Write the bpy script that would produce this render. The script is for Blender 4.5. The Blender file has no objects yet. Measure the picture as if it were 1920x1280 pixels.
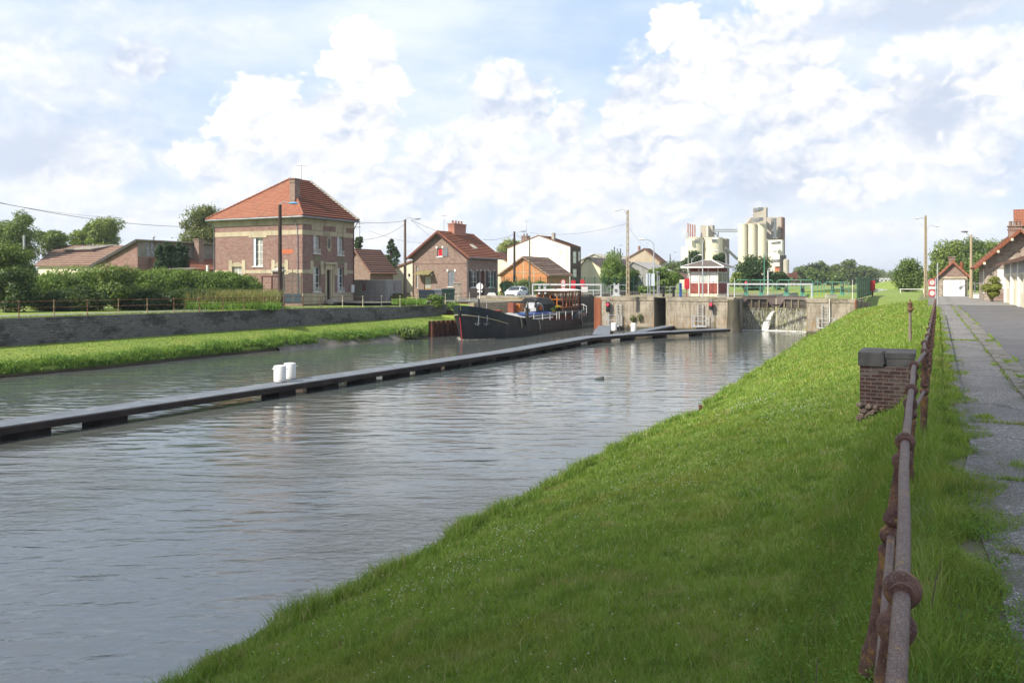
import bpy, math, random
import numpy as np
from mathutils import Vector, Matrix
random.seed(7); rng = np.random.default_rng(7)
R = math.radians
SC = bpy.context.scene
COL = SC.collection
# ------------------------------------------------------------------ camera
F, HC, HY = 1547.0, 1.75, 525.0
cam = bpy.data.cameras.new('Camera'); camo = bpy.data.objects.new('Camera', cam); COL.objects.link(camo)
camo.location = (0, 0, HC); camo.rotation_euler = (R(90), 0, 0)
cam.sensor_width = 36; cam.lens = 36*F/1920; cam.shift_y = -115/1920
cam.clip_start = .05; cam.clip_end = 20000
SC.camera = camo
SC.view_settings.view_transform = 'Standard'; SC.view_settings.look = 'None'
SC.view_settings.exposure = 0.78; SC.view_settings.gamma = 1
# ------------------------------------------------------------------ sun
SUN_EL, SUN_AZ = R(41), math.atan2(-.84, -.54)      # azimuth from +Y towards +X of the direction to the sun
sd = Vector((math.sin(SUN_AZ)*math.cos(SUN_EL), math.cos(SUN_AZ)*math.cos(SUN_EL), math.sin(SUN_EL)))
sl = bpy.data.lights.new('Sun', 'SUN'); sl.energy = 4.6; sl.angle = R(.5); sl.color = (1, .93, .80)
so = bpy.data.objects.new('Sun', sl); COL.objects.link(so); so.rotation_euler = sd.to_track_quat('Z', 'Y').to_euler()

# ------------------------------------------------------------------ node helper
class S:
    """a socket with arithmetic"""
    def __init__(s, nt, k): s.nt, s.k = nt, k
    def m(s, op, *o, clamp=False):
        n = s.nt.nodes.new('ShaderNodeMath'); n.operation = op; n.use_clamp = clamp
        for i, a in enumerate((s,)+o):
            if isinstance(a, S): s.nt.links.new(a.k, n.inputs[i])
            else: n.inputs[i].default_value = a
        return S(s.nt, n.outputs[0])
    def __add__(s, o): return s.m('ADD', o)
    def __sub__(s, o): return s.m('SUBTRACT', o)
    def __mul__(s, o): return s.m('MULTIPLY', o)
    def __truediv__(s, o): return s.m('DIVIDE', o)
    __radd__ = __add__; __rmul__ = __mul__
    def inv(s): return s.m('MULTIPLY', -1.).m('ADD', 1.)
class T:
    def __init__(s, nt): s.nt = nt
    def node(s, t, ins={}, out=0, **props):
        n = s.nt.nodes.new(t)
        for k, v in props.items(): setattr(n, k, v)
        for k, v in ins.items():
            if isinstance(v, S): s.nt.links.new(v.k, n.inputs[k])
            elif v is not None:
                if isinstance(v, (tuple, list)) and len(v) == 3 and n.inputs[k].type == 'RGBA': v = (*v, 1)
                n.inputs[k].default_value = v
        return S(s.nt, n.outputs[out])
    def coord(s, w='Object'): return s.node('ShaderNodeTexCoord', out=w)
    def sep(s, v): 
        n = s.nt.nodes.new('ShaderNodeSeparateXYZ'); s.nt.links.new(v.k, n.inputs[0]); return [S(s.nt, o) for o in n.outputs]
    def comb(s, x, y, z): return s.node('ShaderNodeCombineXYZ', {0: x, 1: y, 2: z})
    def vmul(s, v, w): return s.node('ShaderNodeVectorMath', {0: v, 1: w}, operation='MULTIPLY')
    def vadd(s, v, w): return s.node('ShaderNodeVectorMath', {0: v, 1: w}, operation='ADD')
    def noise(s, v, scale, detail=3, rough=.5, dist=0, col=False): return s.node('ShaderNodeTexNoise', {'Vector': v, 'Scale': scale, 'Detail': detail, 'Roughness': rough, 'Distortion': dist}, out=1 if col else 0)
    def mix(s, f, a, b, mode='MIX'):
        n = s.nt.nodes.new('ShaderNodeMix'); n.data_type = 'RGBA'; n.blend_type = mode
        for i, v in ((0, f), (6, a), (7, b)):
            if isinstance(v, S): s.nt.links.new(v.k, n.inputs[i])
            else: n.inputs[i].default_value = (*v, 1) if isinstance(v, (tuple, list)) else v
        return S(s.nt, n.outputs[2])
    def smooth(s, v, a, b, lo=0., hi=1.): return s.node('ShaderNodeMapRange', {0: v, 1: a, 2: b, 3: lo, 4: hi}, interpolation_type='SMOOTHSTEP')
    def bump(s, h, strength, dist): return s.node('ShaderNodeBump', {'Height': h, 'Strength': strength, 'Distance': dist})
def newmat(name):
    m = bpy.data.materials.new(name); m.use_nodes = True; nt = m.node_tree
    b = nt.nodes['Principled BSDF']; t = T(nt); t.b = b
    def setp(**k):
        for q, v in k.items():
            i = b.inputs[q.replace('_', ' ')]
            if isinstance(v, S): nt.links.new(v.k, i)
            else: i.default_value = (*v, 1) if isinstance(v, (tuple, list)) else v
    t.set = setp
    return m, t
_mc = {}
def plain(name, c1, c2=None, scale=3., rough=.75, metal=0., bump=.0, bscale=20., c3=None, streak=False, spec=.3, contrast=.15):
    """mottled surface: two tones by noise, optional stains c3"""
    if name in _mc: return _mc[name]
    m, t = newmat(name); co = t.coord()
    c2 = c2 or tuple(x*.7 for x in c1)
    n = t.noise(t.vmul(co, (1, 1, .25)) if streak else co, scale, 6, .6)
    c = t.mix(t.smooth(n, .5-contrast, .5+contrast), c1, c2)
    if c3:
        n3 = t.noise(t.vadd(t.vmul(co, (1, 1, .3) if streak else (1, 1, 1)), (7, 3, 5)), scale*.6, 8, .65)
        c = t.mix(t.smooth(n3, .54, .64), c, c3)
    fine = t.noise(co, scale*9, 4, .7)
    c = t.mix(.35, c, t.mix(fine, (.25, .25, .25), (1., 1., 1.)), 'MULTIPLY') if bump >= 0 else c
    t.set(Base_Color=c, Roughness=rough, Metallic=metal)
    t.b.inputs['Specular IOR Level'].default_value = spec
    if bump > 0: t.set(Normal=t.bump(t.noise(co, bscale, 5, .6), .6, bump))
    _mc[name] = m; return m
def wallcoord(t):
    """(horizontal along wall, z) chosen from the object-space normal"""
    x, y, z = t.sep(t.coord()); nx, ny, nz = t.sep(t.coord('Normal'))
    f = nx.m('ABSOLUTE').m('GREATER_THAN', ny.m('ABSOLUTE'))
    return x*f.inv() + y*f, z
def brick(name, c1, c2, mortar, w=.22, h=.075, ms=.012, dirt=(.1, .09, .08), dirtamt=.5, bias=0.):
    if name in _mc: return _mc[name]
    m, t = newmat(name); u, z = wallcoord(t)
    v = t.comb(u, z, 0.)
    br = t.node('ShaderNodeTexBrick', {'Vector': v, 'Color1': c1, 'Color2': c2, 'Mortar': mortar, 'Scale': 1., 'Mortar Size': ms, 'Mortar Smooth': .3, 'Bias': bias, 'Brick Width': w, 'Row Height': h})
    co = t.coord(); n = t.noise(co, .9, 7, .65); n2 = t.noise(co, 14., 4, .7)
    c = t.mix(t.smooth(n, .48, .72)*dirtamt, br, dirt)
    n4 = t.noise(t.comb(u*.6, z*1.6, 3.), 3.4, 5, .75)
    c = t.mix(t.smooth(n4, .50, .62)*.55, c, mortar); c = t.mix(t.smooth(n4, .47, .36)*.45, c, tuple(q*.55 for q in c2))
    c = t.mix(.45, c, t.mix(n2, (.3, .3, .3), (1., 1., 1.)), 'MULTIPLY')
    t.set(Base_Color=c, Roughness=.85, Normal=t.bump(S(t.nt, br.k.node.outputs[1]), .5, -.006))
    _mc[name] = m; return m
def tiles(name, c1, c2, gap, tw=.3, th=.2, moss=(.12, .1, .06), mossamt=.4, row=.0):
    if name in _mc: return _mc[name]
    m, t = newmat(name); u, z = wallcoord(t)
    br = t.node('ShaderNodeTexBrick', {'Vector': t.comb(u, z, 0.), 'Color1': c1, 'Color2': c2, 'Mortar': gap, 'Scale': 1., 'Mortar Size': .018, 'Mortar Smooth': .5, 'Brick Width': tw, 'Row Height': th})
    br.k.node.offset = 0.
    co = t.coord(); c = t.mix(t.smooth(t.noise(co, .7, 7, .7), .5, .75)*mossamt, br, moss)
    c = t.mix(.4, c, t.mix(t.noise(co, 9., 4, .7), (.3, .3, .3), (1., 1., 1.)), 'MULTIPLY')
    if row: c = t.mix((z/th).m('FRACT').m('LESS_THAN', row)*.85, c, gap)  # dark row stripes put the shade of overlapping tile courses into the colour
    t.set(Base_Color=c, Roughness=.8); _mc[name] = m; return m
def leafmat(name, c1, c2, c3=None, trans=.35, patch=None):
    if name in _mc: return _mc[name]
    m = bpy.data.materials.new(name); m.use_nodes = True; nt = m.node_tree; nt.nodes.clear(); t = T(nt)
    r = t.node('ShaderNodeNewGeometry', out='Random Per Island')
    n = t.noise(t.coord(), .8, 3, .6)
    c = t.mix(t.smooth(r*.7+n*.6-.15, .15, .85), c1, c2)
    if patch:
        q = t.noise(t.coord(), .45, 4, .6); q2 = t.noise(t.vadd(t.coord(), (5, 1, 0)), 1.9, 4, .65)
        c = t.mix(t.smooth(q, .50, .64)*.6, c, patch[0]); c = t.mix(t.smooth(q2, .56, .66)*.75, c, patch[1]); c = t.mix(t.smooth(q2, .46, .36)*.7, c, patch[2])
    if c3: c = t.mix(t.smooth(r, .9, .97), c, c3)
    d = t.node('ShaderNodeBsdfDiffuse', {'Color': c}); tr = t.node('ShaderNodeBsdfTranslucent', {'Color': t.mix(.5, c, (.30, .36, .05))})
    g = t.node('ShaderNodeBsdfGlossy', {'Color': (.5, .55, .45), 'Roughness': .5})
    mx = t.node('ShaderNodeMixShader', {0: trans, 1: d, 2: tr}); mx = t.node('ShaderNodeMixShader', {0: .04, 1: mx, 2: g})
    o = nt.nodes.new('ShaderNodeOutputMaterial'); nt.links.new(mx.k, o.inputs[0]); _mc[name] = m; return m

# ------------------------------------------------------------------ world: Nishita sky with broken cumulus, in true sky directions
W = bpy.data.worlds.new('World'); SC.world = W; W.use_nodes = True; W.cycles.sampling_method = 'MANUAL'; W.cycles.sample_map_resolution = 256; nt = W.node_tree; t = T(nt)
sky = t.node('ShaderNodeTexSky', sky_type='NISHITA', sun_disc=False, sun_elevation=SUN_EL, sun_rotation=SUN_AZ, air_density=1., dust_density=2., ozone_density=1.)
D = t.node('ShaderNodeTexCoord', out='Generated'); dx, dy, dz = t.sep(D)
az = dx.m('ARCTAN2', dy); el = dz.m('ARCSINE')
def sky_pt(px, py):
    a = math.atan((px-960)/F); return a, math.atan((HY-py)/F*math.cos(a))
def field(blobs, a, e):
    tot = None
    for px, py, rx, ry, amp in blobs:
        a0, e0 = sky_pt(px, py)
        q = ((a-a0)*(F/rx)).m('POWER', 2.) + ((e-e0)*(F/ry)).m('POWER', 2.)
        g = (q*-1.).m('EXPONENT')*amp
        tot = g if tot is None else tot+g
    return tot
wn = t.noise(t.vmul(D, (1, 1, 1.3)), 6., 5, .6, col=True)
wx, wy, wz = t.sep(wn)
azw = az+(wx-.5)*.06; elw = el+(wz-.5)*.05
P3 = t.vmul(D, (1, 1, 1.35))
n1 = t.noise(P3, 7., 7, .62, .25); n2 = t.noise(t.vadd(P3, (.014, .010, -.030)), 7., 5, .62, .25)
def bil(v): return t.node('ShaderNodeTexVoronoi', {'Vector': v, 'Scale': 16., 'Detail': 2.5, 'Roughness': .58, 'Lacunarity': 2.2}).inv()
Pw = t.node('ShaderNodeVectorMath', {0: P3, 1: t.vmul(t.noise(P3, 14., 3, .6, col=True), (.07, .07, .07))}, operation='ADD')
n3 = bil(Pw); n4 = bil(t.vadd(Pw, (.006, .004, -.012)))
puff = (n3-.60)*.62 + (n1-.5)*1.05
relief = (n1-n2)*2.2 + (n3-n4)*.75 + (n3-.6)*.25
veil = t.smooth(t.noise(t.vmul(D, (1, 1, 3.)), 3.1, 6, .6), .3, .72)
blue = t.mix(veil*.75+.12, t.mix(.75, sky, (3.7, 5.1, 7.2)), (6.4, 6.9, 7.7))
backk = t.smooth(dy, .1, -.3)*.4 + t.smooth(el, .75, 1.2)*.3
blue = t.mix(backk.m('MINIMUM', .6), blue, t.mix(.5, sky, (2.2, 3.8, 7.5)))
full = t.mix(t.smooth(el, .13, .0)*.45, blue, (7.0, 7.3, 7.8))
HEAPS = [(960, 340, 800, 170, .9, .74, .75), (1640, 230, 380, 250, .9, .62, .7), (110, 250, 270, 240, .9, .50, .7), (300, 60, 300, 70, .9, .7, .5),
 (1420, 120, 175, 135, .3, .92, .95), (1275, 60, 62, 45, .14, 1.05, 1), (1225, 200, 110, 120, .3, .80, .9), (1340, 260, 150, 90, .5, .68, .8),
 (690, 130, 88, 100, .18, 1.05, 1), (640, 235, 140, 125, .24, .95, 1), (490, 240, 100, 95, .18, 1.0, 1), (430, 320, 95, 85, .3, .82, .9),
 (600, 340, 220, 100, .5, .80, .9), (965, 190, 98, 80, .25, .70, .9), (1062, 220, 62, 62, .2, .95, 1), (850, 300, 180, 95, .4, .80, .8), (1030, 335, 210, 85, .5, .80, .8),
 (1190, 280, 120, 100, .35, .82, .8), (1285, 320, 85, 65, .3, .95, .8), (1420, 330, 130, 60, .6, .38, .8), (1560, 200, 82, 82, .2, 1.0, 1), (1665, 185, 70, 95, .25, .95, .95),
 (1490, 270, 120, 95, .35, .74, .8), (1590, 360, 90, 42, .25, .98, .9), (1710, 300, 160, 65, .5, .85, .8), (1775, 210, 105, 75, .45, .18, .9), (1880, 130, 95, 75, .35, .9, .9),
 (1890, 250, 85, 95, .4, .72, .8), (1700, 22, 210, 52, .6, .30, .85), (1790, 92, 130, 34, .5, .95, .7), (272, 108, 92, 44, .35, .50, .85), (60, 290, 160, 55, .6, .10, .75), (215, 320, 110, 65, .45, .70, .7), (150, 385, 160, 55, .5, .85, .6), (740, 425, 260, 45, .6, .88, .7), (1120, 415, 240, 45, .6, .85, .7), (1640, 430, 260, 30, .5, .95, .6), (330, 400, 130, 45, .5, .85, .6), (60, 130, 110, 90, .7, .75, .5)]
for px, py, rx, ry, sh_, wl, al in HEAPS:
    a0, e0 = sky_pt(px, py); u = (azw-a0)*(F/rx/1.3); v = (elw-e0)*(F/ry/1.28)
    f = (u*u+v*v).m('SQRT').inv() + puff*(.75 if sh_ < .5 else .5) + .06
    m_ = t.smooth(f, 0., sh_)*t.smooth(v, -1.25, -.45)*al
    L = (v*.22-u*.10+relief*(1. if sh_ < .45 else .6)+(wl-.12)).m('MAXIMUM', 0.).m('MINIMUM', 1.)
    full = t.mix(m_, full, t.mix(L, (4.25, 4.85, 5.95), (8.0, 7.9, 7.75)))
big = t.noise(t.vmul(D, (1, 1, 1.6)), 2.6, 6, .6)
infr = (t.smooth(az.m('ABSOLUTE'), .60, .80) + t.smooth(el, .34, .44)).m('MINIMUM', 1.)
ocl = t.mix((relief*1.2+.66).m('MAXIMUM', 0.).m('MINIMUM', 1.), (4.6, 5.3, 6.6), (7.9, 7.8, 7.7))
full = t.mix(infr*t.smooth(big+puff*.12, .40, .58)*.9, full, ocl)
full = t.mix(t.smooth(el, .0, -.02), full, (2., 2.2, 2.))
full = t.mix(1., full, (.92, .905, .89), 'MULTIPLY')
nt.links.new(full.k, nt.nodes['Background'].inputs[0]); 
bg = nt.nodes['Background']; nt.links.new(full.k, bg.inputs[0]); bg.inputs[1].default_value = .1

# ------------------------------------------------------------------ geometry helpers
class MB:
    def __init__(s): s.v = []; s.f = []
    def add(s, vs, fs):
        o = len(s.v); s.v += [tuple(p) for p in vs]; s.f += [tuple(i+o for i in q) for q in fs]; return s
    def bx(s, x0, x1, y0, y1, z0, z1):
        return s.add([(x, y, z) for z in (z0, z1) for y in (y0, y1) for x in (x0, x1)],
              [(0, 2, 3, 1), (4, 5, 7, 6), (0, 1, 5, 4), (2, 6, 7, 3), (0, 4, 6, 2), (1, 3, 7, 5)])
    def box(s, c, d): return s.bx(c[0]-d[0]/2, c[0]+d[0]/2, c[1]-d[1]/2, c[1]+d[1]/2, c[2]-d[2]/2, c[2]+d[2]/2)
    def q(s, *p): return s.add(p, [tuple(range(len(p)))])
    def cyl(s, p, q, r0, r1=None, n=10, cap=True):
        r1 = r0 if r1 is None else r1; p, q = Vector(p), Vector(q); d = (q-p).normalized()
        a = d.orthogonal().normalized(); b = d.cross(a); vs = []
        for c, r in ((p, r0), (q, r1)):
            for i in range(n):
                w = 2*math.pi*i/n; vs.append(c+a*(r*math.cos(w))+b*(r*math.sin(w)))
        fs = [(i, (i+1) % n, n+(i+1) % n, n+i) for i in range(n)]
        if cap: fs += [tuple(range(n))[::-1], tuple(range(n, 2*n))]
        return s.add(vs, fs)
    def tube(s, pts, r, n=8):
        pts = [Vector(p) for p in pts]; rs = r if isinstance(r, (list, tuple)) else [r]*len(pts); vs = []; a = None
        for i, p in enumerate(pts):
            d = (pts[min(i+1, len(pts)-1)]-pts[max(i-1, 0)]).normalized()
            a = d.orthogonal().normalized() if a is None else (a-d*a.dot(d)).normalized(); b = d.cross(a)
            for k in range(n):
                w = 2*math.pi*k/n; vs.append(p+a*(rs[i]*math.cos(w))+b*(rs[i]*math.sin(w)))
        fs = [(i*n+k, i*n+(k+1) % n, (i+1)*n+(k+1) % n, (i+1)*n+k) for i in range(len(pts)-1) for k in range(n)]
        fs += [tuple(range(n))[::-1], tuple(range((len(pts)-1)*n, len(pts)*n))]
        return s.add(vs, fs)
    def lathe(s, c, prof, n=14, axis=(0, 0, 1)):
        c = Vector(c); d = Vector(axis).normalized(); a = d.orthogonal().normalized(); b = d.cross(a); vs = []
        for r, h in prof:
            for i in range(n):
                w = 2*math.pi*i/n; vs.append(c+d*h+a*(r*math.cos(w))+b*(r*math.sin(w)))
        m = len(prof); fs = [(j*n+i, j*n+(i+1) % n, (j+1)*n+(i+1) % n, (j+1)*n+i) for j in range(m-1) for i in range(n)]
        fs += [tuple(range(n))[::-1], tuple(range((m-1)*n, m*n))]
        return s.add(vs, fs)
    def ball(s, c, r, n=12, sq=(1, 1, 1)):
        m = n//2; vs = []; fs = []
        for j in range(m+1):
            ph = math.pi*j/m
            for i in range(n):
                w = 2*math.pi*i/n; vs.append((c[0]+sq[0]*r*math.sin(ph)*math.cos(w), c[1]+sq[1]*r*math.sin(ph)*math.sin(w), c[2]+sq[2]*r*math.cos(ph)))
        return s.add(vs, [(j*n+i, (j+1)*n+i, (j+1)*n+(i+1) % n, j*n+(i+1) % n) for j in range(m) for i in range(n)])
    def prism(s, poly, fn, d0, d1):
        """poly: (u, w) outline; fn(u, d, w) -> point"""
        n = len(poly); s.add([fn(u, d0, w) for u, w in poly]+[fn(u, d1, w) for u, w in poly],
            [tuple(range(n)), tuple(range(2*n-1, n-1, -1))]+[(i, n+i, n+(i+1) % n, (i+1) % n) for i in range(n)]); return s
    def build(s, name, m, parent=None, smooth=False, **k):
        me = bpy.data.meshes.new(name); me.from_pydata(s.v, [], s.f); me.validate()
        if smooth: me.polygons.foreach_set('use_smooth', [True]*len(me.polygons)); k['sharp'] = True
        return link(name, me, m, parent, **k)
def link(name, me, m, parent=None, label=None, cat=None, group=None, kind=None, loc=None, fix=True, sharp=False):
    if m: me.materials.append(m)
    o = bpy.data.objects.new(name, me); COL.objects.link(o)
    if parent: o.parent = parent
    if loc: o.location = loc
    if fix and len(me.polygons) < 40000:
        import bmesh
        b = bmesh.new(); b.from_mesh(me); bmesh.ops.recalc_face_normals(b, faces=b.faces); b.to_mesh(me); b.free()
    if sharp: me.set_sharp_from_angle(angle=R(42))
    return tag(o, label, cat, group, kind)
def tag(o, label=None, cat=None, group=None, kind=None):
    if label: o['label'] = label
    if cat: o['category'] = cat
    if group: o['group'] = group
    if kind: o['kind'] = kind
    return o
def thing(name, label, cat, loc=(0, 0, 0), rz=0, group=None):
    o = bpy.data.objects.new(name, None); COL.objects.link(o); o.location = loc; o.rotation_euler = (0, 0, rz); o.empty_display_size = .2
    return tag(o, label, cat, group)
def dup(o, loc=None, rz=None, label=None, parent=None):
    c = o.copy(); COL.objects.link(c)
    if parent: c.parent = parent
    if loc is not None: c.location = loc
    if rz is not None: c.rotation_euler = (0, 0, rz)
    if label: c['label'] = label
    for ch in list(o.children): dup(ch, parent=c)
    return c
# pixel <-> place conversions used to take real positions and heights off the photograph
def kx(px): return (px-960)/F
def at(px, Y): return kx(px)*Y
def zz(py, Y): return HC-(py-HY)/F*Y
def G(px, py, z):
    Y = (HC-z)*F/(py-HY); return kx(px)*Y, Y
TH = R(26.93); CT, ST = math.cos(TH), math.sin(TH)
def vs(v, s): return v*CT+s*ST, -v*ST+s*CT        # canal coordinates (across, along) -> X, Y
def XY2vs(X, Y): return X*CT-Y*ST, X*ST+Y*CT
def on_v(px, v):                                   # place on the line at canal offset v seen at px
    k = kx(px); Y = v/(k*CT-ST); return k*Y, Y
def on_s(px, s):
    k = kx(px); Y = s/(k*ST+CT); return k*Y, Y
ROT = R(90)-TH                                     # local x = along the canal, local y = to its left
def toloc(X, Y, z=0.): return (X, Y, z)
class FR:
    """local frame of a building: origin = its near corner, x runs along the canal, y to the left"""
    def __init__(s, px, Y, z, phi=26.93):
        s.X, s.Y, s.z0 = at(px, Y), Y, z; s.p = R(phi); s.rot = R(90)-s.p
    def w(s, a, b): return s.X+a*math.sin(s.p)-b*math.cos(s.p), s.Y+a*math.cos(s.p)+b*math.sin(s.p)
    def a(s, px, b=0.):
        k = kx(px); x0, y0 = s.w(0, b); return (k*y0-x0)/(math.sin(s.p)-k*math.cos(s.p))
    def b(s, px, a=0.):
        k = kx(px); x0, y0 = s.w(a, 0); return (x0-k*y0)/(math.cos(s.p)+k*math.sin(s.p))
    def z(s, py, a=0., b=0.): return zz(py, s.w(a, b)[1])-s.z0
def fa(u, d, w): return (u, d, w)                  # wall facing -y
def fb(u, d, w): return (d, u, w)                  # wall facing -x
def wall(mb, fn, prof, ops=(), zb=0., th=.3, rev=.25):
    """wall with openings; prof: [(u, top)...]; ops: (u0, u1, z0, z1)"""
    us = sorted(set([p[0] for p in prof]+[x for o in ops for x in o[:2]]))
    def top(u):
        for (a, za), (b, zc) in zip(prof, prof[1:]):
            if a-1e-6 <= u <= b+1e-6: return za+(zc-za)*(u-a)/(b-a)
        return prof[-1][1]
    for a, b in zip(us, us[1:]):
        if b-a < 1e-5: continue
        m = (a+b)/2; segs = sorted([(o[2], o[3]) for o in ops if o[0] < m < o[1]])
        z = zb
        for z0, z1 in segs:
            if z0 > z+1e-5: mb.q(fn(a, 0, z), fn(b, 0, z), fn(b, 0, z0), fn(a, 0, z0))
            z = z1
        mb.q(fn(a, 0, z), fn(b, 0, z), fn(b, 0, top(b)), fn(a, 0, top(a)))
    for u0, u1, z0, z1 in ops:
        mb.q(fn(u0, 0, z0), fn(u0, rev, z0), fn(u0, rev, z1), fn(u0, 0, z1)); mb.q(fn(u1, 0, z0), fn(u1, 0, z1), fn(u1, rev, z1), fn(u1, rev, z0))
        mb.q(fn(u0, 0, z1), fn(u0, rev, z1), fn(u1, rev, z1), fn(u1, 0, z1)); mb.q(fn(u0, 0, z0), fn(u1, 0, z0), fn(u1, rev, z0), fn(u0, rev, z0))
    return mb
def bar(mb, fn, u0, u1, z0, z1, d0, d1):
    p = [fn(u, d, z) for z in (z0, z1) for d in (d0, d1) for u in (u0, u1)]
    return mb.add(p, [(0, 2, 3, 1), (4, 5, 7, 6), (0, 1, 5, 4), (2, 6, 7, 3), (0, 4, 6, 2), (1, 3, 7, 5)])
def window(par, fn, u0, u1, z0, z1, frame, glass, d=.12, fw=.06, vert=1, hor=2, sill=None, name='window'):
    m = MB()
    bar(m, fn, u0, u0+fw, z0, z1, d, d+.06); bar(m, fn, u1-fw, u1, z0, z1, d, d+.06)
    bar(m, fn, u0+fw, u1-fw, z0, z0+fw, d, d+.06); bar(m, fn, u0+fw, u1-fw, z1-fw, z1, d, d+.06)
    for i in range(vert):
        u = u0+(u1-u0)*(i+1)/(vert+1); bar(m, fn, u-fw*.45, u+fw*.45, z0+fw, z1-fw, d+.003, d+.055)
    for i in range(hor):
        z = z0+(z1-z0)*(i+1)/(hor+1); bar(m, fn, u0+fw, u1-fw, z-fw*.3, z+fw*.3, d+.006, d+.05)
    w = m.build(name, frame, par)
    p = MB(); p.q(fn(u0, d+.03, z0), fn(u1, d+.03, z0), fn(u1, d+.03, z1), fn(u0, d+.03, z1)); p.build('pane', glass, w)
    if sill: s = MB(); bar(s, fn, u0-.08, u1+.08, z0-.1, z0-.003, -.07, d+.02); s.build('sill', sill, w)
    return w
def slope(mb, p0, p1, q0, q1, rows, lift=.04, th=.1):
    """stepped tile courses from eave edge p0-p1 up to ridge edge q0-q1"""
    p0, p1, q0, q1 = map(Vector, (p0, p1, q0, q1)); nrm = (p1-p0).cross(q0-p0)
    if nrm.length < 1e-6: nrm = (p1-p0).cross(q1-p0)
    nrm.normalize()
    if nrm.z < 0: nrm = -nrm
    for i in range(rows):
        a, b = i/rows, (i+1)/rows
        A, B, C, Dd = p0.lerp(q0, a), p1.lerp(q1, a), p1.lerp(q1, b), p0.lerp(q0, b)
        up = nrm*lift
        mb.q(A+up, B+up, C+nrm*.004, Dd+nrm*.004); mb.q(A-nrm*(th if i == 0 else .0), B-nrm*(th if i == 0 else .0), B+up, A+up)
    mb.q(p0-nrm*th, q0-nrm*th, q1-nrm*th, p1-nrm*th)
    for A, B in ((p0, q0), (p1, q1)): mb.q(A-nrm*th, A+nrm*lift, B+nrm*lift, B-nrm*th)
    mb.q(q0-nrm*th, q1-nrm*th, q1+nrm*.004, q0+nrm*.004)
    return mb
# ------------------------------------------------------------------ materials shared by the place
M_conc = plain('concrete', (.30, .26, .20), (.19, .165, .13), 1.3, .9, bump=.01, c3=(.40, .37, .31), streak=True, bscale=8)
M_concL = plain('pale_concrete', (.50, .47, .40), (.36, .34, .29), 1.2, .9, bump=.004, streak=True)
M_concD = plain('dark_concrete', (.05, .045, .035), (.09, .08, .05), 2., .6, bump=.01, streak=True)  # near-black concrete, also used to colour shade into the left chamber wall
M_stone = brick('yellow_stone', (.42, .34, .20), (.30, .25, .16), (.24, .2, .14), .5, .24, .015)
M_rust = plain('rust', (.055, .025, .02), (.085, .042, .028), 3., .85, bump=.003, c3=(.15, .075, .03), bscale=60)
M_corten = plain('rusty_sheet_steel', (.10, .035, .018), (.055, .022, .015), 3., .85, c3=(.16, .07, .03), streak=True)
M_redsteel = plain('red_rusted_steel', (.26, .09, .04), (.19, .06, .03), 1.5, .8, streak=True)
M_galv = plain('galvanised_steel', (.48, .50, .52), (.38, .40, .43), 5., .5, .3, spec=.5)
M_white = plain('white_paint', (.80, .79, .76), (.68, .67, .63), 2.5, .55, streak=True, c3=(.58, .52, .42), contrast=.25)
M_whitew = plain('white_render', (.85, .84, .80), (.76, .74, .70), .6, .85, streak=True)
M_cream = plain('cream_render', (.76, .70, .53), (.66, .60, .46), .8, .9, streak=True)
M_creamT = plain('cream_trim', (.50, .43, .30), (.40, .34, .24), 1.4, .85, streak=True, c3=(.30, .26, .18))
M_black = plain('black_paint', (.012, .012, .013), (.02, .02, .02), 5, .45, spec=.5)
M_dark = plain('dark_steel', (.035, .035, .04), (.06, .055, .05), 3, .6)
M_green = plain('green_paint', (.012, .10, .065), (.01, .075, .05), 6, .5)
M_teal = plain('pale_green_paint', (.13, .36, .26), (.09, .27, .19), 6, .5)
M_red = plain('red_paint', (.62, .035, .05), (.5, .03, .04), 3, .45, spec=.5)
M_blue = plain('blue_paint', (.03, .09, .35), (.02, .07, .28), 3, .5)
M_blueL = plain('light_blue_plastic', (.16, .42, .72), (.14, .36, .62), 3, .4)
M_orange = plain('varnished_wood', (.50, .16, .03), (.36, .10, .02), 6, .4, spec=.5)
M_yellow = plain('yellow_plastic', (.75, .62, .05), (.65, .5, .04), 3, .4)
M_wood = plain('dark_timber', (.075, .05, .038), (.045, .03, .025), 3, .85, streak=True, bump=.003)
M_woodL = plain('weathered_timber', (.22, .18, .12), (.15, .12, .08), 3, .85, streak=True)
M_cpole = plain('cast_concrete_post', (.42, .34, .22), (.34, .28, .19), 2, .9, streak=True)
M_zinc = plain('zinc', (.28, .29, .31), (.2, .21, .22), 2, .5, .4)
M_brown = plain('brown_paint', (.09, .03, .02), (.06, .02, .015), 3, .7)
M_shut = plain('grey_shutter_paint', (.20, .215, .24), (.15, .165, .19), 4, .6)
M_cloth = plain('pale_net_curtain', (.62, .62, .58), (.45, .46, .44), 12, .9)
def glass(name, c, r=.08):
    m, t = newmat(name); n = t.noise(t.coord(), 2., 3, .6); t.set(Base_Color=t.mix(n, c, tuple(x*1.8 for x in c)), Roughness=r); t.b.inputs['Specular IOR Level'].default_value = .8; return m
M_glass = glass('window_glass', (.02, .025, .03)); M_glassL = glass('curtained_glass', (.22, .22, .20), .3); M_tint = glass('pale_cabin_glass', (.30, .32, .30), .2)
M_brickR = brick('red_brick', (.27, .115, .095), (.19, .075, .065), (.30, .24, .20), dirtamt=.25)
M_brickP = brick('brown_brick', (.28, .16, .125), (.19, .10, .08), (.32, .27, .22), dirtamt=.3)
M_brickO = brick('orange_brick', (.66, .22, .055), (.54, .16, .04), (.42, .28, .15), dirt=(.35, .18, .09), dirtamt=.35)
M_brickS = brick('stone_and_brick', (.46, .40, .32), (.20, .11, .09), (.40, .36, .28), .26, .12, .02, dirtamt=.3)
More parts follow.
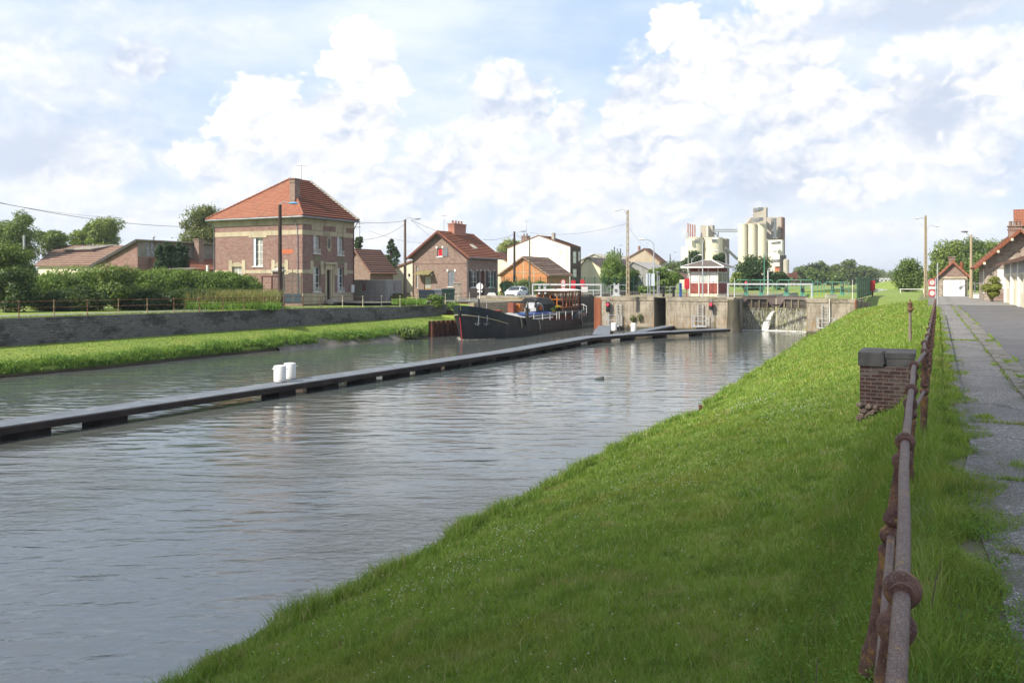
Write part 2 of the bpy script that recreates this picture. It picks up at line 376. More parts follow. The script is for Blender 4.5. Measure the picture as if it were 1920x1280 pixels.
M_brickD = brick('dark_brick', (.085, .035, .03), (.045, .02, .02), (.19, .16, .14), .215, .075, .009, dirt=(.03, .03, .028), dirtamt=.5)
M_wallG = brick('grey_weathered_brick', (.085, .08, .078), (.05, .048, .05), (.13, .13, .13), .22, .08, .014, dirt=(.018, .016, .016), dirtamt=.75)
M_tileO = tiles('orange_tiles', (.36, .135, .065), (.27, .09, .048), (.12, .045, .03), mossamt=.35)
M_tileB = tiles('brown_tiles', (.30, .15, .10), (.22, .11, .075), (.08, .045, .03), mossamt=.45, row=.2)
M_tileW = tiles('weathered_pale_tiles', (.46, .34, .25), (.33, .20, .15), (.085, .04, .03), mossamt=.25, row=.42, th=.27)
M_fibro = plain('grey_fibre_cement', (.30, .27, .23), (.2, .18, .155), 1., .9, streak=True, c3=(.13, .10, .08))

# ------------------------------------------------------------------ terrain
SHL = [(-42.6, -60), (-42.5, 10), (-42.1, 25.5), (-41.4, 31), (-41.5, 39), (-41.1, 49), (-39.8, 56.5), (-39, 60.5), (-38, 64), (-37.3, 79)]
WLL = [(-49.6, 0), (-46.85, 29.7), (-44.5, 51.2), (-43.05, 65.4), (-42.6, 70)]
shL = lambda s: np.interp(s, [p[1] for p in SHL], [p[0] for p in SHL])
wlL = lambda s: np.interp(s, [p[1] for p in WLL], [p[0] for p in WLL])+np.minimum(s, 0)*.09*0
shR = lambda s: np.interp(s, [-60, 0, 10, 23, 26.5, 29, 34, 41, 50, 67, 79], [-8.2, -8.05, -7.9, -7.93, -7.68, -7.35, -7.8, -8.0, -8.26, -9.0, -9.3])+.10*np.sin(s*1.7)*np.sin(s*.53+1)+.05*np.sin(s*4.1)
glz = lambda s: np.interp(s, [0, 30, 51, 65, 70, 80, 95], [-.45, -.45, -.53, -.74, -.62, -.5, -.45])
lawnL = lambda s: np.interp(s, [0, 30, 60, 70], [-2.0, -1.98, -1.75, -1.65])
sst = lambda x, a, b: (lambda q: q*q*(3-2*q))(np.clip((x-a)/(b-a), 0, 1))
def Hf(v, s):
    v, s = np.broadcast_arrays(np.asarray(v, float), np.asarray(s, float))
    r = shR(s); z = np.full(v.shape, -4.6)
    u = np.clip((v-r)/(0-r), 0, 1)                         # 0 at the water, 1 at the path
    near = np.interp(u, [0, .08, .42, .82, .92, .975, 1], [-3.0, -2.75, -1.95, -1.12, -.78, -.14, 0])
    far = np.interp(u, [0, .24, .37, .68, .9, 1], [-3.1, -1.7, -.9, -.35, -.08, 0])
    k = sst(s, 34, 78); bank = near*(1-k)+far*k
    bank = bank+(np.sin(v*2.1+s*.9)*.02+np.sin(v*5.3-s*2.2)*.012)*(u > .02)*(u < .9)
    R_ = (v > r) & (s < 79.05)
    z = np.where(R_, bank, z)
    edge = (v > r-.25) & (v <= r) & (s < 79.05); z = np.where(edge, -4.6+1.6*(v-r+.25)/.25, z)
    gl = glz(s)
    # left bank
    a, b = shL(s), wlL(s); low = s < 79.05
    t_ = np.clip((a-v)/np.maximum(a-b, .1), 0, 1); lw = -2.85+(lawnL(s)+2.85)*np.interp(t_, [0, .12, .5, 1], [0, .3, .72, 1])
    lw = np.where(s > 70, gl*1., lw) 
    lw = np.where((s > 68) & (s <= 70), -1.65, lw)
    L_ = low & (v < a) & (v >= b); z = np.where(L_, lw, z)
    e2 = low & (v >= a) & (v < a+.25); z = np.where(e2, -4.6+1.7*(a+.25-v)/.25, z)
    z = np.where(low & (v < b), gl, z)
    # lock and beyond
    hi = s >= 79.05
    q = np.zeros(v.shape); q = np.where(v < -43, gl*np.clip((-43-v)/.3, 0, 1), q)
    q = np.where(v > -5.9, np.where(s < 92, far+(0-far)*sst(s, 79, 92)*.9, -.03), q)
    isl = ((v > -30.3) & (v < -24.7)) | ((v > -22.9) & (v < -16.9)) | ((v > -30.3) & (v < -16.9) & (s > 82.9)); ch = (v > -37.3) & (v < -9.8) & ~isl; q = np.where((ch & (s < 122)) | ((s < 79.4) & (v > -43.6) & (v < -6.2)), -4.6, q)
    up = (v > -17) & (v < -7.2) & (s > 124); q = np.where(up, -2.5, q)
    z = np.where(hi, q, z)
    fard = np.hypot(v, s); z = z+np.where((fard > 500) & ((v < -60) | (v > 60)), (np.sin(v*.0021+1)+np.sin(s*.0017+v*.001))*4*np.clip((fard-500)/800, 0, 1), 0)
    return z
def Hxy(X, Y): return Hf(*XY2vs(np.asarray(X), np.asarray(Y)))
def gridlines(parts):
    o = []
    for a, b, st in parts: o += list(np.arange(a, b-1e-6, st))
    o.append(parts[-1][1]); return np.array(o)
vl = gridlines([(-5000, -1000, 500), (-1000, -200, 80), (-200, -60, 10), (-60, -50, 1), (-50, -36.4, .2), (-36.4, -10.8, .8), (-10.8, .6, .15), (.6, 10, 1), (10, 60, 5), (60, 200, 20), (200, 1000, 80), (1000, 5000, 500)])
vl = np.sort(np.append(vl, [-37.31, -37.29, -30.31, -30.29, -24.71, -24.69, -22.91, -22.89, -16.91, -16.89, -9.81, -9.79, -6.21, -6.19, -43.61, -43.59, -7.21, -7.19, -17.01, -16.99]))
sl_ = gridlines([(-400, -60, 40), (-60, -2, 4), (-2, 60, .5), (60, 79, .5), (79.1, 92, 1), (92, 130, 4), (130, 300, 17), (300, 1000, 70), (1000, 8000, 500)])
sl_ = np.sort(np.append(sl_, [79.04, 79.39, 79.41, 82.89, 82.91, 121.99, 122.01, 70.02, 68.02, 67.98, 124.02, 123.98]))
def fastmesh(name, V, Fc, nper):
    me = bpy.data.meshes.new(name); n = len(V); k = len(Fc)
    me.vertices.add(n); me.vertices.foreach_set('co', np.asarray(V, np.float32).ravel())
    me.loops.add(k*nper); me.polygons.add(k)
    me.polygons.foreach_set('loop_start', np.arange(0, k*nper, nper, dtype=np.int32))
    me.loops.foreach_set('vertex_index', np.asarray(Fc, np.int32).ravel()); me.update(calc_edges=True); return me
VV, SS = np.meshgrid(vl, sl_); ZZ = Hf(VV, SS); XX, YY = VV*CT+SS*ST, -VV*ST+SS*CT
nv, ns = len(vl), len(sl_); idx = np.arange(nv*ns).reshape(ns, nv)
Fq = np.stack([idx[:-1, :-1], idx[:-1, 1:], idx[1:, 1:], idx[1:, :-1]], -1).reshape(-1, 4)
m, t = newmat('grass_ground'); co = t.coord()
x, y, z = t.sep(co)
g1 = t.noise(co, .35, 5, .6); g2 = t.noise(co, 3.5, 6, .7); g3 = t.noise(co, 28., 4, .7)
c = t.mix(t.smooth(g1, .35, .65), (.155, .23, .03), (.22, .275, .042))
c = t.mix(t.smooth(g2, .45, .7)*.6, c, (.08, .15, .02)); c = t.mix(t.smooth(g2, .62, .78)*.5, c, (.27, .25, .11))
c = t.mix(.6, c, t.mix(g3, (.3, .3, .3), (1.3, 1.3, 1.3)), 'MULTIPLY')
c = t.mix(t.smooth(z, -2.9, -3.15), c, (.05, .035, .02))
vv_ = x*CT+y*(-ST); soil = t.smooth(vv_, -1.25, -.9)*t.smooth(vv_, .9, .5); c = t.mix(soil*t.smooth(t.noise(co, 2.2, 5, .65), .38, .55)*.85, c, (.10, .085, .06))
dist = (x*x+y*y).m('SQRT'); c = t.mix(t.smooth(dist, 130., 400.)*.5, c, (.14, .16, .055))
t.set(Base_Color=c, Roughness=.9, Normal=t.bump(t.noise(co, 14., 5, .7), .8, .03)); M_ground = m
me = fastmesh('ground', np.stack([XX, YY, ZZ], -1).reshape(-1, 3), Fq, 4)
me.polygons.foreach_set('use_smooth', [True]*len(me.polygons))
ground = link('ground', me, M_ground, kind='structure', fix=False)
# ------------------------------------------------------------------ water
m, t = newmat('canal_water'); co = t.coord(); x, y, z = t.sep(co)
dist = (x*x+y*y).m('SQRT')
w1 = t.noise(t.vmul(co, (.6, 1.7, 1)), 1.05, 2, .5, .3); w2 = t.noise(t.vmul(co, (.9, 1.3, 1)), 5.5, 5, .62, .5); w3 = t.noise(co, .12, 3, .5)
patch = t.smooth(w3, .42, .58)
rough = t.smooth(dist, 34., 14.)
h = w1*(t.smooth(dist, 60., 22.)*.5+.5) + w2*(rough*(patch*.26+.20)+patch*.055+.004)
c = t.mix(t.smooth(w3, .4, .6), (.07, .085, .085), (.09, .095, .085))
t.set(Base_Color=c, Roughness=.03, IOR=2.35, Normal=t.bump(h, 1., .066)); t.b.inputs['Specular IOR Level'].default_value = .5; M_water = m
def sheet(name, pts, m, z=None, **k):
    b = MB(); b.q(*[(*p[:2], p[2] if len(p) > 2 else z) for p in pts]); return b.build(name, m, **k)
sheet('water', [vs(-48, -80), vs(-4, -80), vs(-4, 79.05), vs(-10.3, 79.05), vs(-10.3, 83), vs(-30.6, 83), vs(-30.6, 106), vs(-37.4, 106), vs(-37.4, 79.05), vs(-48, 79.05)], M_water, -3.2, kind='structure')
sheet('water', [vs(-17, 83.9), vs(-10.3, 83.9), vs(-10.3, 123), vs(-6, 123), vs(-6, 3000), vs(-36, 3000), vs(-36, 123), vs(-17, 123)], M_water, -.62, kind='structure')
# ------------------------------------------------------------------ paved surfaces
def asphalt(name, c1, c2, specks=(.30, .29, .27), moss=(.06, .08, .025)):
    m, t = newmat(name); co = t.coord()
    a = t.noise(co, .5, 6, .6); b = t.noise(co, 60., 3, .7); e = t.noise(t.vadd(co, (9, 2, 0)), 1.6, 7, .65)
    c = t.mix(t.smooth(a, .35, .65), c1, c2); c = t.mix(t.smooth(b, .53, .60)*.6, c, specks); c = t.mix(t.smooth(b, .46, .38)*.6, c, (.04, .04, .04))
    vo = t.node('ShaderNodeTexVoronoi', {'Vector': t.vadd(t.vmul(co, (1, 1, 0)), (3, 1, 0)), 'Scale': .55}, feature='DISTANCE_TO_EDGE'); cr = t.smooth(vo, .016, .004)*t.smooth(a, .40, .5)
    c = t.mix(t.smooth(e, .60, .70)*.7, c, moss); c = t.mix(cr*.8, c, (.03, .03, .025))
    w = t.noise(co, 26., 5, .8); c = t.mix(t.smooth(w, .565, .60)*t.smooth(a, .35, .55)*.85, c, specks)
    x, y, z = t.sep(co); vv_ = x*CT+y*(-ST)
    c = t.mix(t.smooth(vv_, .80, .34)*t.smooth(t.noise(co, 2.6, 6, .7), .42, .56)*.8, c, (.075, .075, .04)); c = t.mix(t.smooth(vv_, 1.05, 1.22)*t.smooth(vv_, 1.75, 1.6)*t.smooth(e, .45, .6)*.6, c, moss)
    t.set(Base_Color=c, Roughness=.9, Normal=t.bump(b+w*.6, .5, .006)); return m
M_pave = asphalt('worn_pavement', (.095, .088, .085), (.135, .125, .12), specks=(.44, .42, .39)); M_road = asphalt('road_asphalt', (.085, .081, .084), (.112, .106, .108), specks=(.17, .162, .158))
M_roadL = asphalt('grey_lane_asphalt', (.22, .21, .205), (.27, .26, .25)); M_yard = asphalt('pale_yard_surface', (.16, .15, .14), (.20, .188, .175), specks=(.36, .34, .31))
M_kerb = plain('kerb_stone', (.22, .205, .18), (.14, .13, .115), 2., .9, bump=.006, c3=(.07, .08, .03))
ss = [-30]+list(np.arange(1, 66.5, 1.5)); er = random.Random(3)
b = MB(); L = [vs(.33+er.uniform(-.07, .07), s) + (.014,) for s in ss]; Rr = [vs(1.22, s) + (.014,) for s in ss]
for i in range(len(ss)-1): b.q(L[i], Rr[i], Rr[i+1], L[i+1])
b.build('pavement', M_pave, kind='structure')
b = MB()
for i, s in enumerate(np.arange(-6, 65.5, 1.0)):              # kerb stones, each a little out of line, in one run
    d = er.uniform(-.008, .008); hh = .05+er.uniform(-.008, .008); g = .012
    p = [vs(1.22+d, s+g), vs(1.36+d, s+g), vs(1.36+d, s+1-g), vs(1.22+d, s+1-g)]
    b.add([(*q, -.2) for q in p]+[(*q, hh) for q in p], [(4, 5, 6, 7), (0, 1, 5, 4), (1, 2, 6, 5), (2, 3, 7, 6), (3, 0, 4, 7)])
b.build('kerb', M_kerb, kind='structure')
sheet('gutter', [vs(1.36, -30), vs(1.62, -30), vs(1.62, 66), vs(1.36, 66)], M_kerb, .018, kind='structure')
sheet('road', [vs(1.62, -40), vs(7.6, -40), vs(7.6, 66), vs(1.62, 66)], M_road, .014, kind='structure')
sheet('yard', [vs(-.2, 66), vs(12, 66), vs(12, 102), vs(-.2, 102)], M_yard, .010, kind='structure')
sheet('concrete_strip', [vs(-.1, 66), vs(7.6, 66), vs(7.6, 66.7), vs(-.1, 66.7)], M_concL, .022, kind='structure')
# lane on the left quay behind the railing
P_ = [(s, wlL(s)-1.1, wlL(s)-4.6) for s in np.arange(6, 80, 2.)]
b = MB()
for (s0, a0, b0), (s1, a1, b1) in zip(P_, P_[1:]):
    b.q((*vs(a0, s0), glz(s0)+.012), (*vs(a1, s1), glz(s1)+.012), (*vs(b1, s1), glz(s1)+.012), (*vs(b0, s0), glz(s0)+.012))
b.build('lane', M_roadL, kind='structure')
sheet('forecourt', [vs(-47.5, 64), vs(-43.3, 71.2), vs(-37.5, 71.2), vs(-37.2, 79.5), vs(-43.1, 79.6), vs(-43.4, 106), vs(-56, 106), vs(-54, 64)], M_yard, -.42, kind='structure')
sheet('quay_surface', [vs(-43, 79.7), vs(-37.4, 79.7), vs(-37.4, 121), vs(-43, 121)], M_yard, .012, kind='structure')
sheet('quay_surface', [vs(-31, 79.2), vs(-16.7, 79.2), vs(-16.7, 121), vs(-31, 121)], plain('dry_quay_turf', (.26, .21, .12), (.15, .15, .055), .7, .95, c3=(.33, .30, .23), bump=.01), .012, kind='structure')
# ------------------------------------------------------------------ leaves and grass
def leaves(n, C, Rad, size, shell=.55, up=.35, flat=1., rs=None):
    """n leaf quads on clumps: C (k,3) centres, Rad (k,3) radii"""
    g = rs or rng; k = len(C); i = g.integers(0, k, n)
    d = g.normal(size=(n, 3)); d /= np.linalg.norm(d, axis=1, keepdims=True)
    r = (shell+(1-shell)*g.random(n)**.6)[:, None]*(1+.12*g.normal(size=(n, 1)))
    P = C[i]+d*Rad[i]*r
    nrm = d+g.normal(size=(n, 3))*.55; nrm[:, 2] += up; nrm /= np.linalg.norm(nrm, axis=1, keepdims=True)
    a = np.cross(nrm, g.normal(size=(n, 3))); a /= np.linalg.norm(a, axis=1, keepdims=True)+1e-9; b = np.cross(nrm, a)
    s = (size*(.6+.8*g.random(n)))[:, None]
    V = np.stack([P-a*s, P-b*s*.55*flat, P+a*s, P+b*s*.55*flat], 1).reshape(-1, 3)
    return V
def leafmesh(name, V): return fastmesh(name, V, np.arange(len(V)).reshape(-1, 4), 4)
def blades(name, P, h, w, lean, m, parent=None, g=rng, **k):
    n = len(P); h = np.broadcast_to(h, n).astype(float); w = np.broadcast_to(w, n).astype(float); a = g.random(n)*2*np.pi; dx_ = np.stack([np.cos(a), np.sin(a), np.zeros(n)], -1); a2 = g.random(n)*2*np.pi
    ln = np.stack([np.cos(a2), np.sin(a2), np.zeros(n)], -1)*(lean*h*(.3+g.random(n)))[:, None]; up = np.zeros((n, 3)); up[:, 2] = h
    w = w[:, None]
    V = np.stack([P-dx_*w, P+dx_*w, P+up*.55+ln*.35+dx_*w*.7, P+up*.55+ln*.35-dx_*w*.7, P+up+ln], 1).reshape(-1, 3)
    o = np.arange(n)[:, None]*5
    me = bpy.data.meshes.new(name); me.vertices.add(n*5); me.vertices.foreach_set('co', V.astype(np.float32).ravel())
    me.loops.add(n*7); me.polygons.add(n*2)
    li = np.concatenate([o+[0, 1, 2, 3], o+[3, 2, 4]], 1).astype(np.int32)
    me.loops.foreach_set('vertex_index', li.ravel()); st = np.stack([np.arange(n)*7, np.arange(n)*7+4], 1)
    me.polygons.foreach_set('loop_start', st.ravel().astype(np.int32)); me.update(calc_edges=True)
    return link(name, me, m, parent, fix=False, **k)
M_lawn = leafmat('lawn_grass', (.135, .235, .030), (.24, .345, .048), (.36, .33, .14), .35, [(.26, .27, .045), (.34, .30, .12), (.065, .155, .022)])
M_tallg = leafmat('long_grass', (.12, .23, .03), (.23, .33, .05), (.45, .40, .2), .35, [(.23, .28, .045), (.30, .28, .10), (.08, .18, .025)])
M_weed = leafmat('weed_leaf', (.08, .19, .025), (.16, .27, .04), None, .35)
M_dry = leafmat('dry_grass', (.26, .23, .09), (.16, .18, .05), None, .3)
def scat(n, v0, v1, s0, s1, pw, g=rng):
    """points between two canal offsets, denser towards the camera"""
    u = g.random(n); s = (s0**(1-pw)+u*(s1**(1-pw)-s0**(1-pw)))**(1/(1-pw)); v = v0+(v1-v0)*g.random(n)
    return v, s
def put(v, s, dz=0.):
    X, Y = v*CT+s*ST, -v*ST+s*CT; return np.stack([X, Y, Hf(v, s)+dz], -1)
v, s = scat(330000, -8.0, -.25, 3.2, 80, 1.55); k = (v > shR(s)+.0); v, s = v[k], s[k]; P = put(v, s, -.01)
Yd = np.maximum(P[:, 1], 3); pk = np.sin(v*1.3+s*.7)*np.sin(s*1.9-v*.8)
vis = (P[:, 0]/Yd < .66) & (P[:, 0]/Yd > -.66) & ((HC-P[:, 2])/Yd < .54); P, v, s, Yd, pk = P[vis], v[vis], s[vis], Yd[vis], pk[vis]; n = len(P)
h = (.045+.05*rng.random(n)+.025*np.clip(pk, 0, 1))*(1+.5*sst(Yd, 15, 50)); w = .0028*np.maximum(1, Yd/5.5)*(.7+.6*rng.random(n))
blades('lawn_grass', P, h, w, .7, M_lawn, kind='stuff')
M_cap0 = plain('wet_dark_stone', (.10, .09, .075), (.06, .055, .045), 4, .7)
# ------------------------------------------------------------------ long grass at the water's edge and weeds under the rail
def tufts(n, v, s, r):
    i = rng.integers(0, len(v), n); return v[i]+rng.normal(size=n)*r, s[i]+rng.normal(size=n)*r
ts = scat(420, 0, 1, 4, 70, 1.3)[1]; tv = shR(ts)+.1+rng.random(len(ts))*.45
v, s = tufts(24000, tv, ts, .09); k = v > shR(s)-.05; v, s = v[k], s[k]; P = put(v, s, -.02)
cl = .55+.45*np.sin(s*2.3)*np.sin(s*.83+1)
blades('bank_edge_grass', P, (.12+.24*rng.random(len(P)))*(.45+.75*cl), .004*np.maximum(1, P[:, 1]/7), .65, M_tallg, kind='stuff')
s = rng.uniform(18, 60, 16000); v = shL(s)+.02+abs(rng.normal(size=len(s)))*.10-.15; cl = np.clip(.5+.6*np.sin(s*1.3)*np.sin(s*.47+.5)+.3*np.sin(s*5.1), .12, 1.2); P = put(v, s, 0.); P[:, 2] = -3.0
blades('bank_edge_grass', P, (.18+.42*rng.random(len(P)))*cl, .03, .75, M_weed, kind='stuff')
s = rng.uniform(18, 60, 300); v = shL(s)-.1-rng.random(len(s))*.5; C = put(v, s, .12); Rd = np.stack([.35+0*s, .35+0*s, .22+0*s], 1)*(.5+.9*rng.random(len(s)))[:, None]
link('bank_weeds', leafmesh('bank_weeds', leaves(16000, C, Rd, .05, .3, .4, 1., rng)), M_weed, kind='stuff', fix=False)
ts2 = scat(260, 0, 1, 4, 72, 1.25)[1]; C = put(shR(ts2)+.12+rng.random(len(ts2))*.35, ts2, .05); Rd = np.stack([.13+0*ts2, .13+0*ts2, .10+0*ts2], 1)*(.5+1.1*rng.random(len(ts2)))[:, None]
link('bank_weeds', leafmesh('bank_weeds', leaves(11000, C, Rd, .022, .3, .4, 1., rng)), M_weed, kind='stuff', fix=False)
sr = np.random.default_rng(9); st_m = MB()
for i in range(260):
    q = 4+sr.random()**1.5*70; r = sr.uniform(.03, .10); x_, y_ = vs(float(shR(q))-.12+sr.normal()*.05, q); st_m.ball((x_, y_, -3.2+r*.3), r, 6, (1.3, 1, .7))
st_m.build('waterline_stones', M_cap0, None, kind='stuff')
# left bank: rough grass above the water and along the wall foot
s = rng.uniform(18, 70, 26000); v = shL(s)-.05-abs(rng.normal(size=len(s)))*.55; P = put(v, s, -.03)
cl = .6+.4*np.sin(s*1.7)*np.sin(s*.6)
blades('bank_edge_grass', P, (.12+.28*rng.random(len(P)))*cl, .022, .6, M_weed, kind='stuff')
s = rng.uniform(18, 69, 42000); v = shL(s)+(wlL(s)-shL(s))*rng.random(len(s)); P = put(v, s, -.01)
blades('left_bank_grass', P, .03+.045*rng.random(len(P)), .02, .6, M_lawn, kind='stuff')
s = rng.uniform(12, 70, 12000); v = wlL(s)-.1-rng.random(len(s))*.8; P = put(v, s, .0)
blades('verge_grass', P, .05+.12*rng.random(len(P))**2, .02, .6, M_lawn, kind='stuff')
# weeds on both sides of the rail
g = np.random.default_rng(5)
v, s = scat(90000, -1.05, .05, 1.6, 60, 1.35, g); k = g.random(len(v)) < np.clip(1.2-abs(v+.35)*.9, .1, 1); v, s = v[k], s[k]; P = put(v, s, -.02)
k = ~((s > 16.6) & (s < 19.6) & (v < -.3)); v, s, P = v[k], s[k], P[k]; pk = .35+.65*np.clip(.5+np.sin(s*1.1)*np.sin(s*.37+2)+.4*np.sin(v*4+s*2.7), 0, 1.2)
blades('long_grass_under_rail', P, (.05+.17*g.random(len(P))+.16*g.random(len(P))**6)*(.4+.6*pk), .0024*np.maximum(1, P[:, 1]/4.5), .55, M_tallg, kind='stuff', g=g)
v, s = scat(60000, .02, .62, 1.5, 60, 1.4, g); lim = .40+.16*np.sin(s*1.9)+.12*np.sin(s*4.7+1); k = (v < lim); v, s = v[k], s[k]; P = put(v, s, .0)
blades('verge_grass', P, (.04+.16*g.random(len(P)))*(.5+.5*np.sin(s*2.6)**2)*(1-.6*np.clip(v/.5, 0, 1)), .0024*np.maximum(1, P[:, 1]/5.), .7, M_lawn, kind='stuff', g=g)
# broad-leaved weeds
def herb(n, v0, v1, s0, s1, size, hh, name, m, pw=1.4):
    v, s = scat(n, v0, v1, s0, s1, pw, g); k = ~((s > 16.6) & (s < 19.6) & (v < -.3)); v, s = v[k], s[k]; P = put(v, s, .0); C = P.copy(); C[:, 2] += hh*.4
    Rd = np.stack([np.full(len(C), .11), np.full(len(C), .11), np.full(len(C), hh*.6)], 1)*(.6+.8*g.random(len(C)))[:, None]
    link(name, leafmesh(name, leaves(len(C)*60, C, Rd, size, .2, .5, 1., g)), m, kind='stuff', fix=False)
herb(760, -1.1, -.12, 1.8, 40, .0105, .20, 'ground_weeds', M_weed)
herb(220, .0, .42, 1.8, 30, .0095, .12, 'ground_weeds', M_weed)
herb(500, -7.7, -1.0, 4, 40, .012, .03, 'clover', leafmat('clover_leaf', (.06, .13, .03), (.10, .17, .04), None, .2))
tv_, ts_ = scat(520, -7.6, -.6, 4, 45, 1.3, g); v, s = tufts(30000, tv_, ts_, .11); k = (v > shR(s)+.1) & (v < -.3); v, s = v[k], s[k]; P = put(v, s, -.01)
blades('lawn_tufts', P, .07+.10*rng.random(len(P)), .0032*np.maximum(1, P[:, 1]/6), .8, M_tallg, kind='stuff')
tv_, ts_ = scat(160, -7.4, -.8, 4, 40, 1.3, g); v, s = tufts(9000, tv_, ts_, .16); k = (v > shR(s)+.2) & (v < -.4); v, s = v[k], s[k]; P = put(v, s, -.01)
blades('dry_thatch', P, .03+.05*rng.random(len(P)), .003*np.maximum(1, P[:, 1]/6), 2.2, M_dry, kind='stuff')
# daisies on the lawn
v, s = scat(900, -7.6, -.9, 5, 50, 1.3, g); cc = np.array([[-6.2, 9.5], [-5.9, 11], [-4, 14], [-3, 22], [-5, 26]]); i = g.integers(0, 5, 500)
v = np.r_[v[:400], cc[i, 0]+g.normal(size=500)*.5]; s = np.r_[s[:400], cc[i, 1]+g.normal(size=500)*1.2]; P = put(v, s, .075); sz = .0075*np.maximum(1, P[:, 1]/9)
V = np.stack([P+np.stack([sz*a, sz*b_, 0*sz], -1) for a, b_ in ((-1, 0), (0, -1), (1, 0), (0, 1))], 1).reshape(-1, 3)
link('daisies', leafmesh('daisies', V), plain('petal_white', (.85, .85, .82), (.7, .7, .7)), kind='stuff', fix=False)
# tufts through the cracks of the pavement
tp = [(1.05, 6.1), (.7, 6.9), (.95, 7.7), (1.25, 19.6), (1.42, 20.4), (.75, 9.0), (1.5, 27), (.55, 5.2), (1.15, 8.4), (1.45, 14.5), (.6, 12), (1.1, 11.3), (1.4, 17.3), (.9, 5.0)]
V = []; 
for a, q in tp:
    n = 160; V.append(put(a+g.normal(size=n)*.07, q+g.normal(size=n)*.10, .01))
for q, n in ((6.15, 700), (8.35, 500), (11.6, 300), (27, 260)): V.append(put(.35+g.random(n)**.7*.9, q+g.normal(size=n)*.02+.0, .008))
n = 3000; q = 3+g.random(n)**1.5*60; V.append(put(1.205+g.normal(size=n)*.018, q, .01)[np.sin(q*1.7)*np.sin(q*.61) > .05]); V.append(put(1.63+g.normal(size=n)*.02, q, .01)[np.sin(q*1.1+1)*np.sin(q*.47) > .15])
P = np.concatenate(V); blades('pavement_tufts', P, .02+.05*g.random(len(P)), .003*np.maximum(1, P[:, 1]/6), .9, M_lawn, kind='stuff', g=g)
# dead stalks and flower stems among the weeds
def stalks(name, spots, m, head=None, **k):
    o = MB()
    for x, y, h, lx, ly in spots:
        z0 = float(Hxy(x, y)); pts = [(x+lx*q*q, y+ly*q*q, z0+h*q) for q in (0, .35, .7, 1)]; o.tube(pts, [.005, .004, .003, .002], 4)
        if head: o.ball(pts[-1], head, 8)
    return o.build(name, m, **k)
sp = []
for px, py, hgt in ((1452, 1175, .5), (1500, 1150, .5), (1525, 1165, .62), (1515, 1130, .45), (1745, 1180, .35)):
    Y = 3.6+random.random()*1.4; x = at(px, Y); sp.append((x, Y, hgt, random.uniform(-.06, .06), random.uniform(-.05, .05)))
for i, q in enumerate(sp): stalks('dead_stalk', [q], M_woodL, label=['thin dead brown stalk, leftmost of those in the weeds left of the near rail', 'dead stalk second from left in the weeds beside the near rail', 'tallest dead stalk in the weeds left of the near rail', 'short dead stalk close to the lower end of the rusty rail', 'single dead stem in the grass right of the near rail'][i], cat='plant stalk', group='dead stalks by the rail')

# ------------------------------------------------------------------ near railing: iron posts with ball sockets
M_pipe = None
m, t = newmat('weathered_iron_pipe'); co = t.coord()
a = t.noise(co, 12., 6, .7); b_ = t.noise(co, 210., 3, .6); e = t.noise(t.vadd(co, (4, 4, 4)), 6., 7, .75)
c = t.mix(t.smooth(a, .40, .62), (.125, .08, .062), (.09, .045, .032)); c = t.mix(t.smooth(b_, .5, .62)*.65, c, (.25, .205, .185)); c = t.mix(t.smooth(b_, .44, .34)*.6, c, (.06, .03, .025)); c = t.mix(t.smooth(e, .55, .63)*t.smooth(b_, .40, .55)*.85, c, (.30, .17, .04))
t.set(Base_Color=c, Roughness=.62, Metallic=.15, Normal=t.bump(b_, .5, .002)); M_pipe = m
m, t = newmat('rusty_cast_iron'); co = t.coord()
a = t.noise(co, 14., 7, .7); b_ = t.noise(co, 130., 4, .7); e = t.noise(t.vadd(co, (1, 4, 2)), 16., 6, .7)
c = t.mix(t.smooth(a, .4, .6), (.065, .026, .019), (.125, .058, .038)); c = t.mix(t.smooth(e, .53, .62)*.85, c, (.27, .14, .03)); c = t.mix(t.smooth(b_, .52, .62)*.55, c, (.19, .13, .11))
t.set(Base_Color=c, Roughness=.8, Normal=t.bump(b_, .7, .003)); M_cast = m
RP = [(.946, 2.0, 1.0), (1.825, 3.83, 1.0), (2.745, 5.67, .995), (3.64, 7.47, .975), (4.655, 9.3, .935), (5.55, 11.1, .90), (6.50, 12.9, .875)]
RP = [(.07, .22, 1.0)]+RP
for n_ in range(1, 16): RP.append((6.50+n_*.9*1.03, 12.9+n_*1.79, .875-.004*n_))
rail = thing('rusty_railing', 'old rusty pipe railing with ball joints running along the right-hand pavement', 'railing', (0, 0, 0))
LEAN = [.15, .16, .15, .10, .05, .02]+[.02*math.sin(i*2.1) for i in range(40)]
def seg(p, q, d0, d1):
    p, q = Vector(p), Vector(q); d = (q-p).normalized(); return p+d*d0, q-d*d1
post_proto = None
top_m = MB()
for i, (x, y, z) in enumerate(RP):
    if i < len(RP)-1:
        q = RP[i+1]; a, b_ = seg((x, y, z), q, .03, .03); o = MB(); o.tube([a, a.lerp(b_, .33)+Vector((.002, 0, -.006)), a.lerp(b_, .66)+Vector((-.003, 0, -.007)), b_], .0195, 14); o.build('top_rail', M_pipe, rail, True)
        l0, l1 = math.sin(LEAN[i])*.44, math.sin(LEAN[i+1])*.44; a, b_ = seg((x-l0, y, z-.435), (q[0]-l1, q[1], q[2]-.435), .03, .03); o = MB(); o.tube([a, b_], .0175, 10); o.build('lower_rail', M_pipe, rail, True)
d = Vector((ST, CT, 0))
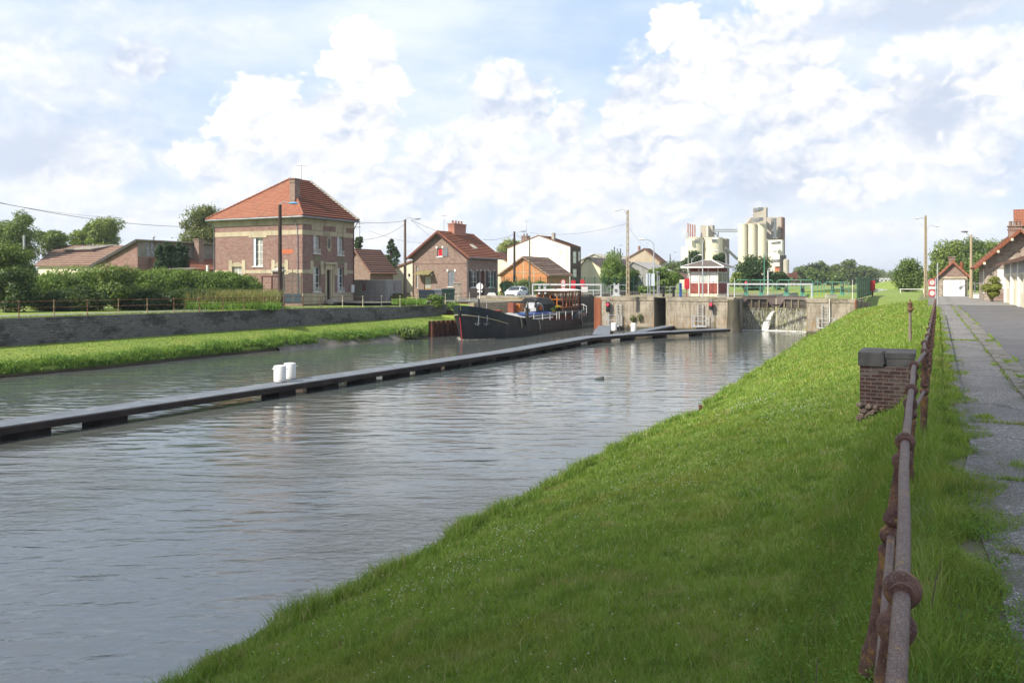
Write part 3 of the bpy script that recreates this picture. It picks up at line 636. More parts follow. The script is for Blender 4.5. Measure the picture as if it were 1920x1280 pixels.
for i, (x, y, z) in enumerate(RP):
    if i == 0: continue
    g0 = 0.0; o = MB()
    o.lathe((0, 0, -z), [(.05, -.1), (.05, .02), (.042, .04), (.036, .10), (.036, z-.56), (.045, z-.53), (.047, z-.505), (.036, z-.49)], 12)
    o.lathe((0, 0, -z), [(.034, z-.39), (.046, z-.375), (.044, z-.35), (.032, z-.32), (.030, z-.13), (.042, z-.11), (.047, z-.09), (.042, z-.07), (.026, z-.055), (.026, z-.02)], 12)
    o.ball((0, 0, 0), .045, 18); o.ball((0, 0, -.44), .05, 18)
    pst = o.build('post', M_cast, rail, True, loc=(x, y, z))
    pst.rotation_euler = (random.uniform(-.02, .02), LEAN[i], 0)
    o = MB(); dd_ = Vector((RP[i][0]-RP[i-1][0], RP[i][1]-RP[i-1][1], 0)).normalized()
    o.cyl(dd_*-.055, dd_*.055, .028, .028, 14)
    o.build('ball_socket', M_cast, pst, True)

# brick pier in the bank
fr = FR(1611, 16.4, -1.1, 0.)                              # frontal block
pier = thing('brick_pier', 'short dark brick pier with chipped stone cap in the grass bank beside the rail', 'brick pier', (at(1611, 16.4), 16.4, -1.15), -TH)
o = MB(); o.bx(.01, .98, .02, 1.3, 0, 1.20); o.build('shaft', M_brickD, pier)
M_cap = plain('worn_cap_stone', (.115, .11, .105), (.065, .063, .062), 2.5, .9, bump=.01, c3=(.2, .18, .155))
o = MB(); o.prism([(-.02, 1.203), (.42, 1.203), (.46, 1.26), (.45, 1.40), (.40, 1.47), (-.02, 1.47)], lambda u, d, w: (u, d, w), -.02, .5)
o.bx(-.018, .46, .503, 1.32, 1.203, 1.468); o.bx(.463, 1.0, .10, 1.32, 1.36, 1.465); o.bx(.47, .98, .06, .8, 1.203, 1.35)
o.build('cap', M_cap, pier)
o = MB()
rr = random.Random(4)
for i in range(60):
    x_, z_ = rr.uniform(0, .75), rr.uniform(.05, .50); r = rr.uniform(.03, .08); o.ball((x_, -.03-rr.uniform(0, .08), z_*(1-x_*.5)), r, 6, (1, .8, .7))
o.build('rubble_foot', plain('crumbled_mortar', (.27, .22, .18), (.16, .10, .08), 9, .9), pier)
# iron post on the bank
Yp = 34.; px_ = 1706.5; zb = float(Hxy(at(px_, Yp), Yp)); p_ = thing('iron_mooring_post', 'slim rusty iron post with a lantern-shaped head standing in the bank weeds', 'iron post', (at(px_, Yp), Yp, zb))
ht = zz(561, Yp)-zb
M_ip = plain('faded_rusty_post', (.17, .13, .11), (.24, .20, .17), 4, .8, streak=True)
o = MB(); o.lathe((0, 0, 0), [(.07, -.2), (.065, .3), (.05, ht*.68), (.06, ht*.7)], 10); o.build('shaft', M_ip, p_, True)
o = MB(); o.lathe((0, 0, ht*.7), [(.05, 0), (.12, .08), (.13, .12), (.09, .14), (.095, .36), (.11, .38), (.03, .42), (.025, ht*.3)], 12); o.cyl((0, 0, ht*.7+.15), (.2, -.02, ht*.7+.15), .018); o.build('head', M_cast, p_, True)

# ------------------------------------------------------------------ left quay wall and railing
b = MB(); ss = list(np.arange(-10, 70.1, 1.0)); th_ = .5
pts = [(float(wlL(s)), s) for s in ss]
for (v0, s0), (v1, s1) in zip(pts, pts[1:]):
    z0, z1 = float(glz(s0))+.01, float(glz(s1))+.01
    A, B = vs(v0+.12, s0), vs(v1+.12, s1); C, Dd = vs(v1-th_, s1), vs(v0-th_, s0)
    # battered face
    A0, B0 = vs(v0+.38, s0), vs(v1+.38, s1)
    b.q((*A0, -3.), (*B0, -3.), (*B, z1), (*A, z0)); b.q((*A, z0), (*B, z1), (*C, z1), (*Dd, z0))
e_ = vs(float(wlL(70))+.38, 70); f_ = vs(float(wlL(70))-th_, 70); b.q((*e_, -3.), (*f_, -3.), (*f_, -.78), (*vs(float(wlL(70))+.12, 70), -.78))
m, t = newmat('old_quay_brick'); co = t.coord(); x, y, z = t.sep(co)
u = x*ST+y*CT
br = t.node('ShaderNodeTexBrick', {'Vector': t.comb(u, z, 0.), 'Color1': (.115, .108, .105), 'Color2': (.08, .072, .07), 'Mortar': (.125, .12, .115), 'Scale': 1., 'Mortar Size': .028, 'Brick Width': .42, 'Row Height': .16})
q3 = t.comb(u*.6, z, 0.); n = t.noise(q3, .8, 8, .7); n2 = t.noise(q3, 3.5, 6, .75); n3 = t.noise(q3, .35, 4, .6)
c = t.mix(t.smooth(n, .47, .60)*.8, br, (.025, .022, .02)); c = t.mix(t.smooth(n2, .55, .64)*.6, c, (.22, .215, .20)); c = t.mix(t.smooth(n3, .6, .68)*.5, c, (.10, .035, .03)); c = t.mix(t.smooth(n2, .40, .34)*t.smooth(z, -1.2, -.6)*.7, c, (.06, .08, .03))
t.set(Base_Color=c, Roughness=.95, Normal=t.bump(n2, .8, .03)); M_qw = m
b.build('quay_wall', M_qw, label='long dark weathered brick retaining wall behind the left grass bank', cat='retaining wall', kind=None)
lr = thing('old_iron_railing', 'thin rusty two-bar railing on the left retaining wall, cream posts at its far end', 'railing')
pxs = [-40, 35, 101, 164, 222, 276, 326, 374, 417, 457, 495, 533, 567, 600, 642, 680, 715, 750, 781, 808, 835, 858, 880]
RL = []
for p in pxs:
    # intersect the view column with the line of the wall
    best = None
    for i in range(4000):
        s = i*.025; v = float(np.interp(s, [0, 29.7, 51.2, 65.4, 90], [-49.45, -47.2, -44.85, -43.45, -42.4])); X, Y = vs(v, s)
        if Y > 0 and X/Y >= kx(p): best = (X, Y, float(glz(s))); break
    RL.append(best)
M_rr = plain('rusty_railing_paint', (.20, .09, .045), (.12, .05, .03), 3, .8, c3=(.40, .33, .2)); M_cr = plain('cream_railing_paint', (.66, .62, .42), (.50, .42, .28), 3, .7)
for i, (x, y, z) in enumerate(RL):
    mm_ = M_cr if pxs[i] > 610 else M_rr
    if pxs[i] in (101, 222, 276): mm_ = plain('peeling_cream_post', (.40, .32, .2), (.22, .12, .06), 5, .8)
    o = MB(); o.lathe((0, 0, 0), [(.06, -.05), (.055, .04), (.035, .08), (.032, .50), (.045, .53), (.045, .60), (.03, .63), (.03, .90), (.045, .93), (.05, .98), (.02, 1.02)], 8); o.build('post', mm_, lr, True, loc=(x, y, z))
    if i: 
        q = RL[i-1]
        for hz in (.95, .565):
            o = MB(); o.cyl((x, y, z+hz), (q[0], q[1], q[2]+hz), .018, None, 6); o.build('rail', M_rr, lr)

# sheet piling, stepped planters
sp0, sp1 = [], []
def pile_run(name, pts, ztop, zbot, amp=.16, pitch=.55, cap=True):
    o = MB(); tot = []
    for (x0, y0), (x1, y1) in zip(pts, pts[1:]):
        L_ = math.hypot(x1-x0, y1-y0); nx, ny = (y1-y0)/L_, -(x1-x0)/L_; k = 0; u = 0
        while u < L_:
            for uu, off in ((0, 0), (.3, 0), (.42, 1), (.88, 1)):
                q = u+uu*pitch
                if q < L_: tot.append((x0+(x1-x0)*q/L_+nx*amp*off, y0+(y1-y0)*q/L_+ny*amp*off))
            u += pitch
    for a, b_ in zip(tot, tot[1:]): o.q((*a, zbot), (*b_, zbot), (*b_, ztop), (*a, ztop)); o.q((a[0]-nx*.04, a[1]-ny*.04, zbot), (b_[0]-nx*.04, b_[1]-ny*.04, zbot), (b_[0]-nx*.04, b_[1]-ny*.04, ztop), (a[0]-nx*.04, a[1]-ny*.04, ztop)); o.q((*a, ztop), (*b_, ztop), (b_[0]-nx*.04, b_[1]-ny*.04, ztop), (a[0]-nx*.04, a[1]-ny*.04, ztop))
    return o.build(name, M_corten)
pl = [vs(float(shL(s))+.18, s) for s in (60.5, 64, 70, 79)]
tag(pile_run('sheet_piling', pl, -1.80, -4, .2), 'rust-brown corrugated sheet piling at the water by the barge bow', 'sheet piling')
pl = [vs(float(shR(s))-.03, s) for s in (28.2, 29.2, 30.4)]
tag(pile_run('sheet_piling', pl, -2.86, -4, .09, .4), 'small rusty sheet pile tops sticking out of the near grass bank', 'sheet piling')
o = MB(); s0 = 47.5; 
for s in np.arange(44.5, 57.5, 1.0):
    a0, a1 = float(shL(s)), float(shL(s+1.0)); o.q((*vs(a0+.55, s), -3.4), (*vs(a1+.55, s+1), -3.4), (*vs(a1-.25, s+1), -2.62), (*vs(a0-.25, s), -2.62)); o.q((*vs(a0-.25, s), -2.62), (*vs(a1-.25, s+1), -2.62), (*vs(a1-.8, s+1), -2.7), (*vs(a0-.8, s), -2.7))
o.build('stone_revetment', plain('mossy_revetment', (.20, .18, .16), (.12, .11, .085), 1.2, .95, bump=.03, c3=(.07, .08, .03), bscale=4), label='sloping grey stone edging at the waterline of the left bank', cat='revetment')
o = MB()
for k_, (s_, zt) in enumerate(((69.4, -1.25), (70.1, -.85), (70.9, -.5))):
    va, vb = -43.6+k_*.2, -39.3; (x0, y0), (x1, y1) = vs(va, s_), vs(vb, s_); dx_, dy_ = .05*ST, .05*CT
    o.add([(x0, y0, -2.2), (x1, y1, -2.2), (x1+dx_, y1+dy_, -2.2), (x0+dx_, y0+dy_, -2.2), (x0, y0, zt), (x1, y1, zt), (x1+dx_, y1+dy_, zt), (x0+dx_, y0+dy_, zt)], [(0, 1, 2, 3), (4, 5, 6, 7), (0, 1, 5, 4), (1, 2, 6, 5), (2, 3, 7, 6), (3, 0, 4, 7)])
o.build('stepped_planter', M_corten, label='low stepped planter of rust-red steel sheets at the end of the left wall', cat='planter')

# ------------------------------------------------------------------ jetty
jet = thing('jetty', 'long low timber mooring walkway on piles down the middle of the canal', 'jetty')
M_deck = plain('grey_deck', (.155, .175, .20), (.12, .135, .155), 1.5, .65, bump=.002, c3=(.19, .20, .21))
M_beam = plain('black_fender_beam', (.04, .03, .026), (.022, .017, .015), 1.2, .85, streak=False, bump=.01)
ZD = -2.72
JC = [(-25.9, 5), (-25.3, 15.35), (-24.6, 25.3), (-23.4, 46.1), (-23.55, 60), (-22.1, 64.8), (-20.6, 68.7), (-16.4, 76)]    # near edge (v, s)
JF = [(-27.15, 5), (-26.55, 15.35), (-25.85, 25.3), (-24.65, 46.1), (-24.8, 60.8), (-23.2, 66), (-21.5, 69.9), (-17.2, 77.2)]
def ribbon(o, N, Fa, z0, z1):
    for i in range(len(N)-1):
        a, b_, c, d = vs(*N[i]), vs(*N[i+1]), vs(*Fa[i+1]), vs(*Fa[i])
        o.q((*a, z1), (*b_, z1), (*c, z1), (*d, z1)); o.q((*a, z0), (*b_, z0), (*c, z0), (*d, z0)); o.q((*a, z0), (*b_, z0), (*b_, z1), (*a, z1)); o.q((*d, z0), (*c, z0), (*c, z1), (*d, z1))
    o.q((*vs(*N[-1]), z0), (*vs(*Fa[-1]), z0), (*vs(*Fa[-1]), z1), (*vs(*N[-1]), z1))
o = MB(); ribbon(o, [(a+.03 if 0 else a, b_) for a, b_ in JC], JF, ZD-.06, ZD); o.build('deck', M_deck, jet)
o = MB(); ribbon(o, [(a+.10, b_) for a, b_ in JC], [(a-.004, b_) for a, b_ in JC], ZD-.24, ZD-.025); o.build('fender_beam', M_beam, jet)
o = MB(); ribbon(o, [(a+.004, b_) for a, b_ in JF], [(a-.10, b_) for a, b_ in JF], ZD-.24, ZD-.025); o.build('fender_beam', M_beam, jet)
for s in (16.5, 19.2, 27.2, 29.9, 32.6, 35.3, 38.1, 40.9, 43.7, 46.5, 49.3, 52.1, 54.9, 57.7, 61.5, 65.6, 69.4, 73.2):
    vn = float(np.interp(s, [p[1] for p in JC], [p[0] for p in JC])); vf = float(np.interp(s, [p[1] for p in JF], [p[0] for p in JF]))
    o = MB(); (x, y) = vs((vn+vf)/2, s)
    hw, hl = .5, (.52 if s < 50 else .4); q = [vs((vn+vf)/2+a, s+b_) for a, b_ in ((hw, -hl), (hw, hl), (-hw, hl), (-hw, -hl))]
    o.add([(*p, -4.3) for p in q]+[(*p, ZD-.065) for p in q], [(0, 1, 2, 3), (4, 5, 6, 7), (0, 1, 5, 4), (1, 2, 6, 5), (2, 3, 7, 6), (3, 0, 4, 7)])
    o.build('pile', M_beam, jet)
def branch(pts, w):
    N, Fa = [], []
    for i, p in enumerate(pts):
        a, b_ = pts[max(i-1, 0)], pts[min(i+1, len(pts)-1)]; d = Vector((b_[0]-a[0], b_[1]-a[1])).normalized(); n_ = Vector((d.y, -d.x))*w/2; N.append((p[0]+n_.x, p[1]+n_.y)); Fa.append((p[0]-n_.x, p[1]-n_.y))
    o = MB(); ribbon(o, N, Fa, ZD-.04, ZD+.012); o.build('deck', M_deck, jet); o = MB(); ribbon(o, [(a*.999, b_) for a, b_ in N], Fa, ZD-.24, ZD-.045); o.build('fender_beam', M_beam, jet)
branch([(-24.0, 63.2), (-26.2, 69.5), (-28.5, 76.5)], 1.4)
branch([(-22.5, 66.0), (-22.8, 71.), (-22.9, 80.)], 1.1)
# white mooring drums
def drum(px, Y, label):
    d = thing('mooring_drum', label, 'mooring bollard', (at(px, Y), Y, ZD), group='white mooring drums on the jetty')
    o = MB(); r = .265 if Y < 50 else .235; o.lathe((0, 0, 0), [(r, .03), (r, .10), (r*1.01, .11), (r*1.01, .13), (r, .14), (r, .70), (r*.94, .72), (r*.5, .74)], 24); o.build('drum', M_white, d, True)
    o = MB(); o.lathe((0, 0, 0), [(.29, 0.005), (.29, .028)], 20); o.build('foot_plate', M_dark, d)
    o = MB(); o.cyl((-.34, 0, .58), (.34, 0, .58), .022, None, 8); o.build('cross_bar', M_white, d)
drum(525, 36.2, 'white steel mooring drum nearest the camera on the jetty, left of its pair')
drum(543.5, 37.3, 'white steel mooring drum just behind and right of the nearest one on the jetty')
drum(1151.5, 72.6, 'left white mooring drum at the far end of the jetty below the lock signal')
drum(1188, 71.8, 'right white mooring drum at the far end of the jetty')
# floating thing
Y = 41.2; f_ = MB(); pr = [(-.24, .02, .02), (-.14, .06, .05), (0, .10, .09), (.14, .12, .12), (.20, .12, .13), (.23, .10, .08)]
vv = []; 
for x, r, h in pr:
    for i in range(10):
        w = 2*math.pi*i/10; vv.append((x, r*math.cos(w), max(-.05, h*math.sin(w))))
f_.add(vv, [(j*10+i, j*10+(i+1) % 10, (j+1)*10+(i+1) % 10, (j+1)*10+i) for j in range(5) for i in range(10)]+[tuple(range(10)), tuple(range(50, 60))])
f_.build('floating_debris', plain('wet_grey_plastic', (.07, .08, .07), (.045, .05, .045), 8, .5), None, True, loc=(at(1124, Y), Y, -3.17), label='small dark grey lump floating in open water right of the jetty', cat='floating debris')
# ------------------------------------------------------------------ the lock
def vthing(name, label, cat, v, s, z=0., group=None):
    X, Y = vs(v, s); return thing(name, label, cat, (X, Y, z), ROT, group)       # local x = upstream, local y = leftwards
m, t = newmat('board_marked_concrete'); co = t.coord(); x, y, z = t.sep(co)
a = t.noise(t.vmul(co, (1, 1, .6)), 1.1, 7, .65); b_ = t.noise(t.vmul(co, (2, 2, .35)), 2.2, 7, .7); jn = (z*1.62).m('FRACT'); e = t.noise(co, 4., 6, .7)
c = t.mix(t.smooth(a, .35, .65), (.37, .32, .25), (.23, .195, .15)); c = t.mix(t.smooth(b_, .48, .62)*.7, c, (.14, .115, .08))
c = t.mix(t.smooth(e, .64, .67)*t.smooth(z, -1.0, -1.8)*.95, c, (.62, .59, .52)); c = t.mix(t.smooth(b_, .50, .60)*t.smooth(z, -1.4, -2.6)*.8, c, (.30, .17, .05)); c = t.mix(t.smooth(z, -2.75, -3.05), c, (.06, .055, .035))
c = t.mix(jn.m('LESS_THAN', .05)*.5, c, (.13, .11, .08)); c = t.mix(.35, c, t.mix(t.noise(co, 24., 4, .7), (.3, .3, .3), (1., 1., 1.)), 'MULTIPLY')
t.set(Base_Color=c, Roughness=.92, Normal=t.bump(e, .6, .02)); M_lock = m
M_cop = plain('coping_stone', (.36, .31, .24), (.24, .21, .16), .8, .9, bump=.006, c3=(.16, .14, .10))
def pier_block(name, label, v0, v1, s0, s1, cop=.30, **k):
    th = vthing(name, label, k.get('cat', 'lock wall'), v1, s0)
    W_ = v1-v0; L_ = s1-s0
    o = MB(); o.bx(0, L_, 0, W_, -4.3, -cop); o.bx(1.103, L_, .003, W_-.003, -cop, -.005); o.build('wall', M_lock, th)
    o = MB(); q = 0; rr = random.Random(int(W_*10))
    while q < W_-.01:
        e_ = min(W_, q+rr.uniform(1.4, 2.2)); j = rr.uniform(0, .02); o.bx(-.05-j, 1.1, q+.008, e_-.008, -cop+.003, .06+j*.6); q = e_
    o.build('coping', M_cop, th); return th
cl = pier_block('lock_pier', 'left block of the concrete lock island, between the barge stern and the narrow slot', -30.65, -24.4, 79, 121)
o = MB(); o.bx(-.08, -.055, 5.55, 6.3, -3.3, -.05); o.bx(-.055, 3, 6.255, 6.29, -3.3, -.05); o.build('steel_edge', M_redsteel, cl)
cr = pier_block('lock_pier', 'right block of the concrete lock island, below the control cabin', -23.2, -16.6, 79, 121)
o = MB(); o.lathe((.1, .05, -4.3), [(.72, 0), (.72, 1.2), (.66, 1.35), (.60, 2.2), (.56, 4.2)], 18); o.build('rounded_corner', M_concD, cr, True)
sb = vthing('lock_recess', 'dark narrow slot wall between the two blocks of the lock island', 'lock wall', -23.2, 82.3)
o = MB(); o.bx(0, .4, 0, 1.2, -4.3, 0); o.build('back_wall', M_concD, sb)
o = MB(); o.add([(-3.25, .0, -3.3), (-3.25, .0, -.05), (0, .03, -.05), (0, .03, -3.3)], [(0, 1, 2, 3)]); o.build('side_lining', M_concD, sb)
rq = pier_block('lock_wall', 'pale concrete quay wall right of the waterfall gates, with the green fence above', -10.1, -5.9, 79, 122)
o = MB(); o.bx(-.09, -.053, 0, .12, -1.2, .0); o.build('steel_edge', M_redsteel, rq)
# wing wall going back under the fence and sloping slab
o = MB(); o.add([(-.02, .0, -1.3), (3.4, -.95, -.62), (3.5, -.95, -.35), (0, -.02, -.1), (3.5, 0, -.1)], [(0, 1, 2, 3), (2, 4, 3), (1, 2, 4)]); o.build('wing_slab', M_lock, rq)
lw = vthing('lock_wall', 'yellowish rubble stone quay wall behind the barge at the mouth of the left lock chamber', 'lock wall', -37, 79.15)
o = MB(); o.bx(0, 1.5, 0, 7.5, -4.3, -.25); o.build('front_wall', M_stone, lw)
o = MB(); 
for (va, sa_), (vb, sb2) in (((-37.45, 66.0), (-37.1, 71.0)), ((-37.1, 71.003), (-36.8, 79.1))):
    q = [(sa_-79.15, -37-va), (sb2-79.15, -37-vb), (sb2-79.15, -37-vb+.5), (sa_-79.15, -37-va+.5)]; o.add([(*p, -4.3) for p in q]+[(*p, -.35) for p in q], [(0, 1, 2, 3), (4, 5, 6, 7), (0, 1, 5, 4), (1, 2, 6, 5), (2, 3, 7, 6), (3, 0, 4, 7)])
o.build('approach_wall', M_stone, lw)
o = MB(); o.bx(-.04, 1.6, -.03, 7.5, -.247, .03); o.build('coping', M_cop, lw)
o = MB(); o.bx(1.503, 42, 0, .8, -4.3, -.25); o.build('chamber_wall', M_concD, lw); o = MB(); o.bx(1.603, 42, -.03, .8, -.247, .03); o.build('coping', M_cop, lw)  # darker than the piers: the shade on this wall is in its colour
lg = vthing('lock_gate', 'dark closed gate deep inside the left lock chamber behind the barge', 'lock gate', -31, 104)
o = MB(); o.bx(0, .4, 0, 6, -4.3, .3); 
for i in range(6): o.bx(-.12, -.003, i+.1, i+.3, -3.2, .25)
o.build('leaf', M_dark, lg)
# gates with waterfall -----------------------------------------------------
gt = vthing('lock_gate', 'closed slimy mitre gates of the right chamber leaking water under brown steel top plates', 'lock gate', -10.6, 83)
m, t = newmat('slimy_gate_planks'); co = t.coord(); x, y, z = t.sep(co)
a = t.noise(t.vmul(co, (4, 4, .45)), 1.6, 6, .7); b_ = t.noise(co, 3.2, 7, .75); st = t.noise(t.vmul(co, (9, 9, .25)), 2., 3, .6)
c = t.mix(t.smooth(a, .42, .58), (.045, .035, .025), (.17, .17, .045)); c = t.mix(t.smooth(b_, .46, .58)*.85, c, (.022, .018, .014)); c = t.mix(t.smooth(b_, .60, .68)*.6, c, (.26, .12, .03)); c = t.mix(t.smooth(st, .60, .68)*.6, c, (.45, .43, .36))
t.set(Base_Color=c, Roughness=.45, Normal=t.bump(b_, .9, .05)); M_slime = m
M_gsteel = plain('brown_gate_steel', (.17, .135, .12), (.13, .10, .09), 1.2, .7, streak=True)
M_plank = plain('wet_gate_timber', (.10, .08, .065), (.055, .045, .038), 2, .75, bump=.006)
for sd_ in (0, 1):
    # leaf runs from the wall (y=0 or 6) to the mitre (x=1.2, y=3)
    def g(u, d, w, sd_=sd_):                                # u 0..3.1 from wall to mitre, d towards camera negative
        yy = u*.97 if sd_ == 0 else 6-u*.97; return (u*.40+d, yy, w)
    o = MB(); o.prism([(0, -4), (3.1, -4), (3.1, -1.15), (0, -1.15)], g, 0, .25); o.build('lower_planks', M_slime, gt)
    o = MB(); o.prism([(0, -1.147), (3.1, -1.147), (3.1, -.95), (0, -.95)], g, -.06, .25); o.build('sill_beam', M_slime, gt)
    o = MB()
    for i in range(4): o.prism([(0, -.94+i*.2), (3.1, -.94+i*.2), (3.1, -.755+i*.2), (0, -.755+i*.2)], g, .12+(i % 2)*.01, .25)
    o.build('upper_planks', M_plank, gt)
    for u in (.75, 1.45, 2.2): o = MB(); o.prism([(u, -.945), (u+.13, -.945), (u+.13, -.15), (u, -.15)], g, -.02, .11); o.build('stanchion', M_woodL, gt)
    o = MB(); o.prism([(0, .16), (0, -.75), (.45, -.12), (2.2, -.12), (2.75, -.9), (3.1, -.9), (3.1, .16)] if sd_ else [(0, .16), (0, -.35), (.35, -.12), (2.2, -.12), (2.75, -.9), (3.1, -.9), (3.1, .16)], g, -.10, -.05); o.build('top_plate', M_gsteel, gt)
    o = MB(); o.prism([(-.05, .163), (3.1, .163), (3.1, .20), (-.05, .20)], g, -.15, .9); o.build('gangway', M_gsteel, gt)
o = MB(); o.bx(1.12, 1.2, 2.92, 3.08, -4, -.05); o.build('mitre_post', plain('yellowed_post', (.34, .30, .13), (.5, .47, .38), 3, .8, streak=True), gt)
# leaking water
m = bpy.data.materials.new('falling_water'); m.use_nodes = True; nt_ = m.node_tree; t = T(nt_); bs = nt_.nodes['Principled BSDF']
co = t.coord(); st = t.noise(t.vmul(co, (14, 14, 1.2)), 1.6, 5, .7); nt_.links.new(t.smooth(st, .44, .62).k, bs.inputs['Alpha']); bs.inputs['Base Color'].default_value = (.80, .80, .76, 1); bs.inputs['Roughness'].default_value = .35; M_fall = m
m = bpy.data.materials.new('leak_streaks'); m.use_nodes = True; nt_ = m.node_tree; t = T(nt_); bs = nt_.nodes['Principled BSDF']
co = t.coord(); st = t.noise(t.vmul(co, (16, 16, .35)), 1.5, 5, .7); nt_.links.new((t.smooth(st, .52, .66)*.75).k, bs.inputs['Alpha']); bs.inputs['Base Color'].default_value = (.72, .72, .66, 1); bs.inputs['Roughness'].default_value = .35; M_leak = m
wf = vthing('waterfall', 'white jet of water spurting from the middle of the leaking lock gates', 'water jet', -10.6, 83)
o = MB(); 
for k_, (w0, dd0) in enumerate(((0, 0.), (.07, .06), (-.06, -.05))):
    for i in range(10):
        q0, q1 = i/10, (i+1)/10
        def pt(q, e): 
            zz_ = -1.28-1.94*q**1.6; spread = .07+.27*q**1.3; return (1.0-.85*q**.8-w0-dd0*q, 3.1+.85*q**.9+e*spread+dd0, zz_)
        o.q(pt(q0, -1), pt(q0, 1), pt(q1, 1), pt(q1, -1))
o.build('jet', M_fall, wf)
o = MB()
for sd_ in (0, 1):
    def g(u, d, w, sd_=sd_):
        yy = u*.97 if sd_ == 0 else 6-u*.97; return (u*.40+d, yy, w)
    for d_, z_ in ((-.09, -1.0), (-.14, -1.2)):
        o.q(g(0, d_, z_), g(3.05, d_, z_), g(3.05, d_-.12, -3.2), g(0, d_-.12, -3.2))
o.build('gate_leakage', M_leak, None, loc=vs(-10.6, 83)+(0.,), kind='stuff').rotation_euler = (0, 0, ROT)
rr = random.Random(8); o = MB()
for i in range(1500):
    y_ = rr.uniform(0, 6); x_ = (1.2-abs(y_-3)*.4)-.2-abs(rr.gauss(0, .16)); 
    if rr.random() < .35: y_ = rr.gauss(3.7, .6); x_ = .45-abs(rr.gauss(0, .4))
    r = rr.uniform(.015, .05); o.box((x_, y_, -3.195+rr.random()*.04), (r*2, r*2.6, .03))
o.build('foam', plain('foam', (.8, .8, .76), (.7, .7, .66), 9, .6), None, loc=vs(-10.6, 83)+(0.,), kind='stuff').rotation_euler = (0, 0, ROT)
# gantry rails over both chamber mouths --------------------------------------
def gantry(label, pxa, pxb, s, ytop=531, zb=.06, mids=True, r=.07, m=None):
    X0, Y0 = on_s(pxa, s); X1, Y1 = on_s(pxb, s); L_ = math.hypot(X1-X0, Y1-Y0)
    th = thing('service_rail', label, 'railing', (X0, Y0, zb), math.atan2(Y1-Y0, X1-X0)); H_ = zz(ytop, Y0)-zb; m = m or M_galv
    o = MB(); o.bx(-.08, L_+.08, -.07, .07, H_-.15, H_); o.build('top_beam', m, th)
    for x in (0, L_): o = MB(); o.bx(x-.07, x+.07, -.06, .06, 0, H_-.153); o.build('post', m, th)
    for x in (.0, L_-.35): o = MB(); o.bx(x-.15, x+.5, -.3, .3, -.05, .045); o.build('foot', M_concL, th)
    if mids:
        o = MB(); o.bx(L_-3.2, L_-.1, .3, .36, H_*.45, H_*.45+.1); o.bx(L_-1.0, L_-.93, .3, .36, .05, H_*.45); o.build('inner_rail', m, th)
    return th
gantry('long galvanised service rail spanning the left lock chamber above the barge', 999, 1127, 80.3, 532)
gantry('long galvanised service rail spanning the waterfall gates', 1365, 1522, 79.8, 531, mids=False)
def hoops(label, p0, p1, s, y0, y1, m, posts=3, zb=.2):
    X0, Y0 = on_s(p0, s); X1, Y1 = on_s(p1, s); L_ = math.hypot(X1-X0, Y1-Y0); H_ = zz(y0, Y0)-zb
    th = thing('gate_railing', label, 'railing', (X0, Y0, zb), math.atan2(Y1-Y0, X1-X0), group='pale green railings on the lock gates')
    o = MB(); r = .25; o.tube([(0, 0, 0), (0, 0, H_-r), (r*.3, 0, H_-r*.3), (r, 0, H_), (L_-r, 0, H_), (L_-r*.3, 0, H_-r*.3), (L_, 0, H_-r), (L_, 0, 0)], .03, 6); o.build('hoop', m, th, True)
    for hz in (.52, .08): o = MB(); o.cyl((0, 0, H_*hz), (L_, 0, H_*hz), .02, None, 6); o.build('mid_rail', m, th)
    for i in range(1, posts): o = MB(); o.cyl((L_*i/posts, 0, 0), (L_*i/posts, 0, H_), .035, None, 6); o.build('post', m, th)
    return th
hoops('pale green rounded railing above the left leaf of the leaking gates', 1378, 1450, 84.2, 525, 552, M_teal)
hoops('pale green rounded railing above the right leaf of the leaking gates', 1456, 1524, 84.2, 525, 552, M_teal)
hoops('pale green railing just right of the long service rail on the right quay', 1526, 1540, 86.5, 528, 552, M_teal, 2)
hoops('pale green railing standing back on the right quay near the green mesh fence', 1545, 1592, 90, 529, 552, M_teal)
def machine(label, px, s, h, w, m, ybase=None, zb=.06):
    X, Y = on_s(px, s); th = thing('gate_machine', label, 'lock machinery', (X, Y, zb), ROT, 'lock machinery')
    o = MB(); o.bx(-.18, .18, -w/2, w/2, 0, .12); o.bx(-.12, .12, -w*.35, w*.35, .12, h*.55); o.build('base', m, th)
    o = MB(); o.bx(-.07, .07, -w*.3, -w*.16, h*.55, h); o.bx(-.07, .07, w*.16, w*.3, h*.55, h); o.cyl((-.13, 0, h*.62), (.13, 0, h*.62), w*.3, None, 12); o.build('gear', M_dark if m is M_teal else M_galv, th)
    o = MB(); o.lathe((-.2, 0, h*.45), [(.14, 0), (.16, .03), (.14, .06)], 10, (1, 0, 0)); o.build('hand_wheel', M_dark, th); return th
for i, (px, s, h, m_) in enumerate(((1399, 84.6, 1.2, M_teal), (1427, 84.9, 1.2, M_teal), (1474, 84.9, 1.2, M_teal), (1505, 84.6, 1.2, M_teal), (1561, 90.6, 1.2, M_teal), (1579, 90.6, 1.2, M_teal))):
    machine(['dark geared lock machine under the left end of the green gate railing', 'second lock machine, left of the mitre post', 'third lock machine, right of the mitre post', 'lock machine at the right end of the gate railing', 'left lock machine inside the far green railing', 'right lock machine inside the far green railing'][i], px, s, h, .5, m_, zb=.2)
machine('grey lock machine by the foot of the ladder-like lamp pole', 1156, 82.6, 1.35, 1.0, M_galv); machine('grey lock machine behind the left service rail', 1022, 85, 1.2, .5, M_galv); machine('slim grey lock machine left of the deckhouse', 1012, 85, 1.2, .4, M_galv)
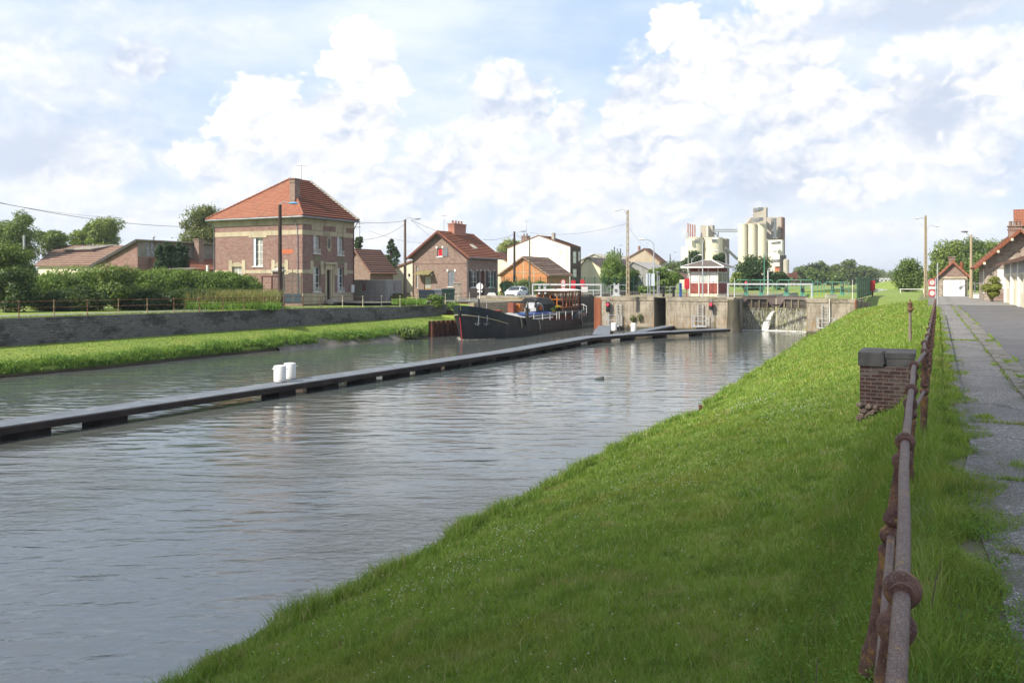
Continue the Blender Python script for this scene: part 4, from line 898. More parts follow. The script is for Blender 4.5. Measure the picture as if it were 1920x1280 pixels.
X, Y = on_s(1399, 84.4); d_ = thing('warning_lamp', 'red domed lamp above the left leaf of the gates', 'lamp', (X, Y, 1.38)); o = MB(); o.lathe((0, 0, 0), [(.12, 0), (.15, .05), (.14, .15), (.08, .24), (.0, .27)], 12); o.build('dome', M_red, d_, True); o = MB(); o.cyl((0, 0, -1.1), (0, 0, 0), .03); o.build('stem', M_teal, d_)
# wall furniture: signals, ladders, platforms ------------------------------------
SF = 78.9
def signal(label, px, y0, y1):
    X, Y = on_s(px, SF-.35); th = thing('lock_signal', label, 'signal light', (X, Y, 0), ROT, 'red lock signals')
    z1, z0 = zz(y0, Y), zz(y1, Y); h = z1-z0
    o = MB(); o.bx(-.04, .22, -.17, .17, z0, z1); o.build('housing', M_black, th)
    for k_, (zc, on) in enumerate(((z1-h*.25, 1), (z1-h*.72, 0))):
        o = MB(); o.lathe((-.045, 0, zc), [(.16, 0), (.16, -.10), (.15, -.10), (.15, -.003)], 14, (1, 0, 0)); o.build('visor', M_black, th)
        mm_ = M_black
        if on:
            mm_, t = newmat('lit_red_lens'); t.set(Base_Color=(.7, .02, .04), Emission_Color=(1., .03, .06), Emission_Strength=1.3)
        o = MB(); o.lathe((-.06, 0, zc), [(.135, 0), (.11, -.03), (.0, -.045)], 14, (1, 0, 0)); o.build('lens', mm_, th, True)
    o = MB(); o.cyl((.12, -.1, -3.0), (.12, -.1, z0+.05), .045, None, 8); o.cyl((.12, 0, z1-.1), (.12, 0, .1), .03, None, 6); o.build('mast', M_galv, th)
    return th
signal('red lock signal on the left block of the island, beside the white drums', 1139.5, 566, 585); signal('red lock signal on the right block of the island, below the control cabin', 1333, 567, 581)
def ladder(label, pa, pb, y0, y1):
    X, Y = on_s((pa+pb)/2, SF-.12); w = (pb-pa)/F*Y/CT; th = thing('wall_ladder', label, 'ladder', (X, Y, 0), ROT, 'ladders on the lock walls'); z1, z0 = zz(y0, Y), zz(y1, Y)
    for y_ in (-w/2, w/2): o = MB(); o.bx(-.03, .03, y_-.025, y_+.025, z0, z1); o.build('stringer', M_galv, th)
    n = int((z1-z0)/.28)
    for i in range(n): o = MB(); o.cyl((0, -w/2, z0+.14+i*.28), (0, w/2, z0+.14+i*.28), .018, None, 6); o.build('rung', M_galv, th)
ladder('wall ladder on the left block of the lock island', 1156, 1164, 568, 611); ladder('wall ladder on the right block of the lock island', 1309, 1317, 569, 612); ladder('wall ladder on the right quay beside the waterfall', 1542, 1551, 569, 612)
def platform(label, pa, pb, y0, y1):
    X, Y = on_s((pa+pb)/2, SF-.1); w = (pb-pa)/F*Y/CT; th = thing('ladder_platform', label, 'platform', (X, Y, 0), ROT, 'small steel platforms on the lock walls'); z1, z0 = zz(y0, Y), zz(y1, Y)
    o = MB(); o.bx(-.9, 0, -w/2, w/2, z0, z0+.09); o.build('deck', M_galv, th)
    for x_ in (-.88, -.05):
        for y_ in (-w/2, w/2): o = MB(); o.bx(x_-.03, x_+.03, y_-.03, y_+.03, z0+.09, z1); o.build('post', M_galv, th)
    o = MB()
    for h in (1., .55):
        zt = z0+(z1-z0)*h-.03
        for a_, b_ in (((-.88, -w/2), (-.88, w/2)), ((-.88, -w/2), (0, -w/2)), ((-.88, w/2), (0, w/2))): o.cyl((*a_, zt), (*b_, zt), .022, None, 6)
    o.build('guard_rail', M_galv, th)
    o = MB(); 
    for y_ in (-w/2+.05, w/2-.05): o.cyl((-.8, y_, z0), (0, y_, z0-.6), .03, None, 6)
    o.build('bracket', M_galv, th)
platform('steel landing platform on the left block of the island, behind the white drums', 1141, 1165, 589, 611); platform('steel landing platform on the right block of the lock island', 1303, 1327, 591, 612); platform('steel landing platform on the right quay wall at the grass edge', 1537, 1563, 595, 615)
o = MB(); X, Y = on_s(1555.5, SF-.05); o.cyl((X, Y, -2.0), (X, Y, .05), .05, None, 8); o.build('drain_pipe', M_white, None, label='white vertical pipe on the right quay wall beside the ladder', cat='pipe')
# green mesh fence on the right quay -------------------------------------------
m, t = newmat('green_mesh'); co = t.coord(); x, y, z = t.sep(co); u = x
st = (u*14.).m('FRACT'); hz = (z*3.6).m('FRACT')
c = t.mix(st.m('LESS_THAN', .35)*.5, (.02, .13, .075), (.01, .07, .04)); c = t.mix(hz.m('LESS_THAN', .12)*.6, c, (.008, .05, .03)); t.set(Base_Color=c, Roughness=.5); M_mesh = m
fn_ = vthing('mesh_fence', 'solid-looking green mesh fence on the right quay wall running away from the camera', 'fence', -5.85, 79.1, .06)
for i in range(10):
    o = MB(); o.bx(i*2.5, i*2.5+.06, -.03, .03, 0, 1.95); o.build('post', M_green, fn_)
    if i < 9:
        o = MB()
        for k_ in range(14): o.bx(i*2.5+.063, i*2.5+2.497, -.012+(.02 if k_ % 4 == 0 else 0), .012+(.02 if k_ % 4 == 0 else 0), .05+k_*.134, .05+k_*.134+.128)
        o.build('panel', M_mesh, fn_)
# control cabin ----------------------------------------------------------------
fr = FR(1346, 86.5, .06); hut = thing('control_cabin', 'lock control cabin with red brick base, white window band and shallow grey hipped roof', 'cabin', (fr.X, fr.Y, .06), fr.rot)
La, Lb = fr.a(1363), fr.b(1293); zb1, zb2, zb3, zb4 = fr.z(550), fr.z(531), fr.z(509), fr.z(500)
M_brickH = plain('painted_red_panel', (.30, .085, .065), (.21, .06, .05), 2.5, .8, bump=.003)
o = MB(); o.bx(.05, La-.05, .05, Lb-.05, -.05, zb1-.003); o.build('plinth', M_cream, hut)
o = MB(); o.bx(0, La, 0, Lb, zb1, zb2); o.build('lower_wall', M_brickH, hut)
o = MB(); o.bx(.08, La-.08, .08, Lb-.08, zb2+.003, zb3-.003); o.build('window_band', M_white, hut)
o = MB(); o.bx(0, La, 0, Lb, zb3, zb4); o.build('upper_wall', M_brickH, hut)
nb = 3
for i in range(nb+1):
    y_ = Lb*i/nb; o = MB(); o.bx(-.03, -.003 if 0 < i < nb else .12, max(-.02, y_-.05), min(Lb+.02, y_+.05), .0, zb4-.003); o.build('mullion', M_white, hut)
for i in range(nb):
    w = window(hut, fb, Lb*i/nb+.14, Lb*(i+1)/nb-.14, zb2+.15, zb3-.1, M_white, M_tint, d=.02, fw=.05, vert=0, hor=0)
    if i != 1:
        o = MB(); o.bx(.035, .045, Lb*i/nb+.2, Lb*(i+1)/nb-.2, zb2+.2, zb3-.15); o.build('blind', M_whitew, w)
for i in range(2):
    window(hut, fa, La*i/2+.12, La*(i+1)/2-.12, zb2+.08, zb3-.06, M_white, plain('dusty_olive_glass', (.20, .21, .15), (.12, .13, .09), 3, .2), d=.02, fw=.05, vert=1, hor=0)
ap = fr.z(487); oh = .75; M_felt = plain('grey_roof_felt', (.15, .125, .105), (.11, .09, .08), 1., .9)
c0 = (-oh, -oh, zb4-.02); c1 = (La+oh, -oh, zb4-.02); c2 = (La+oh, Lb+oh, zb4-.02); c3 = (-oh, Lb+oh, zb4-.02); A_ = (La/2, Lb/2-.3, ap); B_ = (La/2, Lb/2+.3, ap)
o = MB(); o.q(c0, c1, A_); o.q(c1, c2, B_, A_); o.q(c2, c3, B_); o.q(c3, c0, A_, B_); o.q(c0, c1, c2, c3); o.build('roof', M_felt, hut)
o = MB(); o.bx(-oh-.02, La+oh+.02, -oh-.03, -oh-.003, zb4-.12, zb4+.02); o.bx(-oh-.03, -oh-.003, -oh, Lb+oh, zb4-.12, zb4+.02); o.tube([Vector(c0)+Vector((0, 0, .05)), Vector(A_)+Vector((0, 0, .05))], .05, 6); o.tube([Vector(c3)+Vector((0, 0, .05)), Vector(B_)+Vector((0, 0, .05))], .05, 6); o.tube([Vector(c1)+Vector((0, 0, .05)), Vector(A_)+Vector((0, 0, .05))], .05, 6); o.build('fascia', M_whitew, hut)
# small quay objects -------------------------------------------------------------
def spot(px, Y, z=.05): return (at(px, Y), Y, z)
def lamp_post(label, px, Y, ytop, armpx, army, m=None, z=.05, r=.06, curved=True, name='street_lamp', heads=None, group='slender curved lamp posts at the lock'):
    th = thing(name, label, 'street lamp', spot(px, Y, z), group=group); H_ = zz(ytop, Y)-z; dx = at(armpx, Y)-at(px, Y); hz = zz(army, Y)-z; m = m or M_galv
    o = MB()
    if curved: o.tube([(0, 0, 0), (0, 0, H_*.5), (0, 0, H_*.9), (dx*.06, 0, H_*.965), (dx*.25, 0, H_), (dx*.8, 0, hz+.05)], [r*1.3, r, r*.8, r*.7, r*.6, r*.5], 8)
    else: o.cyl((0, 0, 0), (0, 0, H_), r*1.2, r*.8, 8); o.tube([(0, 0, H_-.3), (dx*.4, 0, H_*.5+hz*.5), (dx*.8, 0, hz+.03)], r*.4, 6)
    o.build('pole', m, th, True)
    o = MB(); s_ = 1 if dx > 0 else -1; o.ball((dx*.8+s_*.32, 0, hz), .36, 12, (1, .45, .26)); o.build('lamp_head', M_whitew if m is not M_teal else M_galv, th, True); return th
lamp_post('curved lamp post beside the pale notice board on the lock island, head leftwards', 1226, 80.5, 452, 1206, 449)
lamp_post('curved lamp post in front of the control cabin, head to the right', 1317.5, 79.8, 447, 1341, 448)
lamp_post('curved lamp post behind the right corner of the control cabin, head to the left', 1361.5, 98, 472, 1344, 470)
lamp_post('pale green lamp post behind the leaking gates against the round tree', 1433, 112, 474, 1452, 471, m=M_teal, curved=False)
lamp_post('low lamp post rising behind the left side of the cabin roof', 1297, 118, 484, 1312, 478, curved=False)
lp = thing('globe_lamp', 'short white post with a dark round lamp behind the gate railing', 'lamp', spot(1440, 92)); H_ = zz(508, 92); o = MB(); o.cyl((0, 0, 0), (0, 0, H_), .06, None, 8); o.build('pole', M_white, lp); o = MB(); o.ball((.1, 0, H_+.1), .16, 10); o.build('lamp_globe', M_zinc, lp, True)
lp = thing('globe_lamp', 'short grey post with a small dark lamp right of the notice board', 'lamp', spot(1234, 84)); H_ = zz(514, 84); o = MB(); o.cyl((-.08, 0, 0), (-.08, 0, H_), .04, None, 8); o.cyl((.1, 0, 0), (.1, 0, H_-.2), .04, None, 8); o.build('pole', M_galv, lp); o = MB(); o.lathe((0, 0, H_), [(.16, 0), (.2, .1), (.12, .22), (0, .26)], 10); o.build('lamp_head', M_zinc, lp, True)
nb_ = thing('notice_board', 'blank pale grey notice board on two posts on the lock island, seen from behind', 'notice board', spot(1219.5, 80.3)); w = 16/F*80.3; z0, z1 = zz(536, 80.3)-.05, zz(512.5, 80.3)-.05
o = MB(); o.bx(-w/2, .0, -.02, .02, z0, z1); o.bx(.02, w/2, -.02, .02, z0, z1-.02); o.build('panel', plain('pale_board', (.66, .71, .74), (.58, .64, .68), 2, .5), nb_)
for x_ in (-.08, -.3): o = MB(); o.bx(x_, x_+.06, -.09, -.023, 0, z1+(.12 if x_ > -.1 else 0)); o.build('post', M_galv, nb_)
# ladder-like cast concrete pole with lamp
def ladder_pole(label, px, Y, ytop, z, arms, name='concrete_pole', w=.34, gap=.62, hooks=()):
    th = thing(name, label, 'lamp pole', spot(px, Y, z)); H_ = zz(ytop, Y)-z; o = MB()
    wt = w*.62
    for s_ in (-1, 1):
        o.add([(s_*w/2, -.1, -.3), (s_*(w/2-.10), -.1, -.3), (s_*(w/2-.10), .1, -.3), (s_*w/2, .1, -.3), (s_*wt/2, -.07, H_), (s_*(wt/2-.08), -.07, H_), (s_*(wt/2-.08), .07, H_), (s_*wt/2, .07, H_)], [(0, 1, 2, 3), (4, 5, 6, 7), (0, 1, 5, 4), (1, 2, 6, 5), (2, 3, 7, 6), (3, 0, 4, 7)])
    n = int(H_/gap)
    for i in range(n+1):
        zc = .2+i*gap; ww = w+(wt-w)*zc/H_
        if zc < H_-.05: o.bx(-ww/2+.09, ww/2-.09, -.08, .08, zc, zc+.16)
    o.bx(-wt/2-.003, wt/2+.003, -.075, .075, H_-.25, H_+.02); o.build('pole', M_cpole, th)
    for (ax, ay, bx_) in arms:
        dx = at(ax, Y)-at(px, Y); hz = zz(ay, Y)-z; zs = zz(bx_, Y)-z; s_ = 1 if dx > 0 else -1
        a_ = MB(); a_.tube([(s_*wt*.5, -.05, zs), (dx*.35, -.05, hz+(.1 if hz > zs else .02)), (dx*.72, -.05, hz+.03)], .028, 6); arm = a_.build('lamp_arm', M_galv, th, True)
        o = MB(); o.ball((dx*.72+s_*.26, -.05, hz), .30, 12, (1, .42, .26)); o.build('lamp_head', M_whitew, arm, True)
    return th
ladder_pole('tall pale concrete pole with ladder-like holes and a lamp on the lock island', 1177, 81.5, 394.5, .05, [(1156, 394, 402)])
def lifebuoy(label, px, Y, y0, y1, yb, z=.05, m=None):
    th = thing('lifebuoy_case', label, 'lifebuoy case', spot(px, Y, z), group='red lifebuoy cases'); z1, z0 = zz(y0, Y)-z, zz(y1, Y)-z; h = z1-z0
    o = MB(); o.prism([(-.24, .12), (-.17, 0), (.17, 0), (.24, .12), (.24, h-.14), (.15, h), (-.15, h), (-.24, h-.14)], lambda u, d, w: (u, d, z0+w), -.11, .11); o.build('case', M_red, th)
    o = MB(); o.prism([(-.15, .2), (.15, .2), (.15, h-.25), (-.15, h-.25)], lambda u, d, w: (u, d, z0+w), -.135, -.113); o.build('lid', M_red, th)
    o = MB(); o.bx(-.05, .05, -.04, .06, 0, z0); o.build('post', m or M_redsteel, th)
lifebuoy('red lifebuoy case on a red post left of the control cabin', 1288, 81, 522, 542, 556); lifebuoy('narrow red lifebuoy case behind the left service rail, left one of the two', 1075, 92, 525, 542, 556); lifebuoy('rounder red lifebuoy case behind the left service rail, right one of the two', 1092, 94, 524, 538, 556); lifebuoy('red lifebuoy case in front of the green mesh fence', 1636, 89, 526, 545, 553, -.3)
o = thing('grey_board', 'white board below the right-hand red lifebuoy case', 'notice board', spot(1097, 93)); q = MB(); q.bx(-.42, .3, -.02, .02, .35, .95); q.build('panel', M_white, o); q = MB(); q.cyl((-.05, .04, 0), (-.05, .04, .9), .03); q.build('post', M_galv, o)
def ring_sign(th, x, y, z, r, centre=True, ry=0.):
    """white disc with red ring facing the camera side"""
    o = MB(); o.lathe((x, y, z), [(r, 0), (r, .02)], 24, (0, 1, 0)); d = o.build('sign_disc', M_white, th)
    o = MB(); n = 24
    a = [(x+r*.97*math.cos(2*math.pi*i/n), y-.004, z+r*.97*math.sin(2*math.pi*i/n)) for i in range(n)]; b_ = [(x+r*.66*math.cos(2*math.pi*i/n), y-.004, z+r*.66*math.sin(2*math.pi*i/n)) for i in range(n)]
    o.add(a+b_, [(i, (i+1) % n, n+(i+1) % n, n+i) for i in range(n)]); o.build('red_ring', M_red, d)
    if centre: o = MB(); o.lathe((x, y-.006, z), [(r*.22, 0), (r*.22, .003)], 12, (0, 1, 0)); o.build('sign_symbol', M_redsteel, d)
    return d
sg = thing('round_sign_pair', 'two small round white signs with red rings behind the left service rail', 'sign', spot(1056, 90)); 
for y_ in (528.5, 541.5): ring_sign(sg, 0, 0, zz(y_, 90)-.05, .27)
o = MB(); o.bx(-.22, .22, 0, .02, zz(537.5, 90)-.05, zz(534, 90)-.05); o.build('plate', M_white, sg); o = MB(); o.cyl((0, .05, 0), (0, .05, zz(524, 90)), .03); o.build('post', M_galv, sg)
# grey rail left of cabin
ra = thing('grey_railing', 'low grey steel railing between the notice board and the control cabin', 'railing', spot(1233, 84)); Lr = at(1291, 84)-at(1233, 84)
for i in range(6): o = MB(); o.bx(Lr*i/5-.025, Lr*i/5+.025, -.025, .025, 0, 1.05); o.build('post', M_galv, ra)
for h in (1.0, .62, .15): o = MB(); o.bx(.0, Lr, -.02, .02, h, h+.05); o.build('rail', M_galv, ra)
for i, px in enumerate((1244, 1263)):
    o = MB(); x_, y_, z_ = spot(px, 83.2); o.bx(-.1, .1, -.14, .14, 0, .9); o.bx(-.12, .12, -.17, .17, .9, .98); o.bx(-.07, .07, -.155, -.142, .3, .8); o.build('control_box', M_black, None, loc=(x_, y_, z_), label=['black control post left of the blue post, nearer the notice board', 'black control post between the notice board and the blue post, nearer the cabin'][i], cat='control post', group='black control posts')
o = MB(); o.lathe((0, 0, 0), [(.14, 0), (.13, .1), (.12, 1.2), (.15, 1.24), (.15, 1.34), (.05, 1.42)], 10); o.build('blue_post', M_blue, None, True, loc=spot(1276, 82), label='short blue post left of the red lifebuoy case by the cabin', cat='post')
o = MB(); o.bx(-.4, .4, -.2, .2, 0, .26); o.bx(-.42, .42, -.22, .22, .263, .3); o.build('cable_box', M_concL, None, loc=spot(1352, 79.5), label='low pale box on the quay edge below the right corner of the cabin', cat='box')
o = MB(); o.bx(-.5, .5, -.2, .2, 0, .32); o.bx(-.52, .52, -.22, .22, .323, .37); o.build('cable_box', M_concL, None, loc=spot(1558, 78.5), label='pale concrete box on the right quay below the far green railing', cat='box')
o = MB(); 
for x_ in (-.3, .3): o.bx(x_-.06, x_+.06, -.15, .15, 0, .25)
o.bx(-.45, .45, -.2, .2, .253, .33); o.build('low_bench', M_concL, None, loc=spot(1209, 84.5), label='small low white bench left of the notice board', cat='bench')
for i, (px, Y, yt) in enumerate(((1290.3, 84.8, 470), (1598.5, 75.5, 526), (1377, 82, 522))):
    o = MB(); o.cyl((0, 0, 0), (0, 0, zz(yt, Y)), .035, .02, 6); o.lathe((0, 0, 0), [(.1, 0), (.1, .03)], 8); o.build('thin_mast', M_white, None, loc=spot(px, Y), label=['thin white mast at the left wall of the control cabin', 'thin white pole at the left end of the green mesh fence', 'short white post at the left end of the waterfall service rail'][i], cat='mast')
rk = thing('storage_rack', 'grey steel frame rack beside the foot of the concrete ladder pole', 'rack', spot(1144.5, 83.5)); Lr = at(1174, 83.5)-at(1144.5, 83.5)
for x_ in (0, Lr): o = MB(); o.cyl((x_, 0, 0), (x_, 0, 1.2), .03); o.build('post', M_galv, rk)
o = MB(); o.cyl((0, 0, 1.2), (Lr, 0, 1.2), .03); o.cyl((0, 0, .6), (Lr, 0, .6), .02); o.build('rail', M_galv, rk)
# ------------------------------------------------------------------ buildings
def bldg(fr, name, label, La, Lb, ze0, ze1, zr, br, wm, rm, oa=.5, ob=.4, ops_a=(), ops_b=(), gable_b=True, rows=None, wm2=None, cat='building', zb=-.3, ridge=True, rows_on=True, oback=None, group=None, rev=.25, part_roof=True):
    """ridge along local x at y = br; gable towards the camera at x = 0"""
    h = thing(name, label, cat, (fr.X, fr.Y, fr.z0), fr.rot, group)
    o = MB(); wall(o, fa, [(0, ze0), (La, ze0)], ops_a, zb, rev=rev); wall(o, fb, [(0, ze0), (br, zr-.08), (Lb, ze1)] if 0 < br < Lb else [(0, ze0), (Lb, ze1)], ops_b, zb, rev=rev)
    o.q((La, 0, zb), (La, Lb, zb), (La, Lb, ze1), (La, br, zr-.08), (La, 0, ze0)); o.q((0, Lb, zb), (La, Lb, zb), (La, Lb, ze1), (0, Lb, ze1))
    o.build('wall', wm, h)
    if part_roof:
        rf = None
        def down(y0, z0, y1, z1, ob): 
            t_ = ob/abs(y1-y0); return y1+(y1-y0)*t_, z1+(z1-z0)*t_
        sc = math.hypot(1, 1); b2 = oa if oback is None else oback
        if br > 0:
            ye, ze = down(br, zr, 0, ze0, ob); n = rows or max(4, int(math.hypot(br-ye, zr-ze)/.36)); o = MB(); slope(o, (-oa, ye, ze), (La+b2, ye, ze), (-oa, br, zr), (La+b2, br, zr), n, .12 if rows_on else .01, .10); rf = o.build('roof', rm, h)
        if br < Lb:
            ye, ze = down(br, zr, Lb, ze1, ob); n = rows or max(4, int(math.hypot(br-ye, zr-ze)/.36)); o = MB(); slope(o, (-oa, ye, ze), (La+b2, ye, ze), (-oa, br, zr), (La+b2, br, zr), n, .12 if rows_on else .01, .10); rf = o.build('roof', rm, h)
        h['rf'] = 1; del h['rf']
        if ridge:
            o = MB(); n = max(2, int((La+oa+b2)/.42)); 
            for i in range(n):
                x0 = -oa+(La+oa+b2)*i/n; x1 = -oa+(La+oa+b2)*(i+1)/n; o.cyl((x0, br, zr+.02), (x1, br, zr+.035), .11, .125, 8)
            o.build('ridge_tiles', rm, h)
        return h, rf
    return h, None
def band(par, fn, u0, u1, z0, z1, m, d=.03, name='band', d1=0.):
    o = MB(); bar(o, fn, u0, u1, z0, z1, -d, d1-.0 if d1 else -.0005); return o.build(name, m, par)
def gutter(par, p, q, m, r=.07):
    o = MB(); o.tube([p, q], r, 8); return o.build('gutter', m, par, True)
def pipe(par, pts, m, r=.045): o = MB(); o.tube(pts, r, 6); return o.build('downpipe', m, par, True)
def chimney(par, x0, x1, y0, y1, z0, z1, m, pots=0, potm=None, cap=True, axis=1):
    o = MB(); o.bx(x0, x1, y0, y1, z0, z1)
    if cap: o.bx(x0-.06, x1+.06, y0-.06, y1+.06, z1-.28, z1-.16); o.bx(x0-.09, x1+.09, y0-.09, y1+.09, z1+.003, z1+.1)
    c = o.build('chimney', m, par)
    for i in range(pots):
        f_ = (i+.5)/pots; x = x0+(x1-x0)*f_ if axis == 0 else (x0+x1)/2; y = (y0+y1)/2 if axis == 0 else y0+(y1-y0)*f_
        o = MB(); o.lathe((x, y, z1+.09), [(.14, 0), (.12, .3), (.14, .33), (.14, .4)], 10); o.build('chimney_pot', potm or m, c, True)
    return c
def antenna(label, X, Y, z0, z1, w=.7, rz=.3, n=5):
    th = thing('tv_antenna', label, 'antenna', (X, Y, z0), rz); H_ = z1-z0
    o = MB(); o.cyl((0, 0, -.1), (0, 0, H_), .025, .018, 6); o.build('mast', M_zinc, th)
    o = MB(); o.cyl((-w*.6, 0, H_*.93), (w*.6, 0, H_*.93), .014, None, 5)
    for i in range(n): x = -w*.6+w*1.2*i/(n-1); o.cyl((x, -.25, H_*.93), (x, .25, H_*.93), .01, None, 5)
    o.build('aerial', M_zinc, th); return th
M_reveal = plain('pale_blue_reveal', (.62, .66, .72), (.5, .54, .6), 3, .6)

# ---- main house
fr = FR(567, 78, -.49); La, Lb = fr.a(663.5), fr.b(401); ze = fr.z(405); zr = fr.z(336, 4.7, Lb/2)
A = lambda x: fr.a(x); B = lambda x: fr.b(x)
za = lambda py, px: fr.z(py, fr.a(px), 0); zb_ = lambda py, px: fr.z(py, 0, fr.b(px))
h1 = thing('lock_keeper_house', 'tall two-storey brick house with cream bands and orange hipped roof on the left bank', 'house', (fr.X, fr.Y, fr.z0), fr.rot)
w1 = (B(493), B(474.3), zb_(499, 484), zb_(445.5, 484)); w2 = (B(454), B(435.6), zb_(522, 445), zb_(500, 445)); w2b = (B(534), B(516), zb_(549, 524), zb_(500, 524))
opb = [w1, w2, w2b]
u1 = (A(588), A(600), za(474.6, 594), za(432, 594)); u2 = (A(632.5), A(644), za(478, 638), za(436, 638)); l1 = (A(587.5), A(601), za(546.5, 594), za(499.5, 594)); l2 = (A(633), A(644.7), za(546, 638), za(502, 638)); dr = (A(612), A(623.5), za(561, 618), za(506, 618))
o = MB(); wall(o, fa, [(0, ze), (La, ze)], [u1, u2, l1, l2, dr], -.3, rev=.3); wall(o, fb, [(0, ze), (Lb, ze)], opb, -.3, rev=.3)
o.q((La, 0, -.3), (La, Lb, -.3), (La, Lb, ze), (La, Lb/2, zr-.1), (La, 0, ze)); o.q((0, Lb, -.3), (La, Lb, -.3), (La, Lb, ze), (0, Lb, ze)); o.build('wall', M_brickR, h1)
ovh = .55; apx = 4.7; E0, E1, E2, E3 = (-ovh, -ovh, ze+.02), (La+.15, -ovh, ze+.02), (La+.15, Lb+ovh, ze+.02), (-ovh, Lb+ovh, ze+.02); A1, A2 = (apx, Lb/2, zr), (La+.15, Lb/2, zr)
o = MB(); slope(o, E0, E3, A1, A1, 26, .02, .1); rf = o.build('roof', M_tileO, h1)
o = MB(); slope(o, E0, E1, A1, A2, 17, .15, .1); o.build('roof', tiles('ribbed_orange_tiles', (.38, .13, .06), (.28, .09, .045), (.085, .028, .02), mossamt=.2, row=.40, th=(zr-ze)/17), h1)
o = MB(); slope(o, E3, E2, A1, A2, 22, .10, .1); o.build('roof', M_tileO, h1)
o = MB()
for P_0, P_1 in ((E0, A1), (E3, A1), (A1, A2)):
    P_0, P_1 = Vector(P_0), Vector(P_1); n = int((P_1-P_0).length/.4)
    for i in range(n): o.cyl(P_0.lerp(P_1, i/n)+Vector((0, 0, .04)), P_0.lerp(P_1, (i+1)/n)+Vector((0, 0, .06)), .10, .12, 8)
o.build('ridge_tiles', M_tileO, h1)
o = MB(); P_0, P_1 = Vector(A2), Vector(E1); o.add([P_0+Vector(q) for q in ((-.3, 0, .05), (.12, 0, .05), (.12, 0, .2), (-.3, 0, .2))]+[P_1+Vector(q) for q in ((-.3, 0, .05), (.12, 0, .05), (.12, 0, .2), (-.3, 0, .2))], [(0, 1, 2, 3), (4, 5, 6, 7), (0, 1, 5, 4), (1, 2, 6, 5), (2, 3, 7, 6), (3, 0, 4, 7)]); o.build('verge_coping', M_concL, h1)
for p, q in ((E0, E3), (E0, E1)): gutter(h1, tuple(Vector(p)+Vector((-.06, -.06, -.12))), tuple(Vector(q)+Vector((-.06 if p[0] == q[0] else 0, -.06, -.12))), M_zinc, .09)
o = MB(); o.bx(-ovh+.05, La, -ovh+.05, -.07, ze-.16, ze-.09); o.bx(-ovh+.05, -.07, -.07, Lb+ovh-.05, ze-.16, ze-.09); o.build('soffit', M_brown, h1)
# cream trim
zf0, zf1 = fr.z(420), ze-.17; zb0, zb1 = fr.z(439.5), fr.z(430.5); zc0, zc1 = fr.z(512), fr.z(505.5)
for z0, z1, d_ in ((zf0, zf1, .06), (zf0+.55, zf0+.65, .12), (zb0, zb1, .035)):
    band(h1, fb, .0, Lb, z0, z1, M_creamT, d_); band(h1, fa, -.0, La, z0+.002, z1-.002, M_creamT, d_+.003)
def cut_band(fn, L_, z0, z1, ops, m, d_):
    xs = [0]+sum([[a-.001, b_+.001] for a, b_ in sorted(ops)], [])+[L_]
    for a, b_ in zip(xs[::2], xs[1::2]):
        if b_-a > .05: band(h1, fn, a, b_, z0, z1, m, d_)
cut_band(fb, Lb, zc0, zc1, [w2[:2], w2b[:2]], M_creamT, .035); cut_band(fa, La, zc0+.003, zc1-.003, [l1[:2], l2[:2], (dr[0]-.25, dr[1]+.25)], M_creamT, .035)
zp = fr.z(550); cut_band(fa, La, -.05, zp, [(dr[0]-.25, dr[1]+.25)], M_creamT, .05)
band(h1, fb, w1[0]-.5, w1[1]+.5, w1[3]+.003, zb0-.003, M_creamT, .05)
for a, b_, z0, z1 in (u1, u2): band(h1, fa, a-.35, b_+.35, z1+.003, zf0+.12, M_creamT, .06, 'lintel')
for fn, (a, b_, z0, z1) in ((fa, l1), (fa, l2), (fb, w2), (fb, w2b)):
    for q0, q1 in ((a-.45, a-.003), (b_+.003, b_+.45)): band(h1, fn, q0, q1, z1-.75, z1+.65 if fn is fb else z1+.55, M_creamT, .045, 'quoin')
    # brick arch head as segments
    o = MB(); n = 9; w = b_-a
    for i in range(n):
        x0 = a+w*i/n+.01; x1 = a+w*(i+1)/n-.01; c_ = 1-((i+.5)/n*2-1)**2; bar(o, fn, x0, x1, z1+.003+.0*c_, z1+.25+.2*c_, -.03, -.001)
    o.build('arch', M_creamT if fn is fb else M_brickR, h1)
for a, b_ in ((u1, l1), (u2, l2)): band(h1, fa, a[0], a[1]+.1, b_[3]+.35, a[2]-.25, plain('ochre_panel', (.22, .19, .12), (.16, .14, .09), 3), .03, 'panel')
# windows
window(h1, fb, *w1, M_white, M_glassL, d=.2, fw=.1, vert=1, hor=3, sill=M_white); window(h1, fb, *w2, M_white, M_glassL, d=.15, fw=.09, vert=1, hor=1); window(h1, fb, *w2b, M_white, M_glass, d=.15, fw=.09, vert=1, hor=1)
o = MB(); bar(o, fb, w1[1]-.33, w1[1]-.003, w1[2]+.003, w1[3]-.003, .05, .10); o.build('shutter', M_reveal, h1)
for q in (u1, u2, l1, l2):
    w = window(h1, fa, *q, M_white, M_glass if q in (l1, l2) else M_glassL, d=.18, fw=.08, vert=1, hor=2, sill=M_white)
    o = MB()
    for z in (.12, .22, .32, .42): bar(o, fa, q[0]+.02, q[1]-.02, q[2]+z, q[2]+z+.02, -.06, -.04)
    for i in range(7): x = q[0]+.03+(q[1]-q[0]-.06)*i/6; bar(o, fa, x, x+.02, q[2]+.02, q[2]+.45, -.085, -.065)
    o.build('window_guard', M_white, w)
    o = MB(); bar(o, fa, q[0]+.002, q[0]+.24, q[2]+.01, q[3]-.01, .03, .08); o.build('shutter', M_reveal, h1)
o = MB(); bar(o, fa, *dr, .22, .28); d_ = o.build('door', plain('dark_door', (.03, .028, .025), (.02, .02, .02), 3, .5), h1); 
